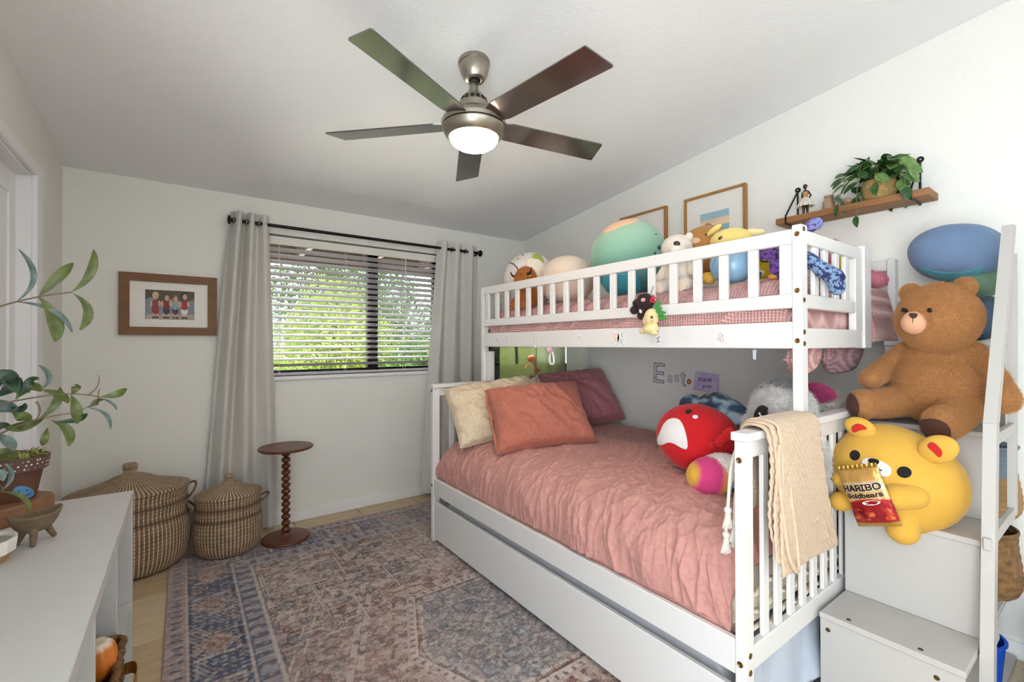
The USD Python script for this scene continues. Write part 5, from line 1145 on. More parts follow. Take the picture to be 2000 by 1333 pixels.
b5 = branch([pt(170, 773), pt(190, 755), pt(193, 733)], 0.0015, 0.0008)
for a in [((195, 776), (222, 772), (248, 760), 0.016, 0), ((140, 772), (146, 762), (152, 752), 0.015, 0), ((138, 772), (148, 795), (150, 828), 0.020, 0), ((80, 762), (112, 770), (133, 788), 0.017, 0), ((75, 820), (100, 800), (117, 757), 0.015, 0), ((30, 782), (55, 758), (80, 765), 0.022, 0), ((40, 772), (58, 748), (74, 742), 0.018, 1), ((78, 762), (95, 745), (76, 714), 0.010, 2),
          ((-6, 776), (22, 755), (30, 738), 0.026, 1), ((-12, 770), (6, 735), (34, 768), 0.030, 1), ((-20, 780), (10, 795), (24, 806), 0.026, 2), ((20, 800), (40, 812), (56, 822), 0.022, 0), ((20, 795), (35, 800), (48, 788), 0.014, 1), ((88, 816), (50, 832), (10, 838), 0.020, 0), ((105, 825), (150, 820), (170, 808), 0.013, 1), ((100, 822), (130, 838), (134, 872), 0.018, 0), ((92, 836), (88, 855), (82, 871), 0.013, 0),
          ((172, 797), (200, 805), (216, 840), 0.008, 2), ((195, 778), (215, 786), (228, 802), 0.006, 2), ((172, 797), (185, 788), (200, 783), 0.014, 0), ((-15, 850), (10, 858), (25, 882), 0.018, 2), ((-25, 838), (-5, 835), (12, 836), 0.02, 1), ((-30, 890), (0, 885), (24, 892), 0.02, 0)]: pleaf(*a, dy=(0, 0.01, -0.012), face=0.15)
b6 = branch([vz[:3] + np.array([0, 0, 0.15]), pt(-100, 900, 1.18), pt(-30, 930, 1.2), pt(8, 955, 1.24)], 0.002, 0.001)
pleaf((0, 962), (30, 965), (60, 998), 0.012, 0, 1.24, face=0.6); pleaf((2, 960), (22, 935), (11, 906), 0.008, 2, 1.24, face=0.4); pleaf((-20, 935), (-2, 925), (6, 940), 0.016, 2, 1.22)

# ------------------------------------------------------------------ fish tank behind the headboard
ft = Thing('fish_tank', 'glass fish tank with green water standing behind the bed head', 'aquarium', (2.42, 3.1, 0.95))
tx0, tx1, ty0, ty1, tz0, tz1 = 2.035, 2.752, 2.98, 3.205, 0.955, 1.36
tank_glass = M('tank_glass', '', 0) if False else pane_m
blkp = M('black_plastic', '#18181a', 0.45)
ft.part('base_trim', box(tx0 - 0.006, tx1 + 0.004, ty0 - 0.006, ty1 + 0.006, tz0, tz0 + 0.022), blkp)
ft.part('top_trim', cat([box(tx0 - 0.006, tx1 + 0.004, ty0 - 0.006, ty0 + 0.012, tz1 - 0.02, tz1 + 0.008), box(tx0 - 0.006, tx1 + 0.004, ty1 - 0.012, ty1 + 0.006, tz1 - 0.02, tz1 + 0.008), box(tx0 - 0.006, tx0 + 0.012, ty0 + 0.012, ty1 - 0.012, tz1 - 0.02, tz1 + 0.008), box(tx1 - 0.012, tx1 + 0.004, ty0 + 0.012, ty1 - 0.012, tz1 - 0.02, tz1 + 0.008)]), blkp)
for nm, q in (('front_pane', (tx0, tx1, ty0, ty0 + 0.006)), ('side_pane', (tx0, tx0 + 0.006, ty0 + 0.006, ty1 - 0.006)), ('side_pane', (tx1 - 0.006, tx1, ty0 + 0.006, ty1 - 0.006))): ft.part(nm, box(*q, tz0 + 0.022, tz1 - 0.02, 0), pane_m)
ft.part('back_pane', box(tx0, tx1, ty1 - 0.006, ty1, tz0 + 0.022, tz1 - 0.02, 0), M('algae_back', '#a9ad8e', 0.5, var=(7, '#8f9668'), stretch=(1, 1, 0.4)), label='back pane filmed with green algae')
water = usdkit.material(stage, '/World/Looks/tank_water', {'t': ('transparent_bsdf', {'color': (0.92, 0.95, 0.84)}), 'g': ('glossy_bsdf', {'roughness': 0.05}), 'f': ('fresnel', {'IOR': 1.33}), 'm': ('mix_closure', {})}, [('f.fac', 'm.fac'), ('t.BSDF', 'm.closure1'), ('g.BSDF', 'm.closure2')], surface='m.closure')
ft.part('water', box(tx0 + 0.0065, tx1 - 0.0065, ty0 + 0.0065, ty1 - 0.0065, tz0 + 0.023, tz1 - 0.03, 0), water)
g = np.random.default_rng(3); st_ = []
for k in range(700):
    st_.append(ell((g.uniform(tx0 + 0.014, tx1 - 0.014), g.uniform(ty0 + 0.014, ty1 - 0.014), tz0 + 0.026 + 0.016 * g.random()), g.uniform(0.004, 0.008, 3), n=1))
ft.part('gravel', cat(st_), M('gravel', '#a58f5c', 0.8, rand=0.0, var=(60, '#5f4d2a')), kind='stuff', smooth=True)
ft.part('filter_tube', tube(spline([(2.30, 3.12, 1.34), (2.305, 3.12, 1.22), (2.31, 3.12, 1.12)], 20), 0.012, 10), blkp)
ft.part('divider_seam', box(2.405, 2.412, ty0 - 0.001, ty0 + 0.0, tz0 + 0.023, tz1 - 0.02, 0), M('silicone_grey', '#8f9690', 0.4))
ft.part('filter_block', box(2.43, 2.52, 3.02, 3.08, tz0 + 0.026, tz0 + 0.06, 0.006), blkp)
gf = Thing('goldfish', 'orange goldfish swimming in the green tank', 'fish', (2.5, 3.06, 1.12))
gl = M('goldfish_orange', '#e0682a', 0.4, coat=0.3)
gb = blob([mell((2.43, 3.07, 1.165), (0.042, 0.024, 0.032)), capsule((2.45, 3.07, 1.155), 0.024, (2.47, 3.07, 1.10), 0.008)], 0.008, 4)
gf.part('body', gb, gl, smooth=True)
for dx, dz, l in ((0.045, -0.075, 1), (0.01, -0.09, 1), (-0.05, -0.06, 0.8)):
    A, B = np.meshgrid(np.linspace(0, 1, 12), np.linspace(-1, 1, 9), indexing='ij'); o = np.array((2.465 if dx > 0 else 2.42, 3.07, 1.115 if dx > 0 else 1.14))
    P = np.stack([o[0] + dx * A + 0.018 * l * B * A, o[1] + 0.006 * np.sin(B * 4) * A, o[2] + dz * A + 0.012 * np.abs(B) * A], -1)
    gf.part('fin', sheet(P, 0.0015), M('goldfish_fin', '#c9683a', 0.5), smooth=True)
gf.part('eye', ell((2.398, 3.047, 1.175), 0.005, n=2), M('eye_black', '#0b0b0c', 0.25))
ft.part('hood', box(tx0 - 0.004, tx1 + 0.002, ty0 - 0.004, ty1 + 0.004, tz1 + 0.008, tz1 + 0.05, 0.004), blkp)
tl_ = area('tank_lamp', ((tx0 + tx1) / 2, (ty0 + ty1) / 2, tz1 + 0.004), (0, 0, 0), 0.6, 0.10, 20.0, (1.0, 1.0, 0.92))
fs = Thing('tank_stand', 'white cabinet stand under the fish tank behind the bed head', 'cabinet', (2.39, 3.14, 0))
fs.part('body', box(2.02, 2.765, 2.97, 3.22, 0.0, 0.94), white_m); fs.part('top', box(2.01, 2.77, 2.955, 3.235, 0.94, 0.955), white_m)
for x0 in (2.04, 2.40): fs.part('door', box(x0, x0 + 0.345, 2.955, 2.97, 0.04, 0.91), white_m)
cordp = [at(956, 735, 'Y', 3.25), at(961, 720, 'Y', 3.25), at(969, 708, 'Y', 3.25), at(974, 690, 'Y', 3.25), at(974, 672, 'Y', 3.25)]
single('power_cord', tube(spline([np.array([cordp[0][0] - 0.03, 3.27, 0.62])] + cordp, 30), 0.0025, 6), blkp, 'thin black cord hanging beside the fish tank', 'cord', smooth=True)
# ------------------------------------------------------------------ soft toys
def ctr(u, v, ax, val): 
    p = at(u, v, ax, val); return p, (p - EYE) @ _fw / F          # point and metres per pixel there
plush = lambda nm, col, var=None, rough=0.95, b=(70, 0.35, 0.006, 3.0): M(nm, col, rough, bump=b, sheen=0.25, var=var)
eye_m = M('eye_black', '#0b0b0c', 0.25)
def toward(p):
    d = EYE - np.array(p); return d / np.linalg.norm(d)

# --- upper bunk
# white round plush with a grey seam
p, s = ctr(1008, 555, 'X', 1.965); p[1] = min(p[1], 2.50)
t = Thing('round_plush', 'white round plush with a wavy grey seam at the far end of the upper bunk', 'plush toy', (p[0], p[1], 1.55))
R_ = frame((0.1, -0.2, 1))
body = rough_up(xf(ell((0, 0, 0), (0.185, 0.175, 0.20), n=5), R_, p + [0.0, 0, 0.0]), 0.008, 7, 1)
t.part('body', body, plush('white_plush', '#e4ddd6', (6, '#d8d0cc')), smooth=True)
deco(t, 'head_patch', body, smoothpoly([(1030, 508), (1045, 505), (1058, 512), (1066, 530), (1060, 545), (1044, 543), (1030, 528)]), plush('cream_patch', '#eadfce'), out=0.004)
deco(t, 'green_leaf', body, smoothpoly([(1040, 500), (1052, 499), (1058, 505), (1061, 514), (1050, 507), (1041, 505)]), plush('leaf_felt', '#a3b04f'), out=0.008)
deco(t, 'seam', body, line_px([(978, 510), (986, 506), (993, 513), (1003, 516), (1010, 523), (1014, 534)], 2.0), M('grey_thread', '#4f5660', 0.9), out=0.002, step=1)
for uv in ((1021, 499), (1012, 506), (1048, 541)): deco(t, 'stitch', body, oval(*uv, 1.3, 1.0), M('grey_thread', ''), out=0.003, step=0.7)
# highland cow
p, s = ctr(1028, 568, 'X', 1.83); o = p + [0, 0, 0]
t = Thing('cow_plush', 'shaggy ginger cow plush with dark horns between the two pale round plushes', 'plush toy', (p[0], p[1], 1.53))
body = blob([mell(o + [0.0, 0.0, -0.045], (0.06, 0.075, 0.08)), mell(o + [-0.005, 0.0, 0.08], (0.055, 0.068, 0.068)), capsule(o + [-0.03, 0.05, -0.07], 0.028, o + [-0.045, 0.065, -0.095], 0.026), capsule(o + [-0.03, -0.055, -0.07], 0.03, o + [-0.045, -0.07, -0.095], 0.028), mell(o + [-0.045, 0, 0.06], (0.028, 0.038, 0.028))], 0.012, 6)
gin = plush('ginger_fur', '#dc9450', (20, '#b86c30'))
t.part('body', body, gin, smooth=True)
fur(t, body, 'shaggy_fur', gin, 9000, 0.022, 0.0007, 1, 0.5, 0.5)
for sgn in (1, -1):
    q = o + [-0.03, sgn * 0.058, 0.10]
    t.part('horn', tube(spline([q, q + [-0.01, sgn * 0.035, 0.004], q + [-0.016, sgn * 0.055, 0.034]], 12), np.linspace(0.013, 0.003, 12), 8), M('horn_dark', '#2a2320', 0.6), smooth=True)
    t.part('ear', ell(q + [0, sgn * 0.02, -0.015], (0.01, 0.02, 0.008)), gin, smooth=True)
    t.part('eye', ell(o + [-0.064, sgn * 0.03, 0.10], 0.0045, n=2), eye_m)
# cream round plush
p, s = ctr(1108, 548, 'X', 2.01)
t = Thing('round_plush', 'cream coloured round pig plush with a small ear left of the big green plush', 'plush toy', (p[0], p[1], 1.55))
body = rough_up(xf(ell((0, 0, 0), (0.17, 0.178, 0.162), n=5), None, p + [0, 0.0, 0.0]), 0.009, 6, 4)
cream_p = plush('cream_plush', '#eddccb', (5, '#e3cbb8'))
t.part('body', body, cream_p, smooth=True)
q, s2 = ctr(1056, 534, 'X', 1.94)
t.part('ear', xf(ell((0, 0, 0), (0.035, 0.02, 0.035), n=3), rot('z', 30), q), plush('peach_ear', '#e6c3ab'), smooth=True)
deco(t, 'nose_patch', body, smoothpoly([(1062, 577), (1075, 570), (1086, 574), (1082, 590), (1068, 598)]), plush('white_patch', '#efe8e2'), out=0.004)
deco(t, 'eye', body, oval(1150, 499, 3.5, 1.6), eye_m, out=0.002, step=1)
# big green round plush
p, s = ctr(1228, 506, 'X', 2.09); r = 75 * s
t = Thing('round_plush', 'big round plush shading from mint green to teal, with a peach tuft on top', 'plush toy', (p[0], p[1], 1.55))
body = rough_up(xf(ell((0, 0, 0), (r * 0.98, r * 0.98, r * 1.0), n=5), None, p), 0.012, 5, 9)
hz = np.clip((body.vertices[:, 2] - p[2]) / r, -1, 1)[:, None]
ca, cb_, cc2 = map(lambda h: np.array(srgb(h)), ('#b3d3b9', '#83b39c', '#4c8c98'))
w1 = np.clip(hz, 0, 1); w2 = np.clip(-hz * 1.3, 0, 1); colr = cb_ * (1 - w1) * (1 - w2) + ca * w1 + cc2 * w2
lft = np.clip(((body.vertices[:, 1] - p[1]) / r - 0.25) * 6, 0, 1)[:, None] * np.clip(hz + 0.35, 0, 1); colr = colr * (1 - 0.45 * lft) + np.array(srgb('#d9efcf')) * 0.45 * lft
dyed = M('dyed_plush', '#808080', 0.95, vcol=True, sheen=0.25, bump=(60, 0.3, 0.005))
t.part('body', body, dyed, smooth=True, paint=colr)
deco(t, 'peach_tuft', body, smoothpoly([(1178, 455), (1183, 448), (1205, 436), (1228, 430), (1250, 430), (1236, 436), (1215, 442), (1200, 449)]), plush('peach_plush', '#f0c3a0'), out=0.008)
deco(t, 'foot_roll', body, smoothpoly([(1180, 540), (1205, 535), (1232, 536), (1252, 555), (1244, 572), (1216, 578), (1190, 570)]), plush('turquoise_plush', '#46a6b8'), out=0.012)
for uv, a_, b_ in (((1287, 484), 3.2, 4.2), ((1281, 458), 1.6, 1.3), ((1279, 495), 2, 2)): deco(t, 'eye', body, oval(*uv, a_, b_), M('teal_thread', '#1c5a5c', 0.6), out=0.002, step=1)
# white bear with brown nose
p, s = ctr(1322, 485, 'X', 1.88); o = p
t = Thing('bear_plush', 'white bear plush with a brown nose sitting behind the upper guard rail', 'plush toy', (p[0], p[1], 1.53))
wf = plush('white_fur', '#e6dcd0', (30, '#d3c6b8'))
sit = np.array([o[0] + 0.03, o[1], 1.59])
body = blob([mell(o, (0.066, 0.072, 0.064)), mell(sit + [0, 0, 0.015], (0.07, 0.078, 0.085)), capsule(sit + [-0.03, 0.045, -0.03], 0.036, sit + [-0.095, 0.055, -0.038], 0.036), capsule(sit + [-0.03, -0.05, -0.03], 0.036, sit + [-0.085, -0.075, -0.03], 0.034), capsule(sit + [-0.02, 0.07, 0.06], 0.024, sit + [-0.04, 0.095, 0.01], 0.022), capsule(sit + [-0.02, -0.07, 0.06], 0.024, sit + [-0.05, -0.09, 0.03], 0.022), mell(o + [0.012, 0.058, 0.04], (0.012, 0.02, 0.02)), mell(o + [0.012, -0.055, 0.045], (0.012, 0.02, 0.02))], 0.012, 6)
t.part('body', body, wf, smooth=True)
hd = o
dv = toward(o); dv = dv / np.linalg.norm(dv)
t.part('muzzle', xf(ell((0, 0, 0), (0.032, 0.028, 0.03), n=3), frame(dv), o + dv * 0.055 + [0, 0, -0.012]), plush('muzzle_white', '#ece4da'), smooth=True)
t.part('nose', xf(ell((0, 0, 0), (0.015, 0.011, 0.008), n=3), frame(dv), at(1322, 476, 'X', o[0] - 0.058)), M('nose_brown', '#33231c', 0.4), smooth=True)
for sgn in (1, -1): t.part('foot_pad', xf(ell((0, 0, 0), (0.028, 0.03, 0.006), n=3), frame((-1, 0.05 * sgn, 0.1)), sit + [-0.127 if sgn > 0 else -0.117, 0.056 if sgn > 0 else -0.077, -0.038]), plush('pad_cream', '#d8c4b0'), smooth=True)
# tan round plush
p, s = ctr(1378, 492, 'X', 2.14); r = 51 * s
t = Thing('round_plush', 'tan brown round plush with a pale cheek patch behind the white bear', 'plush toy', (p[0], p[1], 1.55))
body = rough_up(xf(ell((0, 0, 0), (r, r, r), n=5), None, p), 0.006, 7, 2)
t.part('body', body, plush('tan_plush', '#b9854c', (5, '#a8743c')), smooth=True)
deco(t, 'cheek_patch', body, oval(1357, 471, 11.5, 6, -8), plush('cheek_cream', '#dcb896'), out=0.003)
deco(t, 'eye', body, oval(1380, 459, 3.2, 1.4), eye_m, out=0.003, step=1)
q, _ = ctr(1328, 462, 'X', 2.12); t.part('ear', ell(q, (0.016, 0.016, 0.014)), plush('tan_plush', ''), smooth=True)
q, _ = ctr(1383, 442, 'X', 2.14); t.part('ear', ell(q, (0.018, 0.018, 0.014)), M('grey_brown_felt', '#8b6f5a', 0.95), smooth=True)
# yellow chick in light blue
p, s = ctr(1430, 516, 'X', 1.905); r = 41 * s; o = p
t = Thing('chick_plush', 'pale yellow chick plush wearing a shiny light blue round body', 'plush toy', (p[0], p[1], 1.53))
t.part('body', rough_up(xf(ell((0, 0, 0), (r * 0.95, r, r), n=5), None, o), 0.003, 12, 5), M('shiny_blue', '#8fb9d6', 0.35, sheen=0.2, coat=0.3), smooth=True)
t.part('body_seam', tube([o + (r * 1.0) * np.array([-math.cos(q) * 0.95, 0.42 - 0.3 * math.sin(q), math.sin(q) * 0.85]) * [1, 1, 1] * 0.97 for q in np.linspace(-0.9, 0.9, 20)], 0.0016, 6), M('seam_blue', '#6f9cbc', 0.5), smooth=True)
q, _ = ctr(1428, 469, 'X', 1.945); hd = rough_up(ell(q, (0.075, 0.088, 0.052), n=4), 0.004, 14, 5)
ylw = plush('pale_yellow', '#f0d98a', (10, '#e8cb70'))
t.part('head', hd, ylw, smooth=True)
deco(t, 'eye', hd, oval(1407, 465, 4.5, 2.4, -40), eye_m, out=0.002, step=0.8)
q, _ = ctr(1395, 450, 'X', 1.99); t.part('ear', xf(ell((0, 0, 0), (0.016, 0.04, 0.014)), rot('x', -30), q), ylw, smooth=True)
q, _ = ctr(1470, 455, 'X', 1.97); t.part('wing', rough_up(xf(ell((0, 0, 0), (0.02, 0.05, 0.018), n=4), rot('x', 8), q), 0.004, 40, 2), plush('fluffy_yellow', '#f1e3a8'), smooth=True)
q, _ = ctr(1384, 546, 'X', 1.885); t.part('foot', rough_up(ell(q + [0, 0, 0.004], (0.03, 0.033, 0.028), n=4), 0.006, 40, 3), plush('golden_fur', '#dcae48', (30, '#c08f30')), smooth=True)
# yellow smiling plush behind the chick
p, s = ctr(1512, 522, 'X', 2.08); o = p
t = Thing('smiling_cushion', 'yellow smiling round plush cushion with a paper tag behind the guard rail', 'plush toy', (p[0], p[1], 1.55))
body = rough_up(xf(ell((0, 0, 0), (0.10, 0.115, 0.105), n=5), None, o), 0.003, 10, 3)
t.part('body', body, plush('bright_yellow', '#d9b526', (6, '#c29c14')), smooth=True)
deco(t, 'smile', body, line_px([(1483, 506), (1489, 511), (1497, 512), (1505, 509)], 2.2), eye_m, out=0.002, step=0.8)
deco(t, 'tag', body, [(1482, 526), (1494, 530), (1490, 540), (1479, 536)], M('paper_tag', '#eeece8', 0.6), out=0.006, deep=0.001)
for k in range(4): deco(t, 'barcode_bar', body, line_px([(1483.5 + k * 2, 530 + k * 0.7), (1482 + k * 2, 536 + k * 0.7)], 0.9), eye_m, out=0.008, deep=0.001, step=0.6)
# leopard plush
t = Thing('leopard_plush', 'purple and blue leopard spotted plush lying over the corner of the upper guard rail', 'plush toy', (1.85, 0.80, 1.55))
c_ = np.array([1.86, 0.80, 1.62])
body = blob([capsule(at(1487, 488, 'X', 1.90), 0.040, at(1535, 492, 'X', 1.86), 0.045), capsule(at(1535, 500, 'X', 1.86), 0.042, (1.90, 0.765, 1.60), 0.036), capsule((1.86, 0.775, 1.63), 0.034, (1.87, 0.745, 1.60), 0.03), mell(at(1530, 520, 'X', 1.88), (0.05, 0.05, 0.05)),
             capsule((1.87, 0.76, 1.66), 0.026, (1.885, 0.735, 1.715), 0.020), capsule((1.885, 0.735, 1.715), 0.020, (1.93, 0.715, 1.742), 0.024)], 0.009, 6)
V = body.vertices; nz = meshkit.noise(V * 100, 3); n2 = meshkit.noise(V * 100 + 11, 4); w = np.clip((V[:, 1] - 0.66) / 0.12, 0, 1)[:, None]
base = np.array(srgb('#7d90bf')) * (1 - w) + np.array(srgb('#8455ac')) * w
colr = np.where(((nz > 0.62) | (n2 > 0.72))[:, None], np.array(srgb('#2a2b55')), base)
t.part('body', body, dyed, smooth=True, paint=colr)
lg = blob([capsule((1.83, 0.70, 1.60), 0.021, (1.835, 0.655, 1.545), 0.026), capsule((1.895, 0.70, 1.58), 0.024, (1.90, 0.645, 1.53), 0.031), capsule((1.90, 0.645, 1.53), 0.031, (1.912, 0.64, 1.49), 0.026), capsule((1.895, 0.70, 1.58), 0.024, (1.90, 0.75, 1.61), 0.028), capsule((1.83, 0.70, 1.60), 0.02, (1.86, 0.75, 1.62), 0.024)], 0.008, 5)
V = lg.vertices; nz = meshkit.noise(V * 105, 5); n2 = meshkit.noise(V * 105 + 5, 6)
t.part('paws', lg, dyed, smooth=True, paint=np.where(((nz > 0.58) | (n2 > 0.68))[:, None], np.array(srgb('#26305c')), np.array(srgb('#7c97b8'))))
q = at(1510, 541, 'X', 1.86); t.part('orange_foot', ell(q, (0.014, 0.018, 0.012)), plush('orange_felt', '#e09a4c'), smooth=True)
t.part('paw_pad', xf(ell((0, 0, 0), (0.011, 0.012, 0.004)), frame((-0.5, -1, 0.1)), (1.885, 0.614, 1.525)), M('navy_felt', '#1a2450', 0.9), smooth=True)
# yellow plush behind the end balusters
t = Thing('banana_plush', 'yellow crescent shaped plush behind the balusters at the near end', 'plush toy', (2.11, 0.86, 1.55))
ax = spline([at(1628, 488, 'Y', 0.82), at(1641, 520, 'Y', 0.80), at(1634, 556, 'Y', 0.80)], 20)
t.part('body', tube(ax, 0.006 + 0.034 * np.sin(np.linspace(0.1, PI - 0.1, 20)) ** 0.7, 14), plush('banana_yellow', '#e0bf2e', (9, '#c8a41c')), smooth=True)
t.part('tip', ell(ax[0] + [0, 0, 0.004], (0.009, 0.009, 0.012)), M('tip_brown', '#6a5424', 0.9), smooth=True)
# pink plush by the stair gap
t = Thing('pink_plush', 'fuzzy pink plush with stretched out leg by the stair gap of the upper bunk', 'plush toy', (2.55, 0.85, 1.54))
pk = plush('pink_fur', '#cf7f90', (30, '#b96578'))
body = blob([mell((2.47, 0.86, 1.63), (0.085, 0.07, 0.075)), capsule((2.52, 0.80, 1.60), 0.045, (2.62, 0.715, 1.585), 0.036), capsule((2.44, 0.81, 1.60), 0.035, (2.43, 0.755, 1.585), 0.034), mell((2.44, 0.84, 1.695), (0.055, 0.05, 0.05)), mell((2.40, 0.815, 1.735), (0.018, 0.02, 0.028))], 0.011, 6)
t.part('body', body, pk, smooth=True); fur(t, body, 'fuzz', pk, 6000, 0.010, 0.0005, 3, 0.5, 0.2)
t.part('paw_pad', xf(ell((0, 0, 0), (0.022, 0.024, 0.006)), frame((-0.5, -1, 0.1)), (2.415, 0.72, 1.59)), plush('pink_pad', '#e9a3b4'), smooth=True)
for x, y, z in ((2.655, 0.70, 1.60), (2.655, 0.69, 1.582), (2.65, 0.69, 1.565)): t.part('claw', ell((x, y, z), (0.006, 0.006, 0.005), n=2), M('claw_mauve', '#7d3f58', 0.6))
# two charm plushes hooked on the guard rail
t = Thing('charm_plush', 'dark brown puppy charm plush with a red bow hooked on the upper guard rail', 'plush charm', (1.69, 1.36, 1.42), group='charm plushes hooked on the guard rail')
A_ = lambda u, v, d=0.0: at(u, v, 'X', 1.682 - d)
body = blob([mell(A_(1260, 590), (0.032, 0.042, 0.036)), mell(A_(1239, 606), (0.016, 0.02, 0.018)), mell(A_(1243, 593), (0.014, 0.018, 0.018)), capsule(A_(1258, 600), 0.02, A_(1252, 617), 0.016), mell(A_(1262, 580), (0.014, 0.02, 0.014))], 0.006, 4)
dkp = plush('dark_brown_plush', '#3a2422', (30, '#2a1818'))
t.part('body', body, dkp, smooth=True); fur(t, body, 'fuzz', dkp, 2500, 0.006, 0.0004, 4, 0.5, 0.2)
t.part('cheek', xf(ell((0, 0, 0), (0.010, 0.009, 0.003)), frame((-1, -0.5, 0.1)), A_(1256, 586, 0.033)), plush('cheek_pink', '#c89a90'), smooth=True)
t.part('chin', xf(ell((0, 0, 0), (0.007, 0.010, 0.004)), frame((-1, -0.5, 0.1)), A_(1251, 608, 0.018)), plush('pad_cream', ''), smooth=True)
for a_, b_ in (((1270, 588), (1277, 577)), ((1271, 588), (1280, 581)), ((1270, 590), (1281, 590))): t.part('red_bow', tube([A_(*a_, 0.02), A_(*b_, 0.015)], [0.003, 0.0045], 8), M('red_ribbon', '#c8202c', 0.6), smooth=True)
t.part('loop', tube(spline([A_(1268, 585), A_(1274, 566), at(1276, 562, 'X', 1.735), at(1272, 575, 'X', 1.74)], 16), 0.0018, 6), M('charm_cord', '#8a8078', 0.7), smooth=True)
t = Thing('charm_plush', 'pale yellow bunny charm plush with green leaves hanging below the brown puppy charm', 'plush charm', (1.69, 1.33, 1.36), group='charm plushes hooked on the guard rail')
body = blob([mell(A_(1272, 621), (0.026, 0.034, 0.042)), mell(A_(1270, 643), (0.026, 0.036, 0.024)), mell(A_(1257, 648), (0.012, 0.022, 0.010)), mell(A_(1277, 651), (0.014, 0.02, 0.010)), mell(A_(1280, 640), (0.012, 0.014, 0.018)), mell(A_(1261, 626), (0.012, 0.014, 0.022))], 0.006, 4)
pyl = plush('butter_plush', '#ead9a4', (30, '#d8c38a'))
t.part('body', body, pyl, smooth=True)
t.part('eye', xf(ell((0, 0, 0), (0.006, 0.006, 0.003)), frame((-1, -0.5, 0.1)), A_(1273, 620, 0.026)), M('eye_brown', '#5a2c1c', 0.3))
t.part('cheek', xf(ell((0, 0, 0), (0.007, 0.006, 0.002)), frame((-1, -0.5, 0.1)), A_(1273, 628, 0.026)), plush('cheek_orange', '#dc9a68'), smooth=True)
for a_, b_ in (((1283, 612), (1290, 602)), ((1285, 615), (1297, 611)), ((1285, 620), (1299, 622)), ((1279, 603), (1288, 592))):
    a3, b3_ = A_(*a_, 0.02), A_(*b_, 0.02); t.part('felt_leaf', place_leaf(leaf(np.linalg.norm(b3_ - a3) * 1.25, 0.022, 0.1, 0.2, 7, 5), a3, b3_ - a3, (-1, -0.4, 0.3), t=0.002), M('leaf_green_felt', '#3f8a3c', 0.9), smooth=True)
t.part('loop', tube(spline([A_(1278, 604), A_(1282, 580), at(1282, 575, 'X', 1.737), at(1280, 590, 'X', 1.741)], 14), 0.0016, 6), M('charm_cord', ''), smooth=True)

# --- stairs: big teddy bear
T0 = np.array([2.34, 0.45, 0.98])
hc = at(1831, 622, 'X', 2.30)
t = Thing('teddy_bear', 'large brown teddy bear sitting on the stair tread, feet hanging towards the room', 'teddy bear', (2.34, 0.45, 0.98))
tb = np.array([2.355, hc[1] + 0.015, 1.125])
at2 = lambda u, v, X: at(u, v, 'X', X)
hips = tb + [0, 0, -0.06]
lf, rf = at2(1681, 793, 2.10), at2(1836, 832, 2.12)
lh, rh = at2(1700, 740, 2.22), at2(1966, 800, 2.32)
items = [xf(mell((0, 0, 0), (0.150, 0.165, 0.160)), None) if False else mell(hc, (0.118, 0.122, 0.128)),
         mell(tb + [0.0, 0, -0.005], (0.128, 0.140, 0.140)), mell(tb + [0.012, 0, 0.085], (0.100, 0.112, 0.11)),
         capsule(hips + [-0.02, 0.085, 0.0], 0.062, lf + [0.05, 0, 0], 0.046), mell(lf + [0.02, 0, 0.004], (0.048, 0.044, 0.054)),
         capsule(hips + [-0.02, -0.08, 0.0], 0.066, rf + [0.05, 0, 0], 0.052), mell(rf + [0.025, 0, 0.004], (0.052, 0.050, 0.062)),
         capsule(tb + [0.02, 0.085, 0.125], 0.046, tb + [-0.01, 0.150, 0.06], 0.042), capsule(tb + [-0.01, 0.150, 0.06], 0.042, lh, 0.034),
         capsule(tb + [0.02, -0.09, 0.125], 0.046, tb + [0.0, -0.150, 0.03], 0.046), capsule(tb + [0.0, -0.150, 0.03], 0.046, rh + [0, 0.012, 0.035], 0.048)]
body = blob(items, 0.013, 7)
body = rough_up(body, 0.006, 14, 3)
ted = plush('teddy_fur', '#b27c4a', (9, '#a06c3c'), b=(160, 0.5, 0.006, 3.0))
t.part('body', body, ted, smooth=True)
fur(t, body, 'short_fur', M('teddy_hair', '#be8854', 0.9, sheen=0.2), 70000, 0.010, 0.00045, 7, 0.45, 0.2)
for q in (at2(1778, 573, 2.31), at2(1884, 562, 2.31)):
    e = blob([mell(q, (0.022, 0.032, 0.036))], 0.01, 3); t.part('ear', e, ted, smooth=True)
    fur(t, e, 'ear_fur', M('teddy_hair', ''), 2600, 0.008, 0.00045, 8, 0.45, 0.2)
mz = blob([mell(at2(1786, 631, 2.200), (0.040, 0.040, 0.044))], 0.008, 3)
t.part('muzzle', mz, plush('muzzle_peach', '#d9a684', (8, '#cf9874')), smooth=True)
deco(t, 'nose', mz, smoothpoly([(1776, 615), (1784, 613), (1792, 616), (1787, 622), (1781, 622)]), M('nose_dark', '#40241a', 0.6), out=0.003, step=1)
deco(t, 'mouth_stitch', mz, line_px([(1783, 621), (1782.5, 631)], 1.3), M('nose_dark', ''), out=0.001, step=0.7)
for u, v in ((1770, 607), (1817, 607)): deco(t, 'eye', body, oval(u, v, 4.2, 4.0), eye_m, out=0.012, deep=0.006, step=1)
deco(t, 'foot_pad', body, smoothpoly([(1647, 775), (1660, 767), (1674, 780), (1679, 798), (1674, 813), (1658, 812), (1645, 797)]), plush('pad_brown', '#4d2a1c', (12, '#3c2016')), out=0.009)
deco(t, 'foot_pad', body, smoothpoly([(1797, 826), (1812, 820), (1836, 822), (1853, 836), (1851, 858), (1832, 860), (1804, 848)]), plush('pad_brown', ''), out=0.009)
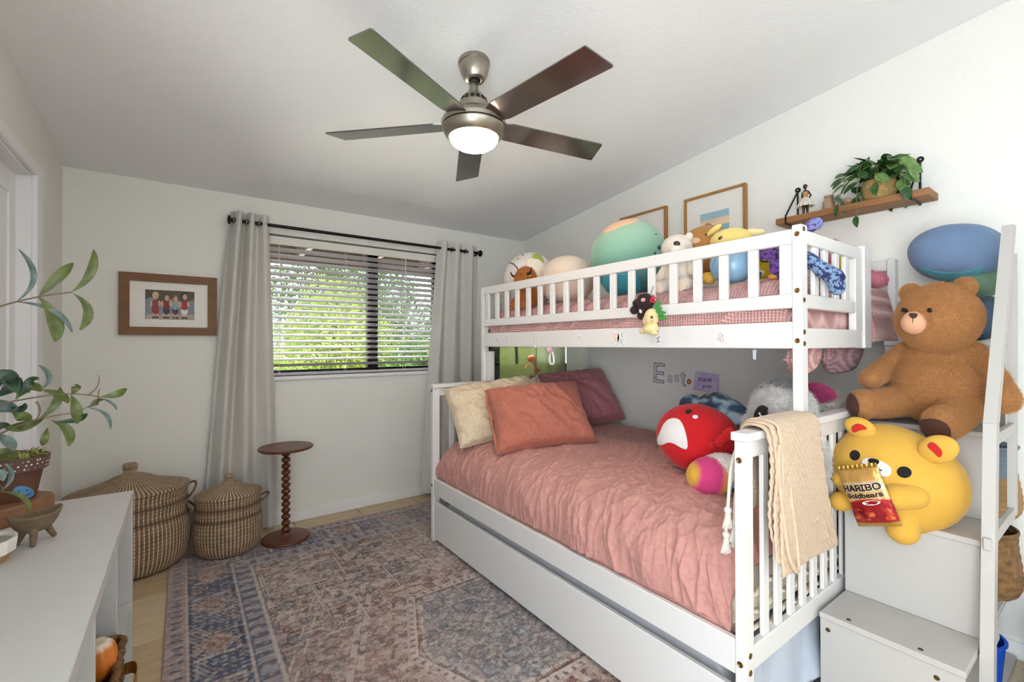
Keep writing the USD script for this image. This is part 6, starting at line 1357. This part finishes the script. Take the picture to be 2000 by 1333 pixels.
deco(t, 'hand_pad', body, smoothpoly([(1666, 745), (1673, 741), (1682, 752), (1679, 764), (1668, 758)]), plush('pad_brown', ''), out=0.009)

# --- yellow round bear
yc = at2(1748, 931, 2.085)
t = Thing('round_bear_plush', 'plump yellow bear plush with red inner ears on the stair tread below the teddy', 'plush toy', (2.1, yc[1], 0.668))
s = (yc - EYE) @ _fw / F
Ry = frame((-0.93, -0.16, 0.22), (0.12, -0.96, -0.28)) if False else None
vd = toward(yc); xr = np.array([0.12, -0.99, -0.16]); xr = xr - vd * (xr @ vd); xr /= np.linalg.norm(xr); upv = np.cross(vd, xr)
if upv[2] < 0: upv = -upv
xr = np.cross(upv, vd)
tilt = math.radians(-17); x2 = xr * math.cos(tilt) + upv * math.sin(tilt); u2 = upv * math.cos(tilt) - xr * math.sin(tilt)
RY = np.stack([x2, u2, vd], 1)
a = 107 * s; b_ = 93 * s; c2 = 0.150
U = ell((0, 0, 0), (1, 1, 1), n=5); V = U.vertices; q = np.abs(V) ** 1.0
V = np.sign(V) * np.abs(V) ** 0.92
body = xf(trimesh.Trimesh(V * [a, b_, c2], U.faces, process=False), RY, yc); body = rough_up(body, 0.007, 7, 4)
yel = plush('yellow_plush', '#d3a545', (4, '#c99835'), b=(90, 0.25, 0.004, 2.0))
t.part('body', body, yel, smooth=True)
on = lambda u, v, o=0.0: (lambda P, N: P[0] + N[0] * o)(*cast(body, np.array([px(u, v)]))[:2])
for (u, v, rx_, ry_, dg, iu, iv) in ((1680, 836, 27, 20, -15, 1678, 840), (1832, 878, 30, 24, 35, 1822, 877)):
    p_ = yc + RY @ np.array([(u - 1757) * s * 1.0, -(v - 932) * s * 1.0, 0.0]); 
    p_ = at(u, v, 'X', yc[0] - 0.075)
    er = blob([mell(p_, (0.022, rx_ * s, ry_ * s), rot('x', 20 if u < 1700 else -35))], 0.008, 3); ea = t.part('ear', er, yel, smooth=True)
    poly = smoothpoly([(1664, 837), (1673, 829), (1685, 831), (1693, 838), (1680, 841), (1667, 844)]) if u < 1700 else smoothpoly([(1813, 869), (1820, 865), (1832, 872), (1840, 888), (1836, 893), (1826, 886)])
    q = patch(er, poly, 0.003, 0.004, 1.5)
    if q is not None: t.part('inner_ear', q, plush('red_felt', '#c01f1c'), smooth=True, under=ea)
for u, v, a_, b_2 in ((1670, 890, 10, 10), (1766, 923, 14.5, 11)): deco(t, 'eye', body, oval(u, v, a_, b_2, 10), plush('black_felt', '#15110f'), out=0.002)
mzp = patch(body, smoothpoly([(1683, 902), (1692, 896), (1712, 898), (1730, 906), (1741, 917), (1738, 929), (1722, 931), (1702, 920), (1686, 911)]), 0.004, 0.004)
t.part('muzzle', mzp, plush('muzzle_white2', '#efe9e2'), smooth=True)
deco(t, 'nose', body, smoothpoly([(1697, 899), (1707, 897), (1718, 903), (1713, 909), (1703, 909)]), plush('black_felt', ''), out=0.007, step=1.2)
for P_ in ([(1686, 907), (1689, 910), (1692, 908)], [(1718, 916), (1721, 921), (1723, 918)]): deco(t, 'mouth_stitch', body, line_px(P_, 1.2), plush('black_felt', ''), out=0.006, step=0.7)
def paw(items, nm):
    m_ = blob(items, 0.01, 3); t.part(nm, m_, yel, smooth=True)
h1, h2, f1 = at2(1640, 980, 1.965), at2(1767, 975, 1.93), at2(1763, 1036, 1.965)
paw([capsule(at2(1660, 978, 2.0), 0.035, h1, 0.034)], 'arm'); paw([capsule(at2(1785, 970, 1.97), 0.042, h2 + [0, 0.02, 0], 0.042)], 'arm'); paw([capsule(at2(1763, 1010, 1.99), 0.05, f1, 0.047)], 'leg')
paw([mell(at2(1642, 935, 1.985), (0.04, 0.03, 0.03))], 'cheek_fold')
# candy bag
gold = M('gold_foil', '#c99a4c', 0.25, metal=0.75, bump=(22, 0.4, 0.01))
t2 = Thing('candy_bag', 'gold foil bag of gummy candy held by the yellow bear plush', 'candy bag', (1.87, 0.55, 0.75))
cn = [at(u, v, 'X', X) for (u, v, X) in ((1637, 920, 1.905), (1714, 912, 1.870), (1762, 1028, 1.895), (1676, 1029, 1.935))]
tl, trr, brr, blr = cn
nu, nv = 60, 80; U, V = np.meshgrid(np.linspace(0, 1, nu), np.linspace(0, 1, nv), indexing='ij')
base_ = lambda u_, v_: (tl * (1 - u_) + trr * u_) * (1 - v_) + (blr * (1 - u_) + brr * u_) * v_
Pb = base_(U[..., None], V[..., None])
nb_ = np.cross(trr - tl, blr - tl); nb_ /= np.linalg.norm(nb_)
if nb_ @ toward(tl) < 0: nb_ = -nb_
puff = (np.clip(1 - (2 * U - 1) ** 2, 0, 1) * np.clip(1 - (2 * V - 1) ** 4, 0, 1)) ** 0.6
wr = (meshkit.fbm(np.stack([U * 7, V * 6, 0 * U], -1), 3, 2) - 0.5) * 0.010 * (1 - 0.6 * puff)
front = Pb + nb_ * (0.022 * puff + wr)[..., None]; back = Pb - nb_ * (0.016 * puff + 0.001)[..., None]
w3 = np.zeros(U.shape + (3,)) + srgb('#cfa159')
w3 = lerp(w3, srgb('#d9b884'), ((V > 0.20) & (V < 0.55)).astype(float))
curve = V - 0.56 + 0.06 * np.sin(U * 3)
w3 = lerp(w3, srgb('#9c1f24'), ((curve > 0) & (V < 0.92)).astype(float)); w3 = lerp(w3, srgb('#c72a2c'), ((curve > 0) & (curve < 0.03)).astype(float))
for k in range(26):
    h = [(math.sin(k * q + 1) * 43758.5) % 1 for q in (12.9, 78.2, 37.7, 91.1)]; 
    w3 = lerp(w3, srgb(('#c8452c', '#7d1218', '#d8783a', '#b8302c')[int(h[2] * 4)]), ((((U - 0.04 - 0.9 * h[0]) / 0.06) ** 2 + ((V - 0.66 - 0.22 * h[1]) / 0.035) ** 2 < 1) & (V < 0.92)).astype(float))
w3 = lerp(w3, srgb('#b08438'), (V > 0.92).astype(float))
fm = grid(front); 
if fm.face_normals[1000] @ nb_ < 0: fm = grid(front, True)
bm2 = grid(back, True)
if bm2.face_normals[1000] @ nb_ > 0: bm2 = grid(back)
t2.part('front_foil', fm, M('printed_foil', '#808080', 0.28, vcol=True, metal=0.35, bump=(22, 0.25, 0.008)), smooth=True, paint=w3.reshape(-1, 3))
t2.part('back_foil', bm2, gold, smooth=True)
t2.part('top_seal', sheet(np.stack([Pb[:, 0] + nb_ * 0.001, Pb[:, 0] + (Pb[:, 0] - Pb[:, 6]) * 0.9 + nb_ * (0.003 * np.sin(np.arange(nu) * 0.9))[:, None]], 1), 0.001), gold, smooth=True)
def bagtext(s_, u0, v0, h, depth_, mat, bold, w_want=None, nm='lettering', dy=0.0):
    m_ = meshkit.text_mesh(s_, 1.0, 0.2, bold); b = m_.bounds; W = b[1, 0] - b[0, 0]
    ex = trr - tl; eh = blr - tl; lx, lh = np.linalg.norm((trr - tl + brr - blr) / 2), np.linalg.norm(eh)
    hw = h; ww = w_want if w_want else W * h * lh / lx
    m_ = m_.subdivide_to_size(0.35) if False else m_
    uu = u0 + (m_.vertices[:, 0] - b[0, 0]) / W * ww; vv = v0 - m_.vertices[:, 1] * hw
    iu, iv = np.clip(uu, 0, 1) * (nu - 1), np.clip(vv, 0, 1) * (nv - 1)
    from scipy.ndimage import map_coordinates
    Q = np.stack([map_coordinates(front[..., k], [iu, iv], order=1) for k in range(3)], 1)
    m_.vertices = Q + nb_ * (0.0006 + depth_ * m_.vertices[:, 2] / 0.2)[:, None]
    m_.fix_normals(); t2.part(nm, m_, mat, smooth=False)
ink = M('print_black', '#14110f', 0.4); wht = M('print_white', '#f2efe8', 0.4)
bagtext('HARIBO', 0.03, 0.36, 0.125, 0.0010, wht, True, 0.93, 'lettering_edge'); bagtext('HARIBO', 0.045, 0.355, 0.11, 0.0018, ink, True, 0.90)
bagtext('Goldbears', 0.08, 0.475, 0.075, 0.0014, ink, True, 0.84)
q_ = oval(0.62, 0.565, 0.20, 0.042); 
from scipy.ndimage import map_coordinates
def bagpoly(Pl, mat, nm, lift):
    P_ = Polygon(Pl); T_ = trimesh.creation.extrude_polygon(P_, 0.2, engine='earcut'); 
    Q = np.stack([map_coordinates(front[..., k], [np.clip(T_.vertices[:, 0], 0, 1) * (nu - 1), np.clip(T_.vertices[:, 1], 0, 1) * (nv - 1)], order=1) for k in range(3)], 1)
    T_.vertices = Q + nb_ * (0.0004 + lift * T_.vertices[:, 2] / 0.2)[:, None]; T_.fix_normals(); t2.part(nm, T_, mat, smooth=False)
bagpoly(q_, wht, 'oval_badge', 0.001)
bagtext('The Original', 0.48, 0.56, 0.022, 0.0018, M('print_red', '#a01c20', 0.4), True, 0.28); bagtext('since 1920', 0.50, 0.59, 0.020, 0.0018, M('print_red', ''), True, 0.24)

# --- plain blue and green cushions at the top of the stairs
p = at(1868, 494, 'X', 2.585); s = (p - EYE) @ _fw / F; r = 76 * s
t = Thing('blue_cushion', 'big round blue plush cushion with a teal underside at the top of the stairs', 'cushion', (p[0], p[1], 1.5))
body = rough_up(xf(ell((0, 0, 0), (r * 0.85, r * 0.98, r * 0.74), n=5), rot('x', 14), p), 0.006, 9, 3)
top_m = plush('blue_plush', '#6f86a6', (6, '#62799a'))
t.part('body', body, top_m, smooth=True)
V = body.vertices
deco(t, 'teal_underside', body, smoothpoly([(1795, 522), (1830, 530), (1870, 531), (1900, 527), (1925, 520), (1905, 540), (1870, 550), (1830, 546)]), plush('teal_plush', '#4f8f9c'), out=0.002, step=3)
q = at(1908, 552, 'X', 2.60); s = (q - EYE) @ _fw / F
t = Thing('green_cushion', 'plain sage green round plush cushion wedged under the blue cushion', 'cushion', (q[0], q[1], 1.4))
t.part('body', rough_up(ell(q, (0.08, 48 * s, 30 * s), n=4), 0.004, 12, 3), plush('sage_plush', '#6c8a72', (7, '#5c7a64')), smooth=True)
q = at(1895, 625, 'X', 2.63); s = (q - EYE) @ _fw / F; zb = 1.302; hz_ = q[2] + 48 * s
t = Thing('slate_cushion', 'slate blue plush cushion standing on the top stair behind the teddy head', 'cushion', (q[0], q[1], zb))
t.part('body', rough_up(ell((2.64, q[1], (zb + hz_) / 2), (0.10, 58 * s, (hz_ - zb) / 2), n=5), 0.004, 10, 6), plush('slate_plush', '#4c5f74', (7, '#3f5063')), smooth=True)
t.part('seam', tube([(2.64 + 0.0, q[1] + 58 * s * math.cos(k), (zb + hz_) / 2 + (hz_ - zb) / 2 * math.sin(k)) for k in np.linspace(0, 2 * PI, 60, endpoint=False)], 0.003, 6, True), plush('slate_seam', '#35465a'), smooth=True)

# --- lower bunk
rc = np.array([1.87, 1.145, 0.89]); rc = at(1363, 856, 'X', 1.87); s = (rc - EYE) @ _fw / F
t = Thing('round_plush', 'large red round plush with a white mouth patch on the lower bunk', 'plush toy', (rc[0], rc[1], 0.70))
body = xf(ell((0, 0, 0), (76 * s, 79 * s, 65 * s), n=5), rot('x', 14), rc); body = rough_up(body, 0.005, 6, 2)
red = plush('red_plush', '#c8141c', (5, '#b80d16'), b=(90, 0.25, 0.004, 2.0))
t.part('body', body, red, smooth=True)
deco(t, 'mouth_patch', body, smoothpoly([(1286.5, 868), (1289, 846), (1299, 826), (1312, 818), (1326, 820), (1337, 838), (1342, 858), (1341, 878), (1325, 872), (1303, 866), (1290, 870)]), plush('white_velvet', '#e2dcdc'), out=0.003)
deco(t, 'eye', body, oval(1345, 804.5, 7, 4, -12), plush('black_felt', ''), out=0.002, step=1)
deco(t, 'cheek_spot', body, oval(1358, 815, 5.5, 3.6), plush('white_velvet', ''), out=0.003, step=1)
gl_ = []
for u, v, r_ in ((1390, 870, 6), (1404, 864, 7), (1410, 858, 7), (1420, 851, 8), (1426, 845, 7)): gl_.append(mell(at(u, v, 'X', rc[0] - 0.135), (0.016, r_ * s * 1.1, r_ * s * 1.25)))
gm_ = blob(gl_, 0.006, 3); t.part('gill', gm_, red, smooth=True)
# tie-dye
p = at(1412, 818, 'X', 2.08); s = (p - EYE) @ _fw / F
t = Thing('tie_dye_plush', 'blue and grey tie-dyed plush behind the red plush', 'plush toy', (p[0], p[1], 0.72))
body = blob([mell(p + [0, -0.01, -0.01], (0.10, 70 * s, 46 * s), rot('x', 24)), mell(at(1352, 792, 'X', 2.06), (0.06, 26 * s, 22 * s)), mell(at(1398, 780, 'X', 2.10), (0.05, 30 * s, 14 * s))], 0.012, 8)
V = body.vertices; nz = meshkit.fbm(V * 16, 3, 8); nz2 = meshkit.fbm(V * 24 + 9, 3, 18)
k1 = np.clip((nz - 0.42) * 8, 0, 1)[:, None]; k2 = np.clip((nz2 - 0.55) * 9, 0, 1)[:, None]
colr = np.array(srgb('#34506c')) * (1 - k1) + np.array(srgb('#9fb4c0')) * k1; colr = colr * (1 - k2) + np.array(srgb('#3a4148')) * k2
t.part('body', body, dyed, smooth=True, paint=colr)
# rainbow plush
p = at(1388, 930, 'X', 1.70); s = (p - EYE) @ _fw / F
t = Thing('rainbow_plush', 'small rainbow striped plush with a white fuzzy back in front of the red plush', 'plush toy', (p[0], p[1], 0.70))
body = xf(ell((0, 0, 0), (42 * s, 47 * s, 37 * s), n=5), rot('x', -10), p); body = rough_up(body, 0.003, 14, 2)
V = (body.vertices - p) / (45 * s); h = V @ _rt * 0.95 - 0.15 * V[:, 2]
stops = [(-1.1, '#e0b23c'), (-0.8, '#dca838'), (-0.62, '#cc3c78'), (0.0, '#c83a78'), (0.18, '#dd8a4c'), (0.34, '#dcb040'), (0.5, '#4f6a70'), (0.62, '#2c4478'), (0.85, '#3a3468'), (1.05, '#8a2c4c')]
xs_ = [a_ for a_, _ in stops]; cs_ = np.array([srgb(c_) for _, c_ in stops]); colr = np.stack([np.interp(h, xs_, cs_[:, k]) for k in range(3)], 1)
t.part('body', body, dyed, smooth=True, paint=colr)
bk = ell(p + [0.035, -0.03, 0.022], (40 * s, 40 * s, 30 * s), n=4); t.part('fuzzy_back', bk, plush('fuzzy_white', '#e6e0da'), smooth=True); fur(t, bk, 'fuzz', plush('fuzzy_white', ''), 5000, 0.010, 0.0006, 3, 0.4, 0.1)
# white shaggy dog with black eye patch
p = at(1528, 800, 'X', 1.885); s = (p - EYE) @ _fw / F
t = Thing('shaggy_dog_plush', 'white shaggy dog plush with a black sparkling eye beside the bunk post', 'plush toy', (p[0], p[1], 0.72))
body = blob([mell(p + [0, 0.0, -0.01], (0.11, 0.105, 0.115)), mell(p + [0.02, -0.02, -0.2], (0.12, 0.12, 0.18)), mell(p + [-0.02, 0.06, -0.07], (0.07, 0.07, 0.06))], 0.014, 6)
wsh = plush('shaggy_white', '#dedbd8', (25, '#bdb9b8'))
t.part('body', body, wsh, smooth=True); fur(t, body, 'shaggy_fur', wsh, 15000, 0.022, 0.0008, 2, 0.55, 0.3)
e_ = blob([capsule(at(1490, 770, 'X', 1.86), 0.020, at(1532, 752, 'X', 1.86), 0.026)], 0.01, 3); gry = plush('grey_ear', '#9a9694', (25, '#837f7e')); t.part('ear', e_, gry, smooth=True); fur(t, e_, 'ear_fur', gry, 3500, 0.018, 0.0008, 4, 0.5, 0.3)
deco(t, 'eye', body, oval(1491, 808, 9, 15, 25), plush('black_felt', ''), out=0.020, deep=0.01, step=1.5)
for dx, dy in ((0, -4), (2, 0), (-5, 8)): deco(t, 'sparkle', body, Polygon([(1491 + dx - 2, 812 + dy), (1491 + dx, 812 + dy - 2.5), (1491 + dx + 2, 812 + dy), (1491 + dx, 812 + dy + 2.5)]), M('sparkle_white', '#f4f2ee', 0.5), out=0.022, deep=0.001, step=0.8)
# shaggy plush with pink bow
p = at(1618, 800, 'X', 2.28); s = (p - EYE) @ _fw / F
t = Thing('shaggy_cat_plush', 'cream shaggy plush with a fluffy pink bow near the teddy foot', 'plush toy', (p[0], p[1], 0.72))
body = blob([mell(p, (0.10, 0.09, 0.075)), mell(p + [0.02, 0.0, -0.18], (0.13, 0.09, 0.17))], 0.014, 6)
csh = plush('shaggy_cream', '#cfc8bd', (25, '#a8a096'))
t.part('body', body, csh, smooth=True); fur(t, body, 'shaggy_fur', csh, 11000, 0.022, 0.0008, 6, 0.55, 0.3)
pb = blob([mell(at(1592, 768, 'X', 2.20), (0.03, 0.045, 0.028)), mell(at(1606, 771, 'X', 2.21), (0.025, 0.035, 0.022))], 0.008, 3); pkm = plush('hot_pink', '#cc4f86', (30, '#b63c74'))
t.part('pink_bow', pb, pkm, smooth=True); fur(t, pb, 'bow_fluff', pkm, 4500, 0.022, 0.0008, 6, 0.5, 0.2)
t.part('dark_patch', ell(p + [-0.09, -0.06, -0.15], (0.03, 0.03, 0.035)), plush('black_felt', ''), smooth=True)
# ------------------------------------------------------------------ muslin blanket over the footboard
mus = M('muslin', '#cfb79e', 0.95, bump=(120, 0.6, 0.004, 4.0), sheen=0.3, var=(60, '#bfa68c'))
bk = Thing('muslin_blanket', 'folded beige muslin blanket with tassels draped over the footboard', 'blanket', (1.58, 0.66, 0.62))
def drape(x0, x1, zi, zo, lift, dy, fl, seed, nu=60, nv=140):
    """from inside hem height zi over the rail to outside hem zo"""
    pts = [(0.733 + dy, zi), (0.731 + dy, 0.9), (0.728 + dy, 1.01), (0.715 + dy * 0.5, 1.036 + lift), (0.688, 1.042 + lift), (0.664 - dy, 1.036 + lift), (0.650 - dy, 1.005), (0.644 - dy, 0.9), (0.640 - dy, zo)]
    C = spline(pts, nv); P = np.zeros((nu, nv, 3)); A = np.linspace(0, 1, nu)[:, None]; B = np.linspace(0, 1, nv)[None]
    out = np.clip((B - 0.5) * 2, 0, 1)
    P[:, :, 0] = x0 + (x1 - x0) * A + fl[0] * out ** 1.3 * (1 - A) + fl[1] * out ** 1.3 * A
    P[:, :, 1] = C[:, 0][None] - 0.010 * np.sin(A * 5 + seed) * out * 0.8 + 0.004 * (meshkit.fbm(np.stack([A * 6 + 0 * B, B * 9 + 0 * A, 0 * A * B + seed], -1), 2, seed) - 0.5)
    P[:, :, 2] = C[:, 1][None] + 0.012 * np.sin(A * 4 + seed) * out
    crk = 0.0022 * np.sin(P[:, :, 0] / 0.011 * PI) * np.sin(P[:, :, 2] / 0.016 * PI + 2 * np.sin(P[:, :, 0] * 30))
    P[:, :, 1] += crk * (-1)
    return P
bk.part('outer_fold', sheet(drape(1.435, 1.72, 0.80, 0.600, 0.011, 0.016, (-0.02, 0.13), 1), 0.007), mus, smooth=True)
bk.part('inner_fold', sheet(drape(1.415, 1.66, 0.78, 0.64, 0.006, 0.009, (-0.02, 0.12), 2), 0.006), mus, smooth=True)
bk.part('inner_fold', sheet(drape(1.400, 1.60, 0.76, 0.70, 0.0, 0.002, (0.0, 0.12), 3), 0.006), mus, smooth=True)
# rolled bottom edge of the fold at the left
ax = spline([(1.43, 0.632, 0.99), (1.425, 0.628, 0.85), (1.435, 0.618, 0.72), (1.452, 0.606, 0.632), (1.478, 0.604, 0.612), (1.50, 0.612, 0.64), (1.497, 0.620, 0.74), (1.485, 0.628, 0.86)], 70)
tn = np.gradient(ax, axis=0); tn /= np.linalg.norm(tn, axis=1, keepdims=True)
P = np.stack([ax + [0, 0.0, 0], ax + [0.02, 0.02, 0], ax + [0.05, 0.028, 0.0]], 1); bk.part('rolled_edge', sheet(P, 0.007), mus, smooth=True)
for dx in (0.0, 0.012): bk.part('edge_cord', tube(ax + [dx, -0.004 + dx * 0.4, 0.002], 0.006, 7), mus, smooth=True)
# tassels inside the footboard
tas = M('tassel_white', '#d9d2c6', 0.95, sheen=0.3)
g = np.random.default_rng(6)
for k, (x, z0, z1, yy) in enumerate(((1.348, 0.96, 0.735, 0.735), (1.374, 0.95, 0.69, 0.728), (1.356, 0.90, 0.655, 0.745), (1.386, 0.88, 0.67, 0.73))):
    bk.part('tassel_cord', tube(spline([(x + 0.045, 0.726, 0.99), (x + 0.03, yy - 0.002, z0), (x, yy, (z0 + z1) / 2 + 0.03), (x - 0.006, yy + 0.003, z1 + 0.055)], 24), 0.005, 7), tas, smooth=True)
    bk.part('tassel_knot', ell((x - 0.006, yy + 0.003, z1 + 0.05), (0.011, 0.011, 0.012)), tas, smooth=True)
    st_ = []
    for q in range(26):
        a_ = 2 * PI * q / 26; r_ = 0.008; e = np.array([x - 0.006 + (r_ + 0.012) * math.cos(a_), yy + 0.004 + (r_ + 0.004) * math.sin(a_), z1 - 0.004 * g.random()])
        st_.append(tube([(x - 0.006 + r_ * 0.7 * math.cos(a_), yy + 0.003 + r_ * 0.7 * math.sin(a_), z1 + 0.048), (x - 0.006 + r_ * 1.1 * math.cos(a_), yy + 0.003 + r_ * math.sin(a_), z1 + 0.025), e], [0.0018, 0.0017, 0.0012], 5))
    bk.part('fringe', cat(st_), tas, smooth=True, kind='stuff')

# ------------------------------------------------------------------ stickers on the side board, letters and card on the wall
RS = RX                                                          # facing -X
def sticker(name, label, u, v, w, h, base, marks, deg=0):
    c = at(u, v, 'X', XU + 0.0012); t = Thing(name, label, 'sticker', c, R=RS @ rot('z', deg), local=True, group='stickers on the upper side board')
    P = Polygon(oval(0, 0, w / 2, h / 2)); t.part('backing', slab(P, 0.0012, (0, 0, 0), np.eye(3)), base)
    for k, (pts, wd_, mt) in enumerate(marks):
        ln = line_px(np.array(pts) * [w / 2, h / 2], wd_); t.part('drawing', slab(ln, 0.0006, (0, 0, 0.0012), np.eye(3)), mt)
paper = M('sticker_paper', '#eae6e2', 0.4); pen = M('pen_grey', '#6f7484', 0.6); penb = M('pen_brown', '#8a6a58', 0.6); peno = M('pen_orange', '#d88a54', 0.6); penc = M('pen_cyan', '#5c9cc0', 0.6); peng = M('pen_green', '#62a06c', 0.6)
cir = lambda x, y, r, n=14: [(x + r * math.cos(q), y + r * math.sin(q)) for q in np.linspace(0, 2 * PI, n)]
sticker('board_sticker', 'small white oval sticker nearest the far post on the upper side board', 972, 665, 0.040, 0.058, paper, [(cir(-0.2, 0.3, 0.4), 0.0012, pen), (cir(0.2, -0.4, 0.45), 0.0012, pen)], 15)
sticker('board_sticker', 'white mushroom shaped sticker second from the far post on the upper side board', 989, 662, 0.042, 0.046, paper, [([(-0.8, -0.3), (0, -0.6), (0.8, -0.2)], 0.0012, pen), (cir(0, 0.2, 0.4), 0.0012, pen)])
sticker('board_sticker', 'tall clear rectangular sticker hanging over the lower edge of the upper side board', 1046, 664, 0.046, 0.098, paper, [([(-0.7, -0.6), (-0.7, 0.7), (0.5, 0.7), (0.5, -0.7)], 0.0011, pen), ([(-0.2, 0.4), (-0.2, -0.4)], 0.001, pen)])
sticker('board_sticker', 'small framed doodle sticker in the middle of the upper side board', 1131, 663.5, 0.044, 0.056, paper, [([(-0.6, -0.5), (-0.5, 0.6), (0.5, 0.6), (0.6, -0.5)], 0.0012, pen), ([(-0.2, 0.3), (0.2, 0.2), (0, -0.1)], 0.0014, penb)])
sticker('board_sticker', 'orange squiggle sticker on the upper side board', 1202, 659, 0.048, 0.066, paper, [([(-0.7, 0.2), (-0.3, 0.6), (0.1, 0.2), (0.6, 0.6)], 0.002, peno), ([(-0.7, -0.3), (-0.2, 0.1), (0.2, -0.3), (0.7, 0.1)], 0.002, peno), ([(-0.5, -0.7), (0.1, -0.4), (0.5, -0.7)], 0.002, peno)])
sticker('board_sticker', 'blue and green squiggle sticker beside the orange one on the upper side board', 1213.5, 662, 0.046, 0.076, paper, [([(-0.6, -0.4), (-0.2, 0), (0.2, -0.4), (0.7, 0)], 0.002, penc), ([(-0.6, -0.7), (0, -0.4), (0.5, -0.8)], 0.002, penc), ([(0, 0.1), (0.2, 0.8), (0.5, 0.2)], 0.002, peng)])
sticker('board_sticker', 'small paw print sticker below the hanging charms', 1286, 663, 0.032, 0.046, paper, [(cir(-0.2, 0.1, 0.18), 0.003, pen), (cir(0.3, 0.4, 0.1), 0.003, pen), (cir(0.2, -0.4, 0.14), 0.003, pen), (cir(-0.3, -0.5, 0.1), 0.003, pen)])
sticker('board_sticker', 'round brown doodle sticker nearest the near post on the upper side board', 1408, 660, 0.052, 0.062, paper, [(cir(-0.1, 0.35, 0.25), 0.0014, penb), (cir(-0.35, -0.2, 0.2), 0.0014, penb), (cir(0.2, -0.3, 0.25), 0.0014, penb), (cir(0.35, 0.2, 0.14), 0.0014, peno)])
# hair scrunchie with a white loop hanging under the board
hs = Thing('hanging_hair_tie', 'pink scrunchie with a white loop hanging under the upper side board', 'hair tie', at(1075, 690, 'X', 1.725))
o = at(1073, 683, 'X', 1.725)
hs.part('scrunchie', rough_up(ell(o, (0.02, 0.028, 0.020), n=4), 0.007, 90, 2, 1), M('scrunchie_pink', '#c98a9c', 0.9, var=(90, '#f0dadf')), smooth=True)
hs.part('white_loop', tube(spline([at(1076, 688, 'X', 1.725), at(1073.5, 703, 'X', 1.725), at(1076, 711, 'X', 1.725), at(1080.5, 711, 'X', 1.725), at(1082, 704, 'X', 1.725), at(1079, 688, 'X', 1.725)], 30), 0.0055, 8), M('loop_white', '#efeaea', 0.6), smooth=True)
hs.part('hook_cord', tube([o + [0, 0, 0.012], o + [-0.004, 0, 0.035], o + [0.004, 0, 0.04]], 0.0016, 6), M('loop_white', ''), smooth=True)
sl = Thing('silver_strip', 'thin clear tape strip hanging under the near half of the upper side board', 'tape', at(1474, 688, 'X', 1.722))
sl.part('strip', slab(Polygon([(-0.006, -0.022), (0.004, -0.026), (0.007, 0.012), (-0.007, 0.012)]), 0.001, at(1474, 690, 'X', 1.722), RX), M('tape_grey', '#b9bcc4', 0.3), smooth=False)
# cut-out letters spelling along the wall
let_i = M('letter_white', '#cfd3da', 0.6); let_o = M('letter_ink', '#343b48', 0.6)
def letter(ch, u, v, h, label, deg=0):
    c = at(u, v, 'X', XW - 0.0004); t = Thing('wall_letter', label, 'letter', c, R=RX @ rot('z', deg), local=True, group='paper letters on the wall')
    a_ = text(ch, h, 0.0008, (0, 0, 0), np.eye(3), True); b_ = text(ch, h, 0.0016, (0, 0, 0.0), np.eye(3)); b_.vertices[:, 2] += 0.0002
    sc = Polygon(sbox(-h * 0.4, -h * 0.5, h * 0.4, h * 0.5)); t.part('ink_edge', a_, let_o, smooth=False); t.part('paper_face', b_, let_i, smooth=False)
    g = np.random.default_rng(ord(ch)); rayb = b_.bounds
    return t
letter('E', 1287, 729, 0.135, 'big hand drawn paper letter E on the wall under the upper bunk', -3)
letter('a', 1308, 738, 0.062, 'small hand drawn paper letter a on the wall between the E and the s', -6)
letter('s', 1321, 737, 0.062, 'small hand drawn paper letter s on the wall between the a and the t', 4)
letter('t', 1334, 740, 0.10, 'hand drawn paper letter t on the wall left of the purple card', 2)
fd = at(1346, 746, 'X', XW - 0.0005); t = Thing('flower_sticker', 'tiny red and green flower sticker on the wall right of the letter t', 'sticker', fd, R=RX, local=True)
t.part('petals', slab(Polygon(oval(0, 0, 0.016, 0.018)), 0.001, (0, 0, 0), np.eye(3)), M('petal_red', '#c2583c', 0.6)); t.part('heart', slab(Polygon(oval(-0.002, 0.0, 0.006, 0.006)), 0.0008, (0, 0, 0.001), np.eye(3)), M('heart_yellow', '#e0c070', 0.6)); t.part('leaf', slab(Polygon(oval(-0.004, -0.014, 0.012, 0.005)), 0.0009, (0, 0, 0.0002), np.eye(3)), peng)
# thank you card standing on the wall rail
cc_ = at(1379, 746, 'X', 2.749); t = Thing('thank_you_card', 'lilac folded thank you card on the wall behind the red plush', 'card', cc_, R=RX @ rot('z', -4), local=True)
w_, h_ = 0.160, 0.118
lil = M('lilac_card', '#b9a4d8', 0.6, var=(14, '#d3c8ea', 0.2))
t.part('front_leaf', xf(box(-w_ / 2, w_ / 2, -h_ / 2, h_ / 2, 0, 0.0012, 0), rot('x', -8), (0, 0, 0.004)), lil)
t.part('back_leaf', xf(box(-w_ / 2, w_ / 2, -h_ / 2, h_ / 2, 0, 0.0012, 0), rot('x', 9), (0, 0, -0.0145)), M('card_white', '#dcd8e4', 0.6))
for s_, y_, x_, hh in (('thank', 0.014, -0.004, 0.027), ('you', -0.026, 0.012, 0.027)):
    m_ = text(s_, hh, 0.0008, (0, 0, 0), np.eye(3), False, 0.32); t.part('lettering', xf(m_, rot('x', -8) @ rot('z', 5), (x_, y_, 0.0056 - (y_ * 0.139))), M('card_ink', '#3a2c50', 0.5), smooth=False)
single('picture_ledge', box(XW - 0.034, XW - 0.0146, 1.2, 1.2 + 0.001, 0.9, 0.901, 0), trim_m, '', '') if False else None
